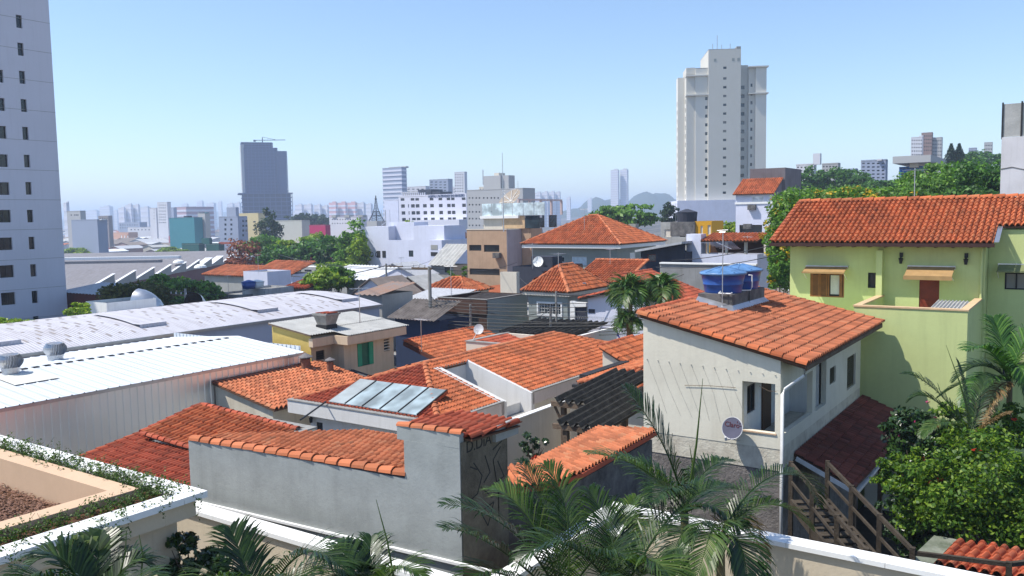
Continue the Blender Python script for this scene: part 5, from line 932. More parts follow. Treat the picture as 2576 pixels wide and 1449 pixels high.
def simple(name, label, C, L, R, Y, m, roof='flat', rm=None, front=(), side=(), rise=1.2, group=None, minb=4, cat='house', fm=None, gm=None):
    T, a0, a1, b0, b1, z, g = bld(name, label, cat, C, L, R, Y, m, front, side, flat=roof == 'flat', roof=rm, group=group, minb=minb, fm=fm, gm=gm)
    if roof == 'hip': hip(T, a0, a1, b0, b1, z, rise, rm or M_CLAY, .4, w=.5, e=.8)
    if roof == 'sheet': part('roof_sheet', corr((a0 - .3, b0 - .5, z), (1, 0, 0), (0, 1, rise / (b1 - b0)), a1 - a0 + .6, b1 - b0 + 1, .6, .06, 4), rm or M_ASB, T)
    if roof == 'tile': tile_roof(T, [(a0 - .3, b0 - .4, z), (a1 + .3, b0 - .4, z), (a1 + .3, b1 + .4, z + rise), (a0 - .3, b1 + .4, z + rise)], (0, -1), rm or M_CLAY, w=.5, e=.7, ind=0, lo=True)
    if roof == 'gable':
        am = (a0 + a1) / 2; 
        for s_, e_ in ((a0 - .4, -1), (a1 + .4, 1)):
            part('roof_sheet', MB().slab([(am, b0 - .4, z + rise), (s_, b0 - .4, z - .15), (s_, b1 + .4, z - .15), (am, b1 + .4, z + rise)][::e_], .08), rm or M_ASB, T)
        q = MB(); q.quad((a0, b0, z), (a1, b0, z), (am, b0, z + rise - .1)); part('gable_wall', q, m, T)
    return T
simple('cement_roof_house', 'grey house with large cement sheet roof against the tan building', (1140, 668), 1085, 1176, 112, M_GREY, 'sheet', M_ASB, [(1118, 672, 1132, 686, 'grid')], rise=2.6)
simple('gable_house', 'bluish white gabled house with three small windows', (1045, 690), 942, 1075, 108, M_LILAC, 'gable', M_STEELR, [(952, 696, 966, 709, 'w'), (980, 696, 994, 709, 'w'), (1008, 697, 1024, 709, 'w')], rise=1.4)
simple('salmon_house', 'salmon gable house under a long grey cement roof', (1075, 728), 990, 1120, 86, paint('salmon_wall', (.50, .28, .22), .2, .2), 'gable', M_ASB, rise=1.3)
simple('orange_roof_house', 'low cream house with orange hip roof at the foot of the tan building', (1170, 734), 1070, 1200, 84, M_CREAM, 'hip', M_CLAY, rise=1.25)
simple('white_roof_shed', 'shed with white sheet roof beside the gabled house', (940, 704), 872, 965, 100, M_GREY, 'sheet', plain('white_sheet', (.72, .73, .74), .6), rise=1.0)
simple('white_roof_shed', 'farther shed with white sheet roof below the round green tree', (895, 690), 828, 925, 118, M_GREY, 'sheet', MATS['white_sheet'], rise=.8)
simple('flat_hall', 'long low hall with deep grey fascia and flat white roof', (800, 672), 658, 858, 150, M_GREY, 'flat', MATS['white_sheet'], [(740, 676, 758, 684, 'w'), (766, 676, 784, 684, 'w')], cat='building')
simple('orange_terrace', 'low terrace with bright orange roof and white gable wall', (735, 690), 640, 760, 122, M_LILAC, 'tile', M_CLAYP, rise=1.6)
simple('orange_terrace', 'flatter orange roofed terrace farther along the factory lane', (640, 696), 515, 660, 128, M_GREY, 'tile', M_CLAYP, rise=1.3)
simple('grey_hut', 'plain bluish cube house in front of the orange terrace', (672, 684), 612, 690, 112, M_LILAC)
simple('stained_yard_wall', 'stained white yard walls carrying a blue and a white tank', (667, 727), 609, 672, 92, paint('stained_white', (.50, .50, .50), .6, .7))
simple('stained_yard_wall', 'lower blackened yard wall left of the tank yard', (608, 742), 535, 615, 92, paint('black_stained', (.30, .30, .31), .8, .8))
simple('rust_roof_lean_to', 'lean-to of rusty corrugated sheets at the end of the vault', (960, 742), 905, 966, 72, M_GREY, 'sheet', bare('rusty_sheet', (.25, .24, .23), (.36, .20, .13), 1), rise=.6)
simple('brown_roof_house', 'house with brown cement gable roof behind the vault end', (985, 742), 892, 1005, 82, M_LILAC, 'gable', bare('brown_cement', (.17, .14, .12), (.26, .22, .19), 1), rise=1.6)
simple('dark_hut', 'small dark cabin beside the salmon gable', (985, 716), 960, 1000, 95, M_DARKW)
simple('tiny_red_roof', 'narrow wall with a tiny bright red tile roof', (770, 726), 722, 778, 96, M_GREY, 'tile', M_CLAYR, rise=1.0)
simple('white_box', 'white box structure beside the olive tree near the tall tower', (268, 762), 216, 272, 62, M_WHITE, cat='building')
simple('red_shed', 'low dark red shed with pale roof between tower and trees', (255, 740), 160, 290, 84, paint('oxblood_wall', (.16, .05, .045), .3, .3), 'sheet', M_STEELR, rise=.5)
for px, py, Y, c1, lab, mm in ((626, 722, 92, 'blue', 'blue tank on the stained yard wall', m_blue), (647, 721, 93, 'white', 'white tank beside the blue one on the stained yard wall', M_PVC)):
    p_ = on_y(px, py + 4, Y); t = thing('water_tank', lab, 'water tank', p_); part('body', MB().lathe([(.65, 0), (.78, .7)], 16, p_), mm, t, smooth=True); part('lid', MB().lathe([(.8, .68), (.8, .75), (.1, .95)], 16, p_), mm, t, smooth=True)
simple('grey_flats', 'stained concrete flats with barred window left of the yellow house', (1747, 558), 1662, 1752, 104, paint('streaked_concrete', (.40, .40, .38), .5, .7), front=[(1710, 578, 1724, 596, 'grid'), (1672, 577, 1690, 596, 'p', M_CREAM, M_CREAM)], cat='building')
simple('mustard_house', 'mustard yellow house beside the concrete flats', (1790, 556), 1748, 1801, 103, paint('mustard_flat', (.62, .32, .02), .12, .1), front=[(1762, 568, 1768, 588, 'p', M_CREAM, M_CREAM), (1780, 566, 1788, 590, 'p', M_CREAM, M_CREAM)])
p_ = on_y(1728, 540, 106); t = thing('water_tank', 'dark round tank on a plinth above the concrete flats', 'water tank', p_); part('body', MB().lathe([(1.2, -.9), (1.3, .3)], 16, p_), M_DARKW, t); part('lid', MB().lathe([(1.35, .3), (.2, .7)], 16, p_), M_DARKW, t); part('plinth', MB().box(p_[0] - 1.6, p_[0] + 1.6, p_[1] - 1.4, p_[1] + 1.4, p_[2] - 2.6, p_[2] - .9), M_DCONC, t)
# tall white narrow house with tile top
T, a0, a1, b0, b1, z, g = bld('white_narrow_house', 'tall narrow white house with tile roof and dark gable wall', 'house', (1945, 487), 1851, 1986, 108, M_LILAC, [(1892, 494, 1921, 512, 'p', M_CAP, glass('pale_pane', (.45, .50, .56), .3)), (1860, 566, 1917, 585, None)], flat=False, minb=6)
tile_roof(T, [(a0 - .3, b0 - .4, z), (a1 + .2, b0 - .4, z), (a1 + .2, b0 + 3.6, z + 2.1), (a0 - .3, b0 + 3.6, z + 2.1)], (0, -1), M_CLAY, w=.28, e=.45, ind=0, lo=True); part('rear_block', MB().box(a0 + .6, a1 + .4, b0 + 3.7, b1 + 4, g, z + 3.4), paint('plum_grey_wall', (.17, .15, .16), .4, .4), T)
q = MB(); q.add([(a1 + .02, b0, g), (a1 + .02, b0 + 3.7, g), (a1 + .02, b0 + 3.7, z + 2.0), (a1 + .02, b0, z)], [(0, 1, 2, 3)]); part('gable_wall', q, MATS['plum_grey_wall'], T); r_ = rects([(1851, 509, 1945, 512)], 'b', b0, -999, 999)[0]; part('band', MB().box(a0 - .1, a1 + .1, b0 - .1, b0 - .003, r_[2], r_[3]), M_CAP, T)
for px, py in ((1891, 522), (1880, 570)): p_ = on_b(px, py, b0 - .3); solo('air_conditioner', MB().box(p_[0] - .5, p_[0] + .5, b0 - .5, b0 - .01, p_[2] - .3, p_[2] + .35), M_DCONC, 'air conditioner box under the %s of the narrow white house' % ('upper pale window' if py < 550 else 'lower loggia'), 'air conditioner', (p_[0], b0, p_[2]))
part('loggia_back', MB().box(a0 + .1, a1 - .1, b0 + 1.2, b0 + 1.3, g, z - 1), M_GREY, T)
# right edge block with fence on top
a0, b0, z_ = on_y(2520, 346, 52); g = -12.5
T = thing('edge_building', 'pale rendered building at the edge with sheet fence on its roof', 'building', (a0 + 5, b0 + 4, g)); part('wall', MB().box(a0, a0 + 14, b0, b0 + 12, g, z_), paint('cracked_white', (.66, .64, .66), .25, .3), T)
q = MB(); zc = z_ - 1.9
for k in range(7): q.beam((a0 + k * .6, b0 - .012, zc + .1 * math.sin(k * 2)), (a0 + (k + 1) * .6, b0 - .012, zc + .1 * math.sin(k * 2 + 2)), .02, .05)
part('crack', q, M_DCONC, T)
for k in range(6): part('fence_panel', MB().box(a0 + .05 + k * 1.0, a0 + 1.0 + k * 1.0, b0 + .1, b0 + .14, z_ + .02, z_ + 2.0), M_ASB, T); part('fence_post', MB().box(a0 + k * 1.0 - .04, a0 + .05 + k * 1.0, b0 + .05, b0 + .2, z_ - .1, z_ + 2.1), M_BLACK, T)
# ================================================================== towers
M_TOWL = paint('tower_mauve', (.66, .65, .71), .15, .1, .05, sc_=.08)
# left tower: shaded face runs away from us along the grid
a1, b1, _z = on_y(172, 810, 86); T = thing('apartment_tower', 'tall mauve grey apartment tower with two columns of dark windows', 'tower', (a1 - 6, b1 - 12, -14)); B0 = b1 - 34; hs = []
for y in (53, 123, 194, 265, 335, 405, 474, 544, 612, 681, 748, 812):
    x = 48 + (y - 53) * .0575; p_ = on_a(x - 7.5, y, a1); q_ = on_a(x + 7.5, y, a1); hs.append((p_[1], q_[1], p_[2] - .6, p_[2] + .62, 'w'))
for y in (188, 260, 331, 403, 474, 544, 614, 684, 753): 
    x = -2 + (y - 331) * .055 + 0; p_ = on_a(x - 18, y, a1); q_ = on_a(x + 18, y, a1); hs.append((p_[1], q_[1], p_[2] - .6, p_[2] + .6, 'w'))
house(T, a1 - 14, a1, B0, b1, -17, 42, M_TOWL, side=hs, depth=.35, gm=M_DGLASS); part('roof', MB().box(a1 - 14, a1, B0, b1, 42, 42.5), M_CONC, T)
q = MB()
for k in range(19): q.box(a1 + .002, a1 + .012, B0, b1, -15 + k * 2.9, -14.97 + k * 2.9)
part('floor_joints', q, M_CONC, T)
# right tower
M_TOWR = paint('tower_cream', (.60, .58, .52), .12, .1, .03, sc_=.06); M_TOWW = paint('tower_white_band', (.66, .64, .58), .1, .05, .03, sc_=.06)
c_ = at(1820, 300, 262); b0 = 0; T = thing('apartment_tower', 'tall cream apartment tower with window columns and rooftop aerials', 'tower', (c_[0], c_[1], 0), uv=False, rz=math.radians(-5))
A = lambda px, py=300, d=0: (px - 1820) * 262 / F * 1.0; ZZ = lambda py, px=1820, d=0: at(1820, py, 262 + d)[2]
def wcol(px, w, ys, h, d=0): return [(A(px - w / 2, 300, d), A(px + w / 2, 300, d), ZZ(y + h / 2, px, d), ZZ(y - h / 2, px, d), 'p') for y in ys]
g = -16
rows = [170.5] + [219.5 + k * 22.1 for k in range(-1, 15)]
house(T, A(1783), A(1862), b0, b0 + 18, g, ZZ(123), M_TOWR, wcol(1823, 8, [r for r in rows], 6), depth=.3, name='core_wall')
part('core_roof', MB().box(A(1783), A(1862), b0, b0 + 18, ZZ(123) - .2, ZZ(123)), M_CONC, T); part('core_hatch', MB().box(A(1852), A(1862), b0 + .5, b0 + 4, ZZ(123), ZZ(117)), M_CONC, T)
for k, px in enumerate((1796, 1840, 1853)): part('vent', MB().box(A(px), A(px + 6), b0 - .04, b0 - .003, ZZ(154), ZZ(147)), M_HGREY, T)
house(T, A(1752), A(1783), b0 + .8, b0 + 17, g, ZZ(168), M_TOWW, wcol(1779, 6, [r + 5 for r in rows[3:]], 8, .8), depth=.3, name='left_bay_wall'); part('bay_roof', MB().box(A(1752), A(1783), b0 + .8, b0 + 17, ZZ(168) - .2, ZZ(168)), M_CONC, T)
house(T, A(1730), A(1752), b0 + 1.2, b0 + 10, g, ZZ(182), M_TOWR, [(A(1733), A(1739), ZZ(182), ZZ(172))][:0], left=[(b0 + 3 + j * 5, b0 + 4.4 + j * 5, z - .7, z + .7, 'p') for j in range(1) for z in [ZZ(r + 8) for r in rows[3:]]], depth=.3, name='left_wing_wall'); part('wing_roof', MB().box(A(1730), A(1752), b0 + 1.2, b0 + 10, ZZ(182) - .2, ZZ(166)), M_TOWR, T)
house(T, A(1713), A(1730), b0 + 5.5, b0 + 10, g, ZZ(185), M_TOWW, left=[(b0 + 7, b0 + 8.4, z - .7, z + .7, 'p') for z in [ZZ(r + 10) for r in rows[3:]]], depth=.3, name='rear_wing_wall')
house(T, A(1862), A(1883), b0 + 2.5, b0 + 18, g, ZZ(162), M_TOWR, wcol(1870, 9, [r + 2 for r in rows[2:]], 9, 2.5), depth=.3, name='right_recess_wall'); house(T, A(1883), A(1899), b0 + 1.4, b0 + 18, g, ZZ(168), M_TOWR, wcol(1890, 5, [r - 3 for r in rows[2:]], 8, 1.4), depth=.3, name='right_bay_wall')
house(T, A(1899), A(1925), b0 + .6, b0 + 18, g, ZZ(168), M_TOWW, depth=.3, name='right_wing_wall')
for x0, x1, d in ((1730, 1784, .5), (1883, 1927, .3)):
    for y in (168 if x0 > 1800 else 186, 235): part('cornice', MB().box(A(x0) - .2, A(x1) + .3, b0 + d - .35, b0 + 3, ZZ(y + 3), ZZ(y)), M_TOWW, T)
part('podium', MB().box(A(1712) - 1, A(1862) + 1, b0 - 3, b0 + 25, g, ZZ(503)), M_LILAC, T); part('podium_window', MB().box(A(1848), A(1862) - .5, b0 - 3.06, b0 - 3.003, ZZ(530), ZZ(512)), M_GLASS, T)
for px, h in ((1798, 103), (1809, 82), (1820, 106), (1841, 104)): part('aerial', MB().tube([(A(px), b0 + 4, ZZ(123)), (A(px), b0 + 4, ZZ(h))], .12, 5), M_METAL, T)

# ------------------------------------------------ hospital
M_HOSP = paint('hospital_white', (.66, .66, .74), .1, .1, .02, sc_=.05); a1, b0, _z = on_y(1172, 520, 395); A = lambda px: on_b(px, 520, b0)[0]; Z3 = lambda px, py: on_b(px, py, b0)[2]
zx = lambda x: (1400 + x / 2.516) * .62891; zy = lambda y: (600 + y / 2.516) * .62891; hs = []
for cx, w in ((530, 38), (586, 10), (630, 38), (677, 38), (750, 38), (822, 38), (910, 38), (992, 36), (1036, 36), (1145, 38)):
    for r, yy in enumerate((498, 564, 634, 701)):
        if r == 0 and cx in (586, 750): continue
        x = zx(cx + r * 3); y = zy(yy - (cx - 530) * .012); h = 6.5 if r == 0 else 8.5; s0 = A(x - w / 8); s1 = A(x + w / 8); hs.append((s0, s1, Z3(x, y + h / 2), Z3(x, y - h / 2), 'w'))
T = thing('hospital', 'white hospital block with rows of dark windows and roof lettering', 'hospital', (a1 - 15, b0 + 12, -26)); zt = Z3(1100, 489)
house(T, A(1003), a1, b0, b0 + 26, -26, zt, M_HOSP, hs, depth=.4, gm=M_DGLASS); part('roof', MB().box(A(1003), a1, b0, b0 + 26, zt - .8, zt - .6), M_CONC, T); p_ = A(1079.5)
tx = text(T, 'HOSPITAL E MATERNIDADE SINO BRASILEIRO', (A(1078), b0 - .1, Z3(1078, 497.5)), (1, 0, 0), (0, 0, 1), 1.75, plain('sign_navy', (.02, .05, .14), .5), ext=.05); bpy.context.view_layer.update()
w_ = tx.dimensions.x; s_ = (A(1169) - A(1078)) / max(.1, w_); tx.matrix_local = tx.matrix_local @ Matrix.Diagonal((s_, 1, 1, 1))
part('annex', MB().box(A(1060), a1 + 2, b0 - 8, b0 - .1, -26, Z3(1100, 553)), M_HOSP, T); 
for x0, x1, y0, m in ((1003, 1042, 483, M_GREY), (1042, 1075, 477, M_DARKW), (1078, 1098, 482, M_DARKW)): part('roof_plant', MB().box(A(x0), A(x1), b0 + 3, b0 + 12, zt - .7, Z3(x0, y0)), m, T)
q = MB(); [q.box(A(1008) + k * 1.3, A(1008) + k * 1.3 + .5, b0 + 1, b0 + 1.5, zt - .6, zt + 1.2) for k in range(12)]; q.box(A(1006), A(1050), b0 + .9, b0 + 1.6, zt + 1.2, zt + 1.5); part('pergola', q, M_HOSP, T)
# grey wing and blocks behind
def wblock(name, label, x0, x1, yt, Y, dep, m, zb=-27, cols=(), rows=(), w=6, h=4, cat='building', extra=(), style='p', gm=None, fm=None, side=(), group=None, band=None):
    fr_ = .84 if dep < 30  else 1; dep = dep if fr_ == 1 else max(3, (1 - fr_) * (x1 - x0) * Y / F / .5); x1 = x0 + (x1 - x0) * fr_; cols = [c for c in cols if c + w / 2 < x1]; a0, b0, z = on_y(x0, yt, Y); a1 = on_b(x1, yt, b0)[0]; T = thing(name, label, cat, ((a0 + a1) / 2, b0 + dep / 2, zb), group)
    hs = [(on_b(c - w / 2, r, b0)[0], on_b(c + w / 2, r, b0)[0], on_b(c, r + h / 2, b0)[2], on_b(c, r - h / 2, b0)[2], style) for c in cols for r in rows]
    sd = [(on_a(c - w / 2, r, a1)[1], on_a(c + w / 2, r, a1)[1], on_a(c, r + h / 2, a1)[2], on_a(c, r - h / 2, a1)[2], style) for c, r in side]
    house(T, a0, a1, b0, b0 + dep, zb, z, m, hs, sd, depth=.35, gm=gm, fm=fm); part('roof', MB().box(a0, a1, b0, b0 + dep, z - .5, z - .3), M_CONC, T)
    for X0, X1, yt2, d0, mm in extra: part('roof_block', MB().box(on_b(X0, yt, b0)[0], on_b(X1, yt, b0)[0], b0 + d0, b0 + d0 + dep * .5, z - .4, on_b((X0 + X1) / 2, yt2, b0 + d0)[2]), mm or m, T)
    if band:
        q = MB(); n = band; hh = (z - zb) / n
        for k in range(n): q.box(a0 - .25, a1 + .25, b0 - .25, b0 - .003, zb + k * hh, zb + k * hh + hh * .42)
        part('floor_bands', q, M_HOSP, T, kind='stuff')
        q = MB()
        for k in range(n): q.box(a1 + .003, a1 + .25, b0, b0 + dep, zb + k * hh, zb + k * hh + hh * .42)
        part('floor_bands', q, M_HOSP, T, kind='stuff')
    return T
M_PALEG = paint('pale_grey_block', (.42, .42, .42), .12, .12, .02, sc_=.06); M_BLUEG = paint('blue_grey_block', (.30, .34, .44), .12, .1, .02, sc_=.06); M_FARW = paint('far_white_block', (.60, .60, .64), .1, .05, 0, sc_=.03)
wblock('hospital_wing', 'pale grey hospital wing with small paired windows beside the white block', 1174, 1342, 478, 350, 20, M_PALEG, cols=(1181, 1189, 1198, 1206, 1217, 1226, 1236, 1244, 1253, 1300), rows=(498, 515, 533, 550, 567), w=3.6, h=4, extra=((1202, 1245, 443, 4, None), (1222, 1234, 436, 6, M_CREAM), (1240, 1262, 442, 5, M_PALEG)))
wblock('slab_tower', 'white and blue striped slab tower beside the hospital', 962, 1019, 423, 620, 25, M_BLUEG, zb=-30, band=22, extra=((966, 1010, 420, 5, M_PALEG),))
wblock('low_lilac_block', 'plain lilac block below the striped slab tower', 966, 1008, 503, 480, 20, M_LILAC)
for i, (x0, x1, yt, Y, m, lab) in enumerate(((1022, 1080, 470, 640, M_FARW, 'pale low block seen above the hospital roof plant'), (1080, 1136, 452, 620, M_BLUEG, 'glassy blue grey block behind the hospital lettering'), (1143, 1173, 433, 600, M_FARW, 'slim white tower behind the hospital'), (1125, 1150, 470, 660, M_FARW, 'short pale block beside the slim white tower'), (1205, 1240, 470, 420, M_CREAM, 'cream block above the grey wing with rooftop tank'))): wblock('background_block', lab, x0, x1, yt, Y, 20, m, cols=[x0 + (x1 - x0) * (k + .5) / 5 for k in range(5)], rows=[yt + 6 + 7 * k for k in range(8)], w=(x1 - x0) / 9, h=2.6, group='blocks around the hospital')
p_ = on_y(1215, 440, 352); solo('radio_mast', MB().tube([(p_[0], p_[1], p_[2] - 4), (p_[0], p_[1], on_y(1215, 427, 352)[2])], .25, 5), M_METAL, 'stub aerial mast above the grey hospital wing', 'mast', p_)
# miniature lattice tower
lt_ = on_y(947, 556, 300); zt = on_y(945, 492, 300)[2]; H = zt - lt_[2]; q = MB(); base = [1.9, 1.15, .75, .45, .28, .16, .06]; hh = [0, .2, .36, .52, .7, .86, 1]
for i in range(6):
    for sx, sy in ((1, 1), (1, -1), (-1, -1), (-1, 1)): q.tube([(lt_[0] + sx * base[i], lt_[1] + sy * base[i], lt_[2] + H * hh[i]), (lt_[0] + sx * base[i + 1], lt_[1] + sy * base[i + 1], lt_[2] + H * hh[i + 1])], .16 * (1 - hh[i] * .6), 4)
    for k in range(3):
        for (sx, sy), (tx_, ty) in (((1, -1), (-1, -1)), ((1, 1), (1, -1)), ((-1, 1), (1, 1)), ((-1, -1), (-1, 1))):
            f0 = k / 3; f1 = (k + 1) / 3; r0 = base[i] + (base[i + 1] - base[i]) * f0; r1 = base[i] + (base[i + 1] - base[i]) * f1; h0 = hh[i] + (hh[i + 1] - hh[i]) * f0; h1 = hh[i] + (hh[i + 1] - hh[i]) * f1
            q.tube([(lt_[0] + sx * r0, lt_[1] + sy * r0, lt_[2] + H * h0), (lt_[0] + tx_ * r1, lt_[1] + ty * r1, lt_[2] + H * h1)], .06, 3)
for h_, r_ in ((.2, 1.3), (.36, .9), (.86, .3)): q.box(lt_[0] - r_, lt_[0] + r_, lt_[1] - r_, lt_[1] + r_, lt_[2] + H * h_, lt_[2] + H * h_ + .2)
ltT = thing('lattice_tower', 'small dark ornamental lattice tower in front of the lilac block', 'tower', lt_); part('lattice', q, M_DARKW, ltT, kind='stuff'); part('plinth', MB().box(lt_[0] - 2.4, lt_[0] + 2.4, lt_[1] - 2.4, lt_[1] + 2.4, -26, lt_[2]), M_PALEG, ltT)

# ------------------------------------------------ unfinished high rise
M_RAW = paint('haze_blue_frame', (.06, .09, .22), .2, .1, 0, sc_=.02); M_HZFILL = paint('haze_blue_infill', (.012, .025, .085), .2, .1, 0, sc_=.02)  # blue of the distant haze painted into frame and infill colours
c_ = at(665, 500, 900); b0 = 0; X = lambda px: (px - 665) * 900 / F * 1.04; Zp = lambda py: at(665, py, 905)[2]
T = thing('unfinished_tower', 'unfinished concrete high rise with open floors above the city', 'tower', (c_[0], c_[1], 0), uv=False, rz=math.radians(19))
def frame(x0, x1, z0, z1, n, d0, d1, holes=()):
    hh = (z1 - z0) / n; part('core', MB().box(X(x0) + 1.2, X(x1) - 1.2, b0 + d0 + 1.2, b0 + d1 - 1.2, z0, z1), M_HZFILL, T)
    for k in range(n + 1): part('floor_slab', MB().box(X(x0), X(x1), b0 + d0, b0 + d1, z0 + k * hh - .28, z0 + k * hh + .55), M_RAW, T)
    q = MB(); m = 9
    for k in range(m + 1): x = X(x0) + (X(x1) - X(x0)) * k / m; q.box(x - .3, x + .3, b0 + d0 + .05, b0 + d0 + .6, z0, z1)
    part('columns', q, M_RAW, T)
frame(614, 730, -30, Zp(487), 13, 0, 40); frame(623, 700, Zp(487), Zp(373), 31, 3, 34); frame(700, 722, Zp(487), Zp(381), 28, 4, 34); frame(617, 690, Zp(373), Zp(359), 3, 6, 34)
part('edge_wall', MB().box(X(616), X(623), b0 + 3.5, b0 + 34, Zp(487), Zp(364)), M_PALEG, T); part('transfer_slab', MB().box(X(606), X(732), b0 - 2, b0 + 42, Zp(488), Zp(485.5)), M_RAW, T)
q = MB(); zc = Zp(351); q.tube([(X(668), b0 + 15, Zp(359)), (X(668), b0 + 15, zc + 3)], .5, 4); q.beam((X(647), b0 + 15, zc), (X(722), b0 + 15, zc + .8), .7, .7); q.tube([(X(668), b0 + 15, zc + 3.5), (X(700), b0 + 15, zc + .8)], .2, 4); q.box(X(647), X(652), b0 + 14, b0 + 16, zc - 1.5, zc + .5)
tc = thing('tower_crane', 'tower crane on top of the unfinished high rise', 'crane', (c_[0], c_[1], 0), uv=False, rz=math.radians(19)); part('jib_and_mast', q, M_HZFILL, tc)

# ------------------------------------------------ left middle ground blocks
TO = wblock('office_block', 'blue grey office block with dark glass strip beside the mauve tower', 179, 257, 553, 395, 24, M_BLUEG, cols=(), rows=(), extra=((218, 250, 552, 1, MATS['white_sheet']),))
a0, b0, z = on_y(231, 560, 394.5); a1 = on_b(243, 560, b0)[0]; part('glass_strip', MB().box(a0, a1, b0 - .5, b0 - .05, -27, z), glass('teal_glass', (.02, .07, .08), .1), TO); a0, b0, z = on_y(192, 560, 394.5); a1 = on_b(203, 560, b0)[0]; part('glass_strip', MB().box(a0, a1, b0 - .5, b0 - .05, -27, z - 2), glass('blue_strip', (.03, .08, .20), .1), TO)
wblock('grey_store', 'pale grey windowless block with dark letters behind the office block', 168, 208, 531, 470, 20, M_PALEG, cols=(179, 188, 192, 196, 203), rows=(541,), w=3, h=3)
wblock('white_office', 'white stepped office tower with thin window lines', 395, 425, 509, 620, 20, M_FARW, cols=(401, 406, 411, 416, 421), rows=(516, 523, 531, 539, 546, 553, 560), w=3.4, h=1.8)
wblock('white_office_wing', 'lower wing of the white stepped office tower', 376, 395, 523, 625, 20, M_FARW, cols=(388, 392), rows=(528, 535, 543, 550), w=2.6, h=1.6)
M_TEAL = paint('teal_cladding', (.05, .22, .26), .2, .1, 0, sc_=.05)
wblock('teal_block', 'teal clad block in front of the distant towers', 425, 500, 548, 450, 22, M_TEAL, extra=((458, 468, 543, 1, M_DARKW),)); wblock('teal_tower', 'grey tower with teal top at the end of the teal block', 497, 519, 535, 445, 16, M_PALEG, extra=((498, 519, 534.5, 0, M_TEAL),))
wblock('apartment_block', 'pale blue grey apartment block with square windows and roof box', 550, 607, 545, 395, 16, M_BLUEG, cols=(567, 582, 599), rows=(553, 565, 577, 589, 601), w=5, h=5.5, extra=((557, 580, 522, 3, M_BLUEG),), side=((612, 556), (620, 556), (612, 568), (620, 568), (612, 580), (620, 580), (612, 592)))
wblock('yellow_block', 'pale yellow block behind the blue grey apartments', 594, 660, 537, 450, 26, paint('pale_yellow', (.58, .48, .26), .1, .1, 0, sc_=.05), cols=(640,), rows=(558, 568, 578), w=6, h=3.5)
wblock('pink_block', 'rose red three storey block with pale windows', 424, 488, 593, 560, 18, paint('rose_wall', (.42, .15, .17), .15, .1, 0), cols=(431, 447, 464, 480), rows=(600, 611), w=7, h=4, gm=M_PALEG, fm=M_CAP)
M_DGREEN = paint('dark_green_clad', (.02, .10, .09), .2, .1, 0); wblock('green_store', 'dark green clad store with square roof box', 457, 508, 612, 385, 20, M_DGREEN, extra=((497, 517, 599, 2, M_DGREEN),)); wblock('green_store', 'dark green annex with orange roof strip', 518, 556, 612, 386, 20, M_DGREEN, extra=((545, 578, 609, 1, M_CLAYR),))
wblock('peach_block', 'peach coloured low block with ribbed white wall', 257, 335, 585, 720, 25, paint('peach_block_wall', (.55, .32, .22), .1, .1, 0), cols=(305, 313, 321, 329), rows=(596,), w=3, h=8, gm=M_CAP)
wblock('slate_row', 'slate blue low row behind the peach block', 299, 361, 560, 900, 25, M_BLUEG, cols=[303 + 6 * k for k in range(9)], rows=(566, 573), w=3, h=2.5); wblock('brown_block', 'brownish mid rise block among the haze', 247, 277, 543, 600, 20, paint('umber_block', (.25, .22, .22), .1, .1, 0), cols=(252, 258, 264, 270), rows=(549, 556, 563), w=3, h=3)
wblock('white_row', 'white low terraces in front of the office tower', 321, 425, 572, 760, 25, M_FARW, cols=[330 + 9 * k for k in range(10)], rows=(578,), w=4, h=2.5); wblock('dark_block', 'dark slim block behind the white office tower', 427, 438, 522, 700, 20, M_BLUEG); wblock('rose_block', 'faint rose block in the haze', 439, 468, 521, 800, 30, paint('faint_rose', (.45, .32, .36), .1, .1, 0), band=9)
wblock('courtyard_flats', 'white row of flats with grey stair towers near the small lattice tower', 828, 918, 546, 480, 18, M_FARW, cols=[836 + 6.5 * k for k in range(12)], rows=(552, 562), w=2.2, h=3, extra=((836, 846, 541, -.5, M_GREY), (868, 880, 541, -.5, M_GREY), (902, 914, 541, -.5, M_GREY))); wblock('flat_store', 'long cream store with blue sign band', 690, 772, 555, 400, 25, paint('store_cream', (.50, .50, .44), .1, .1, 0), cols=(), rows=())
wblock('magenta_store', 'bright magenta clad store among grey roofs', 778, 826, 566, 380, 20, paint('magenta_clad', (.45, .02, .10), .1, .05, 0))
# ------------------------------------------------ hazy skyline
sky_list = [(159, 168, 510, 900), (207, 250, 531, 2600), (250, 280, 520, 2400), (280, 297, 531, 2600), (297, 314, 523, 1500), (314, 332, 515, 1500), (333, 350, 516, 1500), (352, 376, 522, 1600), (457, 473, 514, 2600), (474, 494, 521, 2700), (495, 511, 507, 2600), (519, 541, 512, 2500), (548, 558, 508, 2600), (571, 588, 513, 2000), (589, 605, 511, 2000), (604, 613, 525, 2100), (735, 746, 532, 1900), (742, 762, 516, 1500), (764, 786, 515, 1500), (790, 808, 516, 1500), (809, 826, 518, 1500), (827, 848, 510, 1400), (850, 872, 510, 1400), (874, 897, 510, 1400), (899, 918, 511, 1400), (919, 936, 514, 1500), (1345, 1362, 485, 1500), (1363, 1380, 484, 1500), (1381, 1396, 483, 1500), (1397, 1410, 484, 1500), (1425, 1436, 497, 1900), (1478, 1490, 500, 2400), (1536, 1558, 428, 1500), (1560, 1581, 427, 1500)]
nm = ['violet', 'pale', 'bluish', 'lavender', 'grey']
reds = {850, 874, 827}
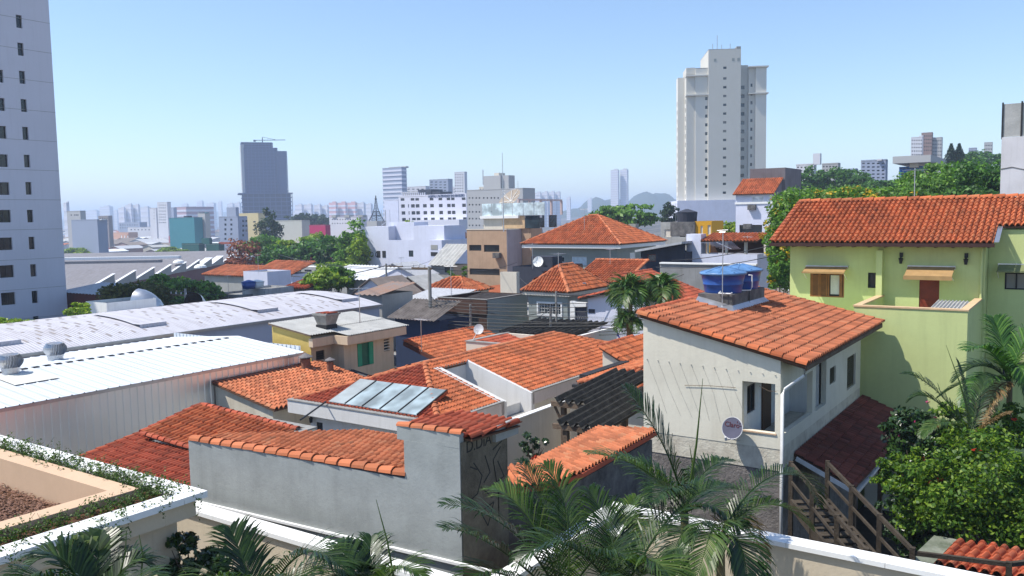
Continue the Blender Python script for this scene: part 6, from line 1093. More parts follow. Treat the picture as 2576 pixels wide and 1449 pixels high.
for i, (x0, x1, yt, Y) in enumerate(sky_list):
    zone = 'behind the mauve tower' if x1 < 300 else 'left of the white office tower' if x1 < 380 else 'left of the unfinished tower' if x1 < 615 else 'right of the unfinished tower' if x1 < 830 else 'near the small lattice tower' if x1 < 940 else 'right of the hospital' if x1 < 1500 else 'left of the cream tower'
    mm = M_FARW if x0 not in reds else paint('coral_striped_block', (.62, .36, .36), .1, .05, 0, sc_=.02)
    lab = 'coral tinted tower near the small lattice tower' if x0 in reds else ('hazy residential tower ' + zone)
    wblock('skyline_tower', lab, x0, x1, yt, Y, 22, mm, zb=-34, band=max(6, int((555 - yt) * Y / 2132 / 3.2)), group='hazy skyline towers ' + ('coral' if x0 in reds else zone), extra=((x0 + (x1 - x0) * .3, x1 - (x1 - x0) * .3, yt - 3, 2, None),))
# hill side right
for x0, x1, yt, Y, m, lab, ex in ((2003, 2056, 413, 260, M_FARW, 'pale slab block with slim stair tower on the hill', ((2045, 2063, 386, 0, None),)), (2068, 2116, 411, 262, M_PALEG, 'plain grey block right of the slim stair tower', ()), (2166, 2240, 403, 240, M_BLUEG, 'blue glazed block with white pylon on the hill', ((2208, 2220, 400, -1, M_FARW),)), (2114, 2160, 425, 250, M_BLUEG, 'low blue grey flats among the hill trees', ()), (2292, 2326, 345, 380, M_FARW, 'white balconied tower on the hill crest', ((2310, 2320, 341, 2, None),)), (2318, 2350, 334, 385, paint('brick_core', (.28, .20, .18), .1, .1, 0), 'brown brick core between the white hill towers', ()), (2345, 2374, 346, 384, M_PALEG, 'grey right hand tower on the hill crest', ()), (2437, 2460, 372, 420, M_BLUEG, 'small far block above the hill trees', ()), (2476, 2500, 358, 420, M_PALEG, 'taller far block above the hill trees', ())):
    wblock('hill_building', lab, x0, x1, yt, Y, 16, m, zb=-14, cols=[x0 + (x1 - x0) * (k + .5) / 6 for k in range(6)], rows=[yt + 8 + 9 * k for k in range(5)], w=(x1 - x0) / 11, h=3.4, extra=ex, group='buildings on the hill')
M_BLUE = paint('cobalt_cladding', (.03, .14, .42), .1, .1, 0); T = wblock('blue_building', 'cobalt blue clad building with broad grey roof slab on the hill', 2262, 2330, 420, 190, 18, M_BLUE, zb=-12, cols=[2270 + 9 * k for k in range(7)], rows=(438,), w=6, h=8)
a0, b0, z = on_y(2250, 402, 188); a1 = on_b(2345, 402, b0)[0]; part('roof_slab', MB().box(a0, a1, b0 - 2, b0 + 20, z - .9, z + .6), M_PALEG, T); part('upper_wall', MB().box(a0 + 3, a1 - 3, b0 + .5, b0 + 18, on_b(2290, 421, b0)[2], z - .9), M_CREAM, T)
# far hills
def hill(lab, x0, x1, ytop, Y, dep, col):
    q = MB(); n = 60; vs_ = []
    for j in range(8):
        for i in range(n + 1):
            f = i / n; px = x0 + (x1 - x0) * f; env = math.sin(math.pi * f) ** .6; p = at(px, ytop, Y); h = (p[2] + 45) * env * math.sin(math.pi * j / 7) ** .8 * (1 + .12 * math.sin(f * 31) + .08 * math.sin(f * 71 + j)) - 45
            vs_.append((p[0] * (1 + .02 * j), p[1] + dep * j / 7, h))
    q.add(vs_, [(j * (n + 1) + i, j * (n + 1) + i + 1, (j + 1) * (n + 1) + i + 1, (j + 1) * (n + 1) + i) for j in range(7) for i in range(n)])
    solo('hill', q, bare('wooded_hill', (.02, .035, .018), (.05, .07, .03), .02, bmp=.8, dist=6), lab, 'hill', (0, Y, -40), uv=False, smooth=True, kind='structure')
hill('wooded far hill between the hospital and the cream tower', 1330, 2100, 482, 2200, 900, 0); hill('long low far hill behind the skyline', -300, 1500, 534, 4500, 1500, 0)

# ------------------------------------------------ sawtooth factory
fx = thing('sawtooth_factory', 'long factory with grey sawtooth roof and oxblood wall', 'factory', (-100, 250, -24), uv=False); M_FROOF = sheet('factory_roof', (.20, .19, .20), 0, 1.1, .6, .8); M_OX = MATS['oxblood_wall']
Y0, Y1, NT = 195.0, 360.0, 12; dy = (Y1 - Y0) / NT; X1, X0_ = -98.0, -190.0
for k in range(NT):
    y0 = Y0 + k * dy; y1 = y0 + dy; zl = -15.2; zh = -12.5; sk = -.06 * (y0 - Y0)
    q = MB(); q.slab([(X1 + sk, y0, zl), (X1 + sk, y1, zh), (X0_, y1, zh), (X0_, y0, zl)], .15); part('roof_bay', q, M_FROOF, fx)
    part('glazed_riser', MB().quad((X1 + sk, y1, zh), (X1 + sk, y1, zl), (X0_, y1, zl), (X0_, y1, zh)), M_PALEG, fx); part('bay_gable', MB().quad((X1 + sk, y0, zl - .2), (X1 + sk, y1, zl - .2), (X1 + sk, y1, zh - .1)), M_GREY, fx)
    part('verge_flashing', MB().slab([(X1 + sk - 2.2, y0, zl + .12), (X1 + sk + .3, y0, zl + .12), (X1 + sk + .3, y1, zh + .12), (X1 + sk - 2.2, y1, zh + .12)], .06) if k > 5 and k < 8 else MB().slab([(X1 + sk - .5, y0, zl + .12), (X1 + sk + .3, y0, zl + .12), (X1 + sk + .3, y1, zh + .12), (X1 + sk - .5, y1, zh + .12)], .06), MATS['white_sheet'], fx)
q = MB(); q.box(X1 - 12, X1 - 10.1, Y0, Y1, -24, -14.8); part('wall', MB().quad((X1, Y0, -24), (X1 - 9.9, Y1, -24), (X1 - 9.9, Y1, -14.5), (X1, Y0, -14.5)), M_OX, fx); part('front_wall', MB().quad((X0_, Y0 - .02, -24), (X1, Y0 - .02, -24), (X1, Y0 - .02, -14.5), (X0_, Y0 - .02, -14.5)), M_OX, fx)
sf = thing('flat_factory_hall', 'broad low factory hall with grey sheet roof and white roof domes', 'factory', (-85, 165, -20), uv=False); part('roof', MB().slab([(-200, 150, -15.8), (-60, 150, -15.8), (-70, 194, -13.9), (-200, 194, -13.9)], .3), M_FROOF, sf); part('wall', MB().quad((-200, 150.2, -24), (-61, 150.2, -24), (-61, 150.2, -15.9), (-200, 150.2, -15.9)), M_OX, sf); part('wall', MB().quad((-61, 150.2, -24), (-70, 194, -24), (-70, 194, -14.2), (-61, 150.2, -15.9)), M_OX, sf)
for px, py, Y in ((265, 714, 172), (342, 714, 170), (300, 696, 186), (505, 690, 230), (620, 677, 270), (745, 670, 300), (450, 674, 260)): p_ = at(px * .62891 * 1.0 if 0 else px, py, Y); part('roof_dome', MB().lathe([(1.7, 0), (1.5, .5), (.8, .9), (.1, 1.0)], 14, (p_[0], p_[1], (-15.8 + (p_[1] - 150) * .043 if p_[1] < 194 else -12.5))), M_CAP, sf)
part('roof_monitor', MB().box(-150, -112, 268, 272, -14, -11.9), M_FROOF, fx); part('roof_monitor', MB().box(-160, -118, 300, 303, -14, -12.0), MATS['white_sheet'], fx); part('light_court', MB().box(-150, -116, 176, 182, -15, -13.2), M_DARKW, sf)
# ------------------------------------------------ filler roofs of the low town
FILL = [paint('f_white', (.58, .58, .60), .2, .2, 0), paint('f_cream', (.52, .48, .40), .2, .2, 0), paint('f_grey', (.32, .33, .35), .2, .2, 0), paint('f_rose', (.42, .28, .25), .2, .2, 0), paint('f_blue', (.32, .38, .48), .2, .2, 0)]; FR_ = [M_CLAY, M_ASB, M_STEELR, MATS['brown_cement'], MATS['white_sheet']]
rr = random.Random(5)
fn = ['white', 'cream', 'grey', 'rose', 'blue tinted']; rn = ['orange', 'cement', 'grey sheet', 'brown', 'white sheet']
def filler(x, y, w, d, h, ang, i, j, label, group):
    g = ground_h(x, y); e = thing('town_house', label, 'house', (x, y, g), group, uv=False, rz=ang); ORG[e.name] = (0, 0, 0)
    part('wall', MB().box(-w / 2, w / 2, -d / 2, d / 2, -1, h), FILL[i], e); rs = .22 * w / 2
    q = MB(); q.slab([(0, -d / 2 - .4, h + rs), (-w / 2 - .4, -d / 2 - .4, h - .1), (-w / 2 - .4, d / 2 + .4, h - .1), (0, d / 2 + .4, h + rs)][::-1], .12); q.slab([(0, -d / 2 - .4, h + rs), (w / 2 + .4, -d / 2 - .4, h - .1), (w / 2 + .4, d / 2 + .4, h - .1), (0, d / 2 + .4, h + rs)], .12); part('roof', q, FR_[j], e); q = MB(); q.quad((-w / 2, -d / 2, h), (w / 2, -d / 2, h), (0, -d / 2, h + rs)); part('gable', q, FILL[i], e)
    for k in range(2): part('window', MB().box(-w / 4 + k * w / 2 - .7, -w / 4 + k * w / 2 + .7, -d / 2 - .05, -d / 2 - .002, h * .35, h * .35 + 1.4), M_GLASS, e)
for k in range(280):
    px = rr.uniform(165, 930) if k < 235 else rr.uniform(930, 1240); Y = rr.uniform(385, 700) if k < 130 else rr.uniform(650, 1700) if k < 235 else rr.uniform(175, 320); p = at(px, 600, Y)
    if -195 < p[0] < -92 and 145 < Y < 370: Y = rr.uniform(372, 560); p = at(px, 600, Y)
    i, j = rr.randrange(5), rr.randrange(5); zn = 'left of the unfinished tower' if px < 600 else 'below the far flats' if px < 920 else 'around the white clinic'
    big = 1 + (Y > 600) * .9; filler(p[0], Y, rr.uniform(8, 16) * big, rr.uniform(8, 18) * big, (rr.uniform(5, 10.5) if Y > 380 else rr.uniform(3, 7)), rr.choice((-AZ, -AZ + 1.57)), i, j, 'low %s house, %s roof, %s' % (fn[i], rn[j], zn), 'low town houses %s %s %s' % (fn[i], rn[j], zn))
for k in range(26):
    px = rr.uniform(1380, 1720); Y = rr.uniform(150, 420); p = at(px, 560, Y); i, j = rr.randrange(5), rr.randrange(5)
    filler(p[0], Y, rr.uniform(8, 14), rr.uniform(8, 14), rr.uniform(3, 7), -AZ, i, j, 'low %s house with %s roof near the cream tower' % (fn[i], rn[j]), 'low town houses %s %s right' % (fn[i], rn[j]))
for k in range(46):                                   # yards between the near rows, mostly hidden
    a, b = rr.uniform(-75, 8), rr.uniform(66, 120); w = wxy(a, b); i, j = rr.randrange(5), rr.randrange(5)
    if w[0] < -25 and w[1] < 100: continue
    filler(w[0], w[1], rr.uniform(6, 9), rr.uniform(6, 10), rr.uniform(2.4, 3.4), -AZ, i, j, 'small %s yard house with %s roof' % (fn[i], rn[j]), 'yard houses %s %s' % (fn[i], rn[j]))
# ------------------------------------------------ haze
m = bpy.data.materials.new('town_haze'); m.use_nodes = True; nt = m.node_tree; nt.nodes.remove(nt.nodes['Principled BSDF']); pv = nt.nodes.new('ShaderNodeVolumePrincipled'); pv.inputs['Color'].default_value = (.64, .78, 1, 1); pv.inputs['Density'].default_value = .00033; pv.inputs['Anisotropy'].default_value = .1; nt.links.new(pv.outputs[0], nt.nodes['Material Output'].inputs['Volume'])
solo('haze', MB().box(-9000, 9000, -150, 13000, -60, 110), m, 'thin blue summer haze over the whole town', 'haze', (0, 0, 0), uv=False, kind='stuff')
# ================================================================== vegetation
L_DEEP = leafm('leaf_deep', (0.046, 0.126, 0.025), (0.126, 0.275, 0.046)); L_MID = leafm('leaf_mid', (0.088, 0.196, 0.031), (0.218, 0.394, 0.055)); L_LIME = leafm('leaf_lime', (0.174, 0.296, 0.020), (0.383, 0.470, 0.035), .35); L_OLIVE = leafm('leaf_olive', (0.072, 0.090, 0.018), (0.168, 0.168, 0.036))
L_RED = leafm('leaf_rust', (.22, .055, .03), (.40, .15, .08)); L_YEL = leafm('blossom_yellow', (.50, .32, .01), (.75, .55, .03), .2); L_FAR = leafm('leaf_far', (.025, .055, .02), (.05, .09, .03)); L_PALM = leafm('palm_leaf', (.016, .042, .008), (.055, .10, .02), .25, .36, .4); L_PALM2 = leafm('palm_leaf_light', (0.044, 0.094, 0.015), (0.125, 0.175, 0.044), .3, .4, .35); L_DRY = leafm('dry_leaf', (.16, .10, .04), (.32, .22, .10), .2)
L_PALMM = leafm('palm_leaf_bright', (0.039, 0.117, 0.016), (0.130, 0.247, 0.039), .3, .4, .4)
M_BARK = bare('bark', (.06, .045, .035), (.16, .12, .09), 3)
def leaves(n, pos, nrm, size, asp=.55, jit=.9):
    """n diamond leaves at pos, roughly facing nrm"""
    d = nrm + RNG.normal(0, jit, (n, 3)); d /= np.linalg.norm(d, axis=1)[:, None] + 1e-9
    t = np.cross(d, RNG.normal(0, 1, (n, 3))); t /= np.linalg.norm(t, axis=1)[:, None] + 1e-9; s = np.cross(d, t); sz = size * RNG.uniform(.55, 1.3, (n, 1))
    return np.stack([pos - t * sz, pos + s * sz * asp - t * sz * .1, pos + t * sz, pos - s * sz * asp - t * sz * .1], 1)
def crown(c, r, clumps, per, size, seed=0, flat=1.0, low=-.6, csize=.3):
    g = np.random.default_rng(seed + 100); u = g.normal(0, 1, (clumps, 3)); u /= np.linalg.norm(u, axis=1)[:, None]; u[:, 2] = np.maximum(u[:, 2], low)
    rad = g.uniform(.45, 1.0, (clumps, 1)) ** .6 * (1 + .18 * np.sin(u[:, :1] * 5 + seed) + .12 * np.sin(u[:, 1:2] * 9 + seed * 2)); cc = u * rad
    cs = csize * g.uniform(.6, 1.3, (clumps, 1))
    v = g.normal(0, 1, (clumps, per, 3)); v /= np.linalg.norm(v, axis=2)[:, :, None]; rr_ = g.uniform(.2, 1, (clumps, per, 1)) ** .5
    p = cc[:, None, :] + v * rr_ * cs[:, None, :] * np.array([1, 1, .7]); P = p.reshape(-1, 3) * np.array(r) + np.array(c); N = (v * .8 + u[:, None, :] * .5 + np.array([0, 0, .5])).reshape(-1, 3)
    return leaves(len(P), P, N, size)
def tree(label, px, py, Y, rx, rz, m, clumps=70, per=70, size=.3, ry=None, name='tree', trunk=True, flowers=None, seed=None, group=None, cat='tree', csize=.3, nf=900):
    c = at(px, py, Y); g = ground_h(c[0], c[1]); seed = int(px * 7 + py) if seed is None else seed; T = thing(name, label, cat, (c[0], c[1], g), group, uv=False); off = np.array([c[0], c[1], g])
    q = MB(); top = Vector(c) + Vector((0, 0, -rz * .25)); H = max(1.2, c[2] - g); tr = max(.06, rx * .055); rd = random.Random(seed)
    q.tube([(c[0], c[1], g - .3), (c[0] + rd.uniform(-.2, .2), c[1], g + H * .45), tuple(top)], tr * 1.5, 7, tr * .7)
    for k in range(7): a = rd.uniform(0, 6.28); e = Vector(c) + Vector((math.cos(a) * rx * .65, math.sin(a) * rx * .65, rz * rd.uniform(-.2, .55))); s_ = Vector((c[0], c[1], g + H * rd.uniform(.4, .75))); q.tube([s_, s_.lerp(e, .5) + Vector((0, 0, rz * .1)), e], tr * .6, 5, tr * .15)
    part('trunk', q, M_BARK, T)
    V_ = crown(c, (rx, ry or rx, rz), clumps, per, size, seed, csize=csize) - off; part('crown', fast_mesh('crown', V_, 4), m, T)
    if flowers:
        V_ = crown(c, (rx * 1.03, (ry or rx) * 1.03, rz * 1.04), max(10, nf // 14), 14, size * .75, seed + 1, csize=.12, low=-.3) - off; part('blossom', fast_mesh('blossom', V_, 4), flowers, T)
    return T
tree('broad dark green tree behind the vault roof', 440, 750, 92, 3.9, 2.2, L_MID, 110, 80, .26); tree('bright yellow green tree left of the broad dark one', 268, 745, 98, 3.2, 1.2, L_LIME, 70, 70, .24); tree('tree with yellowing crown at the end of the broad dark one', 505, 740, 93, 1.6, 1.4, L_OLIVE, 40, 60, .22)
tree('olive brown tree beside the exhaust duct', 345, 768, 76, 2.9, 2.2, L_OLIVE, 90, 80, .2); tree('dark tree under the olive brown crown', 420, 790, 82, 2.4, 1.8, L_DEEP, 60, 70, .22)
tree('small leafy bush at the foot of the mauve tower', 195, 792, 60, 1.0, .9, L_LIME, 30, 60, .14, name='bush', cat='bush'); tree('clipped green bush in front of the mauve tower windows', 25, 826, 52, 1.3, .6, L_LIME, 40, 70, .12, name='bush', cat='bush')
tree('rust red tree beside the sawtooth roof', 612, 640, 185, 3.8, 3.2, L_RED, 55, 26, .34); tree('small rust red shrub below the red tree', 590, 668, 180, 2.4, 1.3, L_RED, 30, 40, .35, name='bush', cat='bush')
for i, (px, py, Y, rx, rz, m, lab) in enumerate(((665, 618, 215, 5.2, 2.6, L_MID, 'layered green tree right of the red tree'), (676, 585, 300, 5.0, 7.0, L_FAR, 'dark tall conical tree before the yellow block'), (805, 612, 205, 4.6, 2.2, L_LIME, 'round yellow green tree before the long white roof'), (725, 632, 190, 4.6, 2.2, L_LIME, 'lime topped tree beside the flat hall'), (700, 650, 175, 4.2, 2.4, L_DEEP, 'dark tree at the left of the hall grove'), (765, 645, 172, 5.4, 2.8, L_DEEP, 'dark tree in the middle of the hall grove'), (845, 640, 168, 5.2, 3.2, L_DEEP, 'dark tree at the right of the hall grove'), (890, 625, 160, 3.6, 4.2, L_MID, 'tall tree against the white clinic wall'), (905, 640, 156, 2.4, 3.2, L_LIME, 'yellow green tree touching the white clinic wall'), (815, 706, 98, 2.3, 1.2, L_LIME, 'bright bush in front of the white roof sheds'), (850, 700, 102, 1.9, 1.5, L_MID, 'darker bush beside the bright one'), (845, 676, 145, 3.0, 1.1, L_LIME, 'low bush beside the flat hall'), (1017, 578, 200, 3.0, 1.9, L_LIME, 'round tree above the white clinic roof'), (1570, 545, 170, 6.2, 2.3, L_MID, 'broad green tree above the hip roof'), (1510, 555, 175, 2.6, 1.6, L_DEEP, 'small dark tree left of the broad one above the hip roof'), (1683, 543, 200, 2.6, 2.6, L_FAR, 'greyish tree below the cream tower'), (1838, 580, 130, 1.6, 1.5, L_LIME, 'light green bush beside the mustard house'), (195, 636, 385, 6.5, 1.9, L_LIME, 'rounded tree at the foot of the office block'), (428, 632, 380, 6.0, 1.5, L_LIME, 'low lime tree behind the factory roof'))):
    tree(lab, px, py, Y, rx, rz, m, 60, 45, .07 * rx + .12)
for i in range(9): tree('dark far tree right of the unfinished tower', 742 + i * 9, 556 + (i % 3), 520, 6, 4, L_FAR, 18, 24, 1.0, seed=i, group='far grove right of the unfinished tower')
# yellow flowering trees and big dark trees behind the green house
tree('yellow flowering tree leaning over the wall beside the green house', 2000, 605, 60, 2.2, 3.2, L_MID, 150, 90, .14, flowers=L_YEL, nf=1500); tree('crown of a second flowering tree behind the tile roof', 2090, 530, 66, 4.0, 1.8, L_MID, 140, 90, .16, flowers=L_YEL, nf=1700); tree('hanging flowering branch below the yellow tree', 1962, 690, 58, .9, 1.5, L_MID, 40, 70, .12, flowers=L_YEL, nf=300)
tree('broad dark green tree above the green house roof', 2415, 490, 82, 5.8, 2.5, L_MID, 200, 90, .22, flowers=L_YEL, nf=200); tree('dark spreading tree nearer the edge building', 2500, 480, 74, 3.6, 2.2, L_DEEP, 110, 80, .2); tree('flat crowned tree between the dark tree and flowering crown', 2220, 500, 72, 3.2, 1.0, L_MID, 60, 60, .2, flowers=L_YEL, nf=250)
for px, py, Y, rx, rz, lab in ((2022, 462, 200, 4.2, 3.2, 'dark tree before the slim stair tower'), (2105, 455, 195, 5.2, 3.0, 'dark flat topped tree before the grey hill block'), (2160, 466, 190, 3.4, 2.0, 'dark low tree beside the blue glazed block'), (2225, 472, 170, 5, 1.5, 'umbrella shaped dark tree below the cobalt building'), (2480, 412, 250, 6, 3.6, 'green wooded slope beside the twin pines'), (2430, 412, 240, 4, 3, 'dark bush under the twin pines')): tree(lab, px, py, Y, rx, rz, L_DEEP, 70, 55, .4)
for px, lab in ((2392, 'left of the twin dark pines on the hill'), (2412, 'right of the twin dark pines on the hill')):
    c = at(px, 412, 230); zt = at(px, 363, 230)[2]; T = thing('pine_tree', lab, 'tree', tuple(c), uv=False); part('trunk', MB().tube([tuple(c - [0, 0, 8]), (c[0], c[1], zt)], .25, 6, .04), M_BARK, T); P = []
    for k in range(14):
        f = k / 13; z = c[2] + (zt - c[2]) * f; r = (1 - f) * 2.1 + .15
        for j in range(12): a = j * .5236 + k; d = np.array([math.cos(a), math.sin(a), .12]); n_ = 10; t = RNG.uniform(.15, 1, (n_, 1)); P.append(np.array([c[0], c[1], z]) + d * t * r)
    P = np.concatenate(P); part('crown', fast_mesh('crown', leaves(len(P), P, np.tile([0, 0, 1.0], (len(P), 1)), .34) - c, 4), L_FAR, T)

# ------------------------------------------------ palms
def bez(p, n): 
    p = [Vector(x) for x in p]
    def ev(t):
        q = p[:]
        while len(q) > 1: q = [q[i].lerp(q[i + 1], t) for i in range(len(q) - 1)]
        return q[0]
    return [ev(i / (n - 1)) for i in range(n)]
def frond_mesh(pts, L, n=46, w=.022, droop=.35, vee=.35, base=.12, seed=0, off=(0, 0, 0), up=None):
    """feather frond: rachis plus paired leaflets"""
    g = random.Random(seed); P = bez(pts, n); q = MB(); off = Vector(off); q.tube([p - off for p in P[::3]], .018 * L / .5, 5, .004); leaf = []
    for i in range(int(n * base), n):
        f = i / (n - 1); t = (P[min(i + 1, n - 1)] - P[max(i - 1, 0)]).normalized(); s = t.cross(Vector((0, 0, 1)))
        if s.length < .05: s = Vector((1, 0, 0))
        s.normalize(); u = s.cross(t).normalized(); ll = L * (math.sin(math.pi * min(1, .12 + f * .86)) ** .6) * g.uniform(.85, 1.1)
        for sg in (-1, 1):
            if g.random() < .04: continue
            d = (t * (.7 + .5 * f) + s * sg * .85 + u * vee * g.uniform(.5, 1.2)).normalized(); p0 = P[i] - off; p1 = p0 + d * ll * .5; d2 = (d + Vector((0, 0, -droop * g.uniform(.6, 1.5)))).normalized(); p2 = p1 + d2 * ll * .32; d3 = (d2 + Vector((0, 0, -droop * 1.2))).normalized(); p3 = p2 + d3 * ll * .18
            ww = (t - d * t.dot(d)).normalized() * w * .5; ws = [.5, 1.0, .75, .05]; o = len(q.v); vs_ = []
            for p_, k in zip((p0, p1, p2, p3), ws): vs_ += [p_ - ww * k, p_ + ww * k]
            q.add(vs_, [(0, 1, 3, 2), (2, 3, 5, 4), (4, 5, 7, 6)])
    return q
def palm(label, crown_px, Y, fronds, trunk_h=3.0, L=.5, mat=None, name='palm_tree', spears=(), w=.026, n=60, group=None, tr=.07, droop=.35):
    c = at(*crown_px, Y); g = c[2] - trunk_h; T = thing(name, label, 'palm', (c[0], c[1], g), group, uv=False)
    part('trunk', MB().tube([(c[0], c[1], g - .4), (c[0] + .03, c[1], g + trunk_h * .5), tuple(c)], tr * 1.2, 8, tr), bare('palm_stem', (.10, .09, .05), (.2, .17, .09), 4), T); ORGo = (c[0], c[1], g)
    for i, fr in enumerate(fronds):
        pts = [c] + [at(x, y, Y + dy) for x, y, dy in fr[0]]; q = frond_mesh(pts, (fr[1] if len(fr) > 1 and fr[1] else L) * (1.32 if Y < 16 else 1.1), n, w, fr[3] if len(fr) > 3 else droop, seed=i * 7 + int(crown_px[0])); part('frond', q, (fr[2] if len(fr) > 2 and fr[2] else mat) or L_PALM, T)
    for (x0, y0, dy0, x1, y1, dy1, r) in spears:
        p0, p1 = at(x0, y0, Y + dy0), at(x1, y1, Y + dy1); part('spear_leaf', MB().tube([p0, (p0 + p1) / 2 + np.array([.03, 0, 0]), p1], r, 5, .004), L_PALM2, T)
    return T
palm('tall feather palm in front of the ivory wall', (1722, 1290), 14.2, [([(1700, 1130, -.2), (1575, 975, .3)], .55), ([(1640, 1150, -.6), (1480, 1140, -1.0)], .45, L_PALM2), ([(1660, 1200, .4), (1560, 1150, .8)], .5), ([(1760, 1150, .5), (1850, 1160, 1.0)], .4), ([(1720, 1180, -.8), (1640, 1260, -1.6)], .5), ([(1800, 1240, -.5), (1860, 1330, -.9)], .5), ([(1670, 1240, -.9), (1600, 1380, -1.5)], .5, L_PALM2), ([(1790, 1200, .8), (1900, 1240, 1.5)], .45)], 4.2, spears=((1728, 1280, 0, 1768, 952, .1, .035), (1745, 1250, .1, 1735, 1120, .2, .03)))
palm('feather palm arching over the white capped wall', (1812, 1360), 13.0, [([(1880, 1180, .4), (2030, 1130, .9), (2060, 1270, 1.2)], .42), ([(1870, 1260, .1), (1960, 1230, .3), (2040, 1330, .5)], .36, L_PALM2), ([(1780, 1290, -.4), (1700, 1300, -.9), (1690, 1430, -1.1)], .45), ([(1830, 1260, .8), (1870, 1290, 1.3), (1930, 1410, 1.5)], .4, L_DRY), ([(1800, 1270, -.6), (1790, 1340, -1.2), (1750, 1460, -1.5)], .45, L_PALM2), ([(1840, 1320, -.5), (1880, 1370, -.8), (1880, 1480, -1)], .45)], 3.5, L=.45)
palm('low feather palm with fronds crossing the stepped wall', (1560, 1520), 12.2, [([(1650, 1300, .3), (1760, 1200, .6), (1840, 1230, .9)], .5), ([(1560, 1350, .6), (1480, 1230, 1.2)], .5), ([(1500, 1400, -.2), (1400, 1300, -.5), (1300, 1420, -.8)], .5), ([(1600, 1380, -.6), (1660, 1380, -1.0), (1700, 1480, -1.2)], .5, L_PALM2), ([(1540, 1360, 1.2), (1600, 1250, 2.0)], .45, L_PALM2), ([(1480, 1380, .8), (1420, 1260, 1.4), (1380, 1290, 1.6)], .4), ([(1580, 1420, -1), (1620, 1480, -1.5)], .5)], 3.0)
palm('feather palm spreading in front of the dark faced block', (1420, 1530), 12.8, [([(1380, 1340, .2), (1290, 1225, .5), (1235, 1230, .8)], .5, L_PALM2), ([(1360, 1380, -.3), (1250, 1270, -.6), (1115, 1270, -.8)], .5), ([(1330, 1420, -.6), (1200, 1330, -1.0), (1120, 1330, -1.3)], .48), ([(1400, 1300, .8), (1310, 1160, 1.4)], .45), ([(1450, 1340, .3), (1420, 1220, .6), (1370, 1170, .8)], .42, L_PALM2), ([(1310, 1460, -1), (1220, 1400, -1.5), (1180, 1470, -1.7)], .5), ([(1470, 1400, -.5), (1540, 1350, -.9), (1600, 1420, -1.1)], .48)], 3.0, spears=((1405, 1350, .5, 1393, 1190, .6, .015),))
palm('low feather palm at the bottom left of the capped wall', (660, 1560), 11.6, [([(620, 1420, .2), (580, 1330, .5)], .5), ([(700, 1400, -.2), (790, 1330, -.5), (870, 1440, -.8)], .5), ([(740, 1440, .3), (850, 1370, .6), (960, 1440, .9)], .45), ([(600, 1480, -.5), (540, 1420, -.9), (500, 1480, -1.1)], .45, L_PALM2), ([(690, 1450, -.6), (740, 1420, -1), (790, 1480, -1.2)], .5)], 2.5, spears=((993, 1470, 0, 946, 1256, .3, .022),))
palm('small feather palm under the terrace edge', (930, 1560), 11.9, [([(900, 1430, .3), (850, 1370, .6)], .42), ([(930, 1420, .4), (935, 1350, .9)], .42), ([(960, 1450, -.2), (1000, 1390, -.5), (1060, 1450, -.7)], .42, L_PALM2), ([(900, 1470, -.5), (850, 1440, -.9)], .42)], 2.3)
palm('dark palm in front of the terrace fascia', (235, 1560), 9.2, [([(200, 1420, .1), (140, 1345, .2), (60, 1440, 0)], .36), ([(240, 1430, .3), (255, 1340, .6)], .36), ([(290, 1440, .2), (340, 1370, .4), (390, 1440, .5)], .36), ([(180, 1470, -.4), (100, 1420, -.7), (40, 1470, -.9)], .36), ([(270, 1480, -.4), (330, 1430, -.7), (400, 1480, -.9)], .34)], 2.2, spears=((355, 1449, .2, 350, 1345, .3, .012), (300, 1449, .2, 318, 1335, .3, .012)))
# pale folded fan leaf
T = thing('fan_palm_leaf', 'pale ribbed fan leaf standing beside the terrace fascia', 'palm', tuple(at(190, 1460, 9.6)), uv=False); c = at(195, 1455, 9.6); q = MB()
for k in range(16):
    a = math.radians(58 + k * 4.6); r = .50 + .05 * math.sin(k * 1.3); p1 = c + np.array([math.cos(a) * r, .05 * (k % 2), math.sin(a) * r]); a2 = a + math.radians(4.4); p2 = c + np.array([math.cos(a2) * r, .05 * ((k + 1) % 2), math.sin(a2) * r]); q.add([c, p1, p2], [(0, 1, 2)])
part('blade', q, leafm('fan_pale', (.20, .24, .14), (.30, .34, .2), .4), T); part('stalk', MB().tube([tuple(c), tuple(c + np.array([.05, 0, -.9]))], .015, 5), L_PALM2, T)
# street palms
def rich(cx, cy, R, k0, n, droop=1.0):
    out = []
    for k in range(n):
        a = k0 + k * 2.399; f = .35 + .65 * (k % 4) / 3; dx = math.cos(a) * f; dy = math.sin(a) * f; up = R * (1.25 - .75 * f)
        out.append(([(cx + dx * R * .35, cy - up * .7, dy * .5), (cx + dx * R * .9, cy - up * .9, dy * 1.4), (cx + dx * R * 1.25, cy + R * (f - .45) * 1.1 * droop, dy * 2.0)], None, (L_PALMM, L_PALM2, L_PALMM)[k % 3]))
    return [(o[0], R * 1.45 * .0108 * 1.1, o[2]) for o in out]
palm('bushy garden palm in front of the white house', (1585, 745), 49, rich(1585, 745, 60, .2, 15), 5.5, .85, L_PALMM, w=.075, n=30, tr=.13); palm('second garden palm nearer the water tanks', (1665, 735), 48, rich(1665, 735, 50, .5, 13), 5.0, .75, L_PALMM, w=.07, n=30, tr=.12); palm('lower palm tuft under the bushy garden palm', (1580, 815), 48.5, rich(1580, 815, 36, .9, 12), 2.5, .65, L_PALMM, w=.06, n=26, tr=.1)
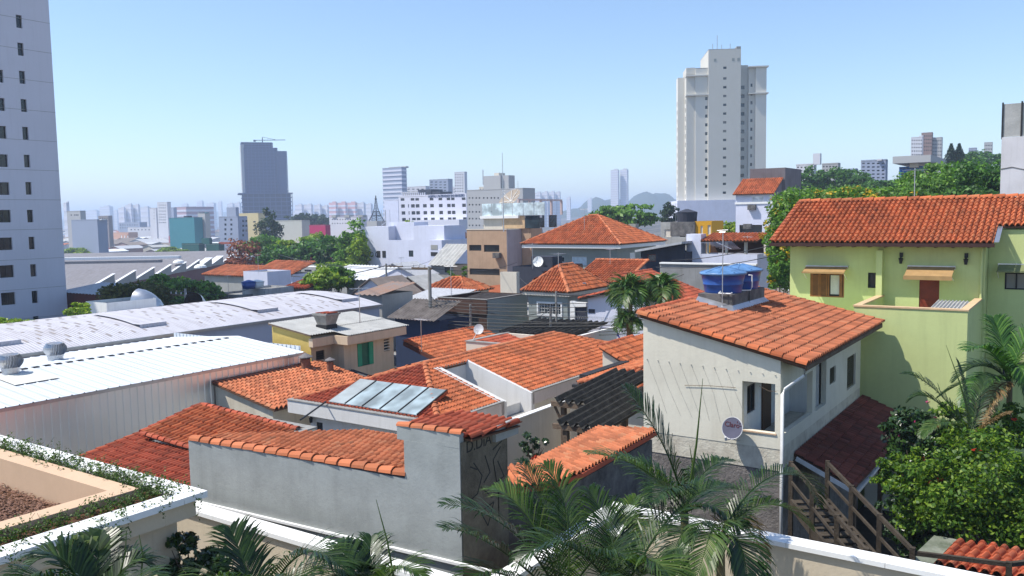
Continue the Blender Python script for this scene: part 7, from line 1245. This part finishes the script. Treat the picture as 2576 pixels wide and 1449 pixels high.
# palms on the right edge
palm('fan of green fronds on the garden palm below the green house', (2540, 960), 22, [([(2500, 850, -.3), (2430, 880, -.6)], .6, L_PALMM), ([(2470, 880, .2), (2400, 960, .4)], .6), ([(2520, 840, .5), (2500, 800, .8)], .6, L_PALMM), ([(2570, 850, 0), (2600, 830, 0)], .6, L_PALMM), ([(2480, 920, -.6), (2420, 1020, -1)], .55, L_PALMM), ([(2560, 880, -.6), (2580, 960, -1)], .6, L_PALMM), ([(2500, 960, -.8), (2470, 1060, -1.2)], .5, L_DRY), ([(2450, 930, .8), (2360, 1000, 1.2)], .5, L_PALM), ([(2580, 920, -.9), (2600, 1010, -1.2)], .6, L_PALM)], 4.5, w=.035)
palm('feathery palm whose long fronds reach toward the ivory house', (2440, 1100), 20, [([(2380, 980, .3), (2300, 935, .6), (2270, 940, .8)], .38), ([(2370, 1010, .1), (2320, 970, .2), (2285, 1010, .4)], .38), ([(2430, 960, .2), (2405, 900, .4)], .12), ([(2400, 1040, -.5), (2340, 1060, -.9), (2320, 1100, -1.1)], .35, L_PALM2), ([(2460, 1000, .4), (2480, 950, .7)], .4), ([(2490, 1060, -.3), (2540, 1040, -.6)], .4, L_DRY)], 3.8, spears=((2440, 1050, .1, 2380, 868, .3, .03),))

# ------------------------------------------------ shrubs near by
def shrub(label, px, py, Y, r, m, n, size, flowers=None, nf=60, name='shrub', csize=.22, group=None, clumps=None):
    c = at(px, py, Y); T = thing(name, label, 'shrub', (c[0], c[1], c[2] - r[2]), group, uv=False); off = np.array([c[0], c[1], c[2] - r[2]]); cl = clumps or max(12, n // 60)
    q = MB(); rd = random.Random(int(px)); [q.tube([tuple(off), tuple(np.array(c) + np.array([rd.uniform(-.7, .7) * r[0], rd.uniform(-.6, .6) * r[1], rd.uniform(-.3, .8) * r[2]]))], .02, 4, .006) for _ in range(12)]; part('stems', q, M_BARK, T)
    part('foliage', fast_mesh('foliage', crown(c, r, cl, n // cl, size, int(px), csize=csize) - off, 4), m, T)
    if flowers: part('blossom', fast_mesh('blossom', crown(c, (r[0] * 1.02, r[1] * 1.02, r[2] * 1.05), max(4, nf // 6), 6, size * 1.1, int(px) + 3, csize=.05) - off, 4), flowers, T)
    return T
L_RED2 = leafm('blossom_red', (.55, .04, .02), (.7, .1, .05)); L_PINK = leafm('blossom_pink', (.5, .03, .16), (.7, .1, .3)); L_WHITE = leafm('blossom_white', (.7, .7, .7), (.85, .85, .82)); L_GARD = leafm('garden_leaf', (0.062, 0.144, 0.014), (0.207, 0.303, 0.021), .35); L_GLOSS = leafm('glossy_leaf', (.015, .045, .008), (.05, .10, .02), .15, .3, .6)
shrub('huge green shrub filling the garden at the lower right', 2470, 1240, 18.5, (1.65, 1.4, 1.25), L_GARD, 21000, .055, L_RED2, 40, csize=.2); shrub('paler green shrub leaning over the shaded lean-to roof', 2300, 1190, 19.5, (.75, .7, .6), L_GARD, 5200, .05, csize=.2); shrub('dark glossy shrub beside the green house wall', 2330, 1100, 23, (1.0, .9, .9), L_GLOSS, 6000, .075, L_PINK, 40); shrub('dense shade shrub under the big garden shrub', 2330, 1310, 19.5, (.9, .8, 1.0), L_GLOSS, 5000, .06)
shrub('green shrub behind the feather palm at the edge', 2480, 1080, 22, (1.2, .9, .7), L_GARD, 6000, .07, L_RED2, 30); shrub('glossy laurel bush under the terrace beam', 480, 1430, 12.8, (.55, .5, .5), L_GLOSS, 3200, .06); shrub('shorter glossy bush beside the capped wall', 570, 1440, 12.6, (.35, .4, .35), L_GLOSS, 1800, .055); shrub('light green shrub at the foot of the capped wall', 1690, 1430, 13.0, (.28, .3, .35), L_GARD, 900, .04); shrub('yellow green shrub below the palm shadows', 1905, 1470, 12.6, (.3, .3, .3), L_GARD, 900, .04); shrub('dark shrub in the corner of the stepped wall', 1590, 1440, 13.2, (.3, .3, .3), L_GLOSS, 900, .045)
shrub('white flowering rose bush in the shaded garden court', 1342, 1135, 24, (.45, .45, .55), L_GLOSS, 1500, .05, L_WHITE, 26); shrub('low bed of yellow and red flowers beside the rose bush', 1385, 1158, 22.6, (.6, .4, .2), L_GLOSS, 900, .05, L_RED2, 60); shrub('yellow flowers at the edge of the shaded bed', 1362, 1165, 22.4, (.3, .25, .16), L_GARD, 300, .04, L_YEL, 40); shrub('red bromeliad beside the dark gate', 1424, 828, 55, (.6, .5, .6), L_RED, 700, .2, name='bromeliad'); shrub('green creeper on the yard wall left of the white house', 1155, 688, 108, (1.3, .8, 1.1), L_MID, 700, .2)
# creeper running along the planter
def creeper(label, runs, n, hang=0):
    T = thing('creeper', label, 'creeper', (-13, 7.6, -4.2)); P = []; N = []; q = MB()
    for (a0, b0, a1, b1, k, h) in runs:
        for _ in range(k):
            f = random.random(); p = np.array([a0 + (a1 - a0) * f + random.gauss(0, .09), b0 + (b1 - b0) * f + random.gauss(0, .09), -4.23]); d = np.array([random.gauss(0, .5), random.gauss(0, .5), random.uniform(.3, 1.0)]); L = random.uniform(.08, h) * (1.6 if random.random() < .12 else 1); m = int(6 + L * 44); e = p + d * L
            q.tube([tuple(p), tuple((p + e) / 2), tuple(e)], .003, 3)
            for j in range(m): P.append(p + d * L * (j / m) + RNG.normal(0, .022, 3)); N.append((random.gauss(0, .4), random.gauss(0, .4), 1))
    for _ in range(hang):
        if random.random() < .6: a, b = -11.28, random.uniform(2.5, 7.9); d = np.array([.05, 0, -1])
        else: a, b = random.uniform(-14, -11.4), 7.98; d = np.array([0, .05, -1])
        L = random.uniform(.1, .5); m = int(L * 60); w = random.uniform(0, 6)
        for j in range(m): P.append(np.array([a, b, -4.18]) + d * L * j / m + np.array([.02 * math.sin(w + j), .03 * math.cos(w + j * .7), 0]) + RNG.normal(0, .012, 3)); N.append((.5, -.3, .4))
    P = np.array(P); N = np.array(N); o = np.array([-13, 7.6, -4.2]); part('stems', q, M_BARK, T); part('foliage', fast_mesh('foliage', leaves(len(P), P - o, N, .024, .5), 4), leafm('creeper_leaf', (.05, .11, .02), (.16, .24, .06), .35), T)
creeper('fine leaved creeper spilling along the planter troughs', [(-20, 7.45, -11.6, 7.5, 520, .30), (-11.95, 7.4, -11.9, 3.0, 300, .24), (-20, 7.7, -11.6, 7.8, 180, .18), (-11.5, 7.4, -11.5, 4.5, 60, .1)], 0, 46)

# ================================================================== street poles and wires
def pole(label, px, ptop, Y, h, arms=(), lamp=None, r=.14):
    p = np.array(on_y(px, ptop, Y)); T = thing('utility_pole', label, 'pole', (p[0], p[1], p[2] - h)); part('pole', MB().tube([(p[0], p[1], p[2] - h), tuple(p)], r, 8, r * .75), M_CONC, T)
    for dz, l0, l1 in arms:
        q = MB(); q.beam((p[0] + l0, p[1], p[2] - dz), (p[0] + l1, p[1], p[2] - dz), .1, .12); ar = part('crossarm', q, M_WOOD, T)
        for k in range(4): x = p[0] + l0 + .1 + (l1 - l0 - .2) * k / 3; part('insulator', MB().lathe([(.03, 0), (.06, .06), (.03, .1), (.06, .14), (.02, .2)], 8, (x, p[1], p[2] - dz + .06)), M_DISH, ar)
    if lamp:
        q = MB(); q.tube([(p[0], p[1], p[2] - lamp[0]), (p[0] + lamp[1] * .6, p[1] - .3, p[2] - lamp[0] + lamp[2] * .7), (p[0] + lamp[1], p[1] - .5, p[2] - lamp[0] + lamp[2])], .03, 6); part('lamp_arm', q, M_METAL, T); part('lamp_head', MB().box(p[0] + lamp[1] - .35, p[0] + lamp[1] + .05, p[1] - .6, p[1] - .4, p[2] - lamp[0] + lamp[2] - .06, p[2] - lamp[0] + lamp[2] + .04), M_DISH, T)
    return p
P1 = pole('tall concrete utility pole with long crossarm beside the brown building', 1080, 670, 55, 8.2, ((.15, -1.5, .2),), (4.6, -1.7, .5)); P2 = pole('thin pale pole in front of the grey house window', 1385, 774, 52, 5.5, (), None, .1); P3 = pole('dark slim pole beside the pale one', 1399, 733, 54, 7, (), None, .09); P4 = pole('short pole before the brown building front', 1183, 766, 54, 5.6, (), None, .1); P5 = pole('far utility pole with lamp arm by the gabled house', 971, 663, 98, 8, ((.3, -.2, 2.6),), (2.5, 2.6, 1.2)); P6 = pole('utility pole beside the exhaust ducts', 466, 726, 74, 7, ((.6, -2.2, .2), (2.2, -1.8, .2)), None)
def wire(label, p, q, sag=.3, r=.012):
    p = Vector(p); q = Vector(q); pts = [p.lerp(q, i / 12) - Vector((0, 0, sag * 4 * (i / 12) * (1 - i / 12))) for i in range(13)]; solo('power_line', MB().tube(pts, r * 1.8, 4), M_WIRE, label, 'cable', tuple(p), 'street cables')
lv = lambda px, py, Y: on_y(px, py, Y)
ords = ['first', 'second', 'third', 'fourth', 'fifth', 'sixth']
for k in range(5): wire('pale street cable crossing the brown and grey houses, %s from the top' % ords[k], lv(1070, 757 + k * 7, 55), lv(1480, 762 + k * 9 + k * k, 51), .15, .011)
for k in range(5): wire('low dark street cable before the car port, %s from the top' % ords[k], lv(1090, 806 + k * 8, 54), lv(1610, 806 + k * 8, 50), .2, .013)
wire('looping white service cable from the tall pole', lv(1084, 745, 55), lv(1168, 790, 54), .4, .016); wire('drooping cable from the pole foot to the short pole', lv(1086, 808, 55), lv(1182, 815, 54), .5, .014); wire('cable rising to the eave of the green house', lv(1690, 655, 60), lv(1990, 605, 40), .2, .012); wire('lower cable toward the flowering tree', lv(1650, 672, 60), lv(1960, 640, 45), .3, .012)
wire('cable sagging from the far pole over the yards', lv(971, 668, 98), lv(700, 690, 120), .8, .03); wire('cable between the duct pole and the tower side', lv(466, 732, 74), lv(280, 745, 90), .5, .02)

# ------------------------------------------------ small aerials and roof clutter that break the rooflines
def aerial(label, px, py, Y, h=1.6, k=4, yaw=.6):
    p = Vector(on_y(px, py, Y)); T = thing('tv_antenna', label, 'antenna', tuple(p)); part('mast', MB().tube([p - Vector((0, 0, .5)), p + Vector((0, 0, h))], .022, 5), M_METAL, T); q = MB(); c, s_ = math.cos(yaw), math.sin(yaw)
    q.tube([p + Vector((-.5 * c, -.5 * s_, h - .1)), p + Vector((.5 * c, .5 * s_, h - .1))], .014, 4)
    for i in range(k): f = -.45 + .9 * i / (k - 1); o = p + Vector((f * c, f * s_, h - .1)); q.tube([o + Vector((-s_, c, 0)) * .35, o - Vector((-s_, c, 0)) * .35], .009, 3)
    part('rods', q, M_METAL, T)
for i, (px, py, Y, h, lab) in enumerate(((1135, 728, 62, 1.8, 'aerial on the brown building roof'), (1405, 690, 62, 1.6, 'aerial on the ridge of the grey house'), (1535, 676, 70, 1.7, 'aerial behind the ribbed orange roof'), (1470, 566, 92, 1.8, 'aerial near the top of the wide hip roof'), (1340, 664, 81, 2.0, 'aerial on the slate black building'), (1010, 690, 108, 2.2, 'aerial on the gabled white house'), (1110, 668, 113, 2.2, 'aerial on the cement roof house'), (905, 790, 46, 1.5, 'aerial at the rear of the yellow house roof'), (1700, 556, 106, 2.2, 'aerial on the concrete flats'), (1060, 862, 47, 1.4, 'aerial above the mono pitch orange roof'), (650, 680, 113, 2.2, 'aerial on the bluish cube house'), (575, 742, 93, 2.2, 'aerial on the blackened yard wall'), (1880, 640, 73, 1.6, 'aerial on the white terrace wall'), (2300, 500, 42, 1.5, 'aerial on the green house ridge'))): aerial(lab, px, py, Y, h, 4, .3 + i)
for i, (x0, y0, Y0_, x1, y1, Y1_, lab) in enumerate(((1080, 676, 55, 700, 640, 110, 'long cable from the tall pole toward the factory'), (1078, 678, 55, 720, 646, 110, 'second long cable from the tall pole toward the factory'), (1082, 674, 55, 1300, 660, 90, 'cable from the tall pole to the slate building'), (1399, 738, 54, 1300, 690, 78, 'cable from the slim pole to the pale block'), (1399, 740, 54, 1600, 700, 66, 'cable from the slim pole to the ribbed roof'), (1399, 742, 54, 1720, 690, 52, 'cable from the slim pole past the garden palms'), (1385, 780, 52, 1180, 770, 54, 'cable between the pale pole and the short pole'), (971, 665, 98, 1085, 655, 112, 'cable from the far pole to the cement roof'), (466, 733, 74, 640, 722, 92, 'cable from the duct pole to the tank yard'), (1240, 838, 46, 1399, 760, 54, 'service cable up from the small annex'))): wire(lab, on_y(x0, y0, Y0_), on_y(x1, y1, Y1_), .5, .012)

# ------------------------------------------------ tell look-alikes apart by their order across the view
ORD = ['first', 'second', 'third', 'fourth', 'fifth', 'sixth', 'seventh', 'eighth', 'ninth', 'tenth', 'eleventh', 'twelfth', 'thirteenth', 'fourteenth', 'fifteenth', 'sixteenth', 'seventeenth', 'eighteenth', 'nineteenth', 'twentieth']
bpy.context.view_layer.update()
same = {}
for o in scene.objects:
    if o.parent is None and 'label' in o: same.setdefault(o['label'], []).append(o)
for lab, obs in same.items():
    if len(obs) < 2: continue
    obs.sort(key=lambda o: o.matrix_world.translation.x / max(1.0, o.matrix_world.translation.y))
    for i, o in enumerate(obs): o['label'] = lab + ', ' + (ORD[i] if i < len(ORD) else 'number %d' % (i + 1)) + ' from the left'
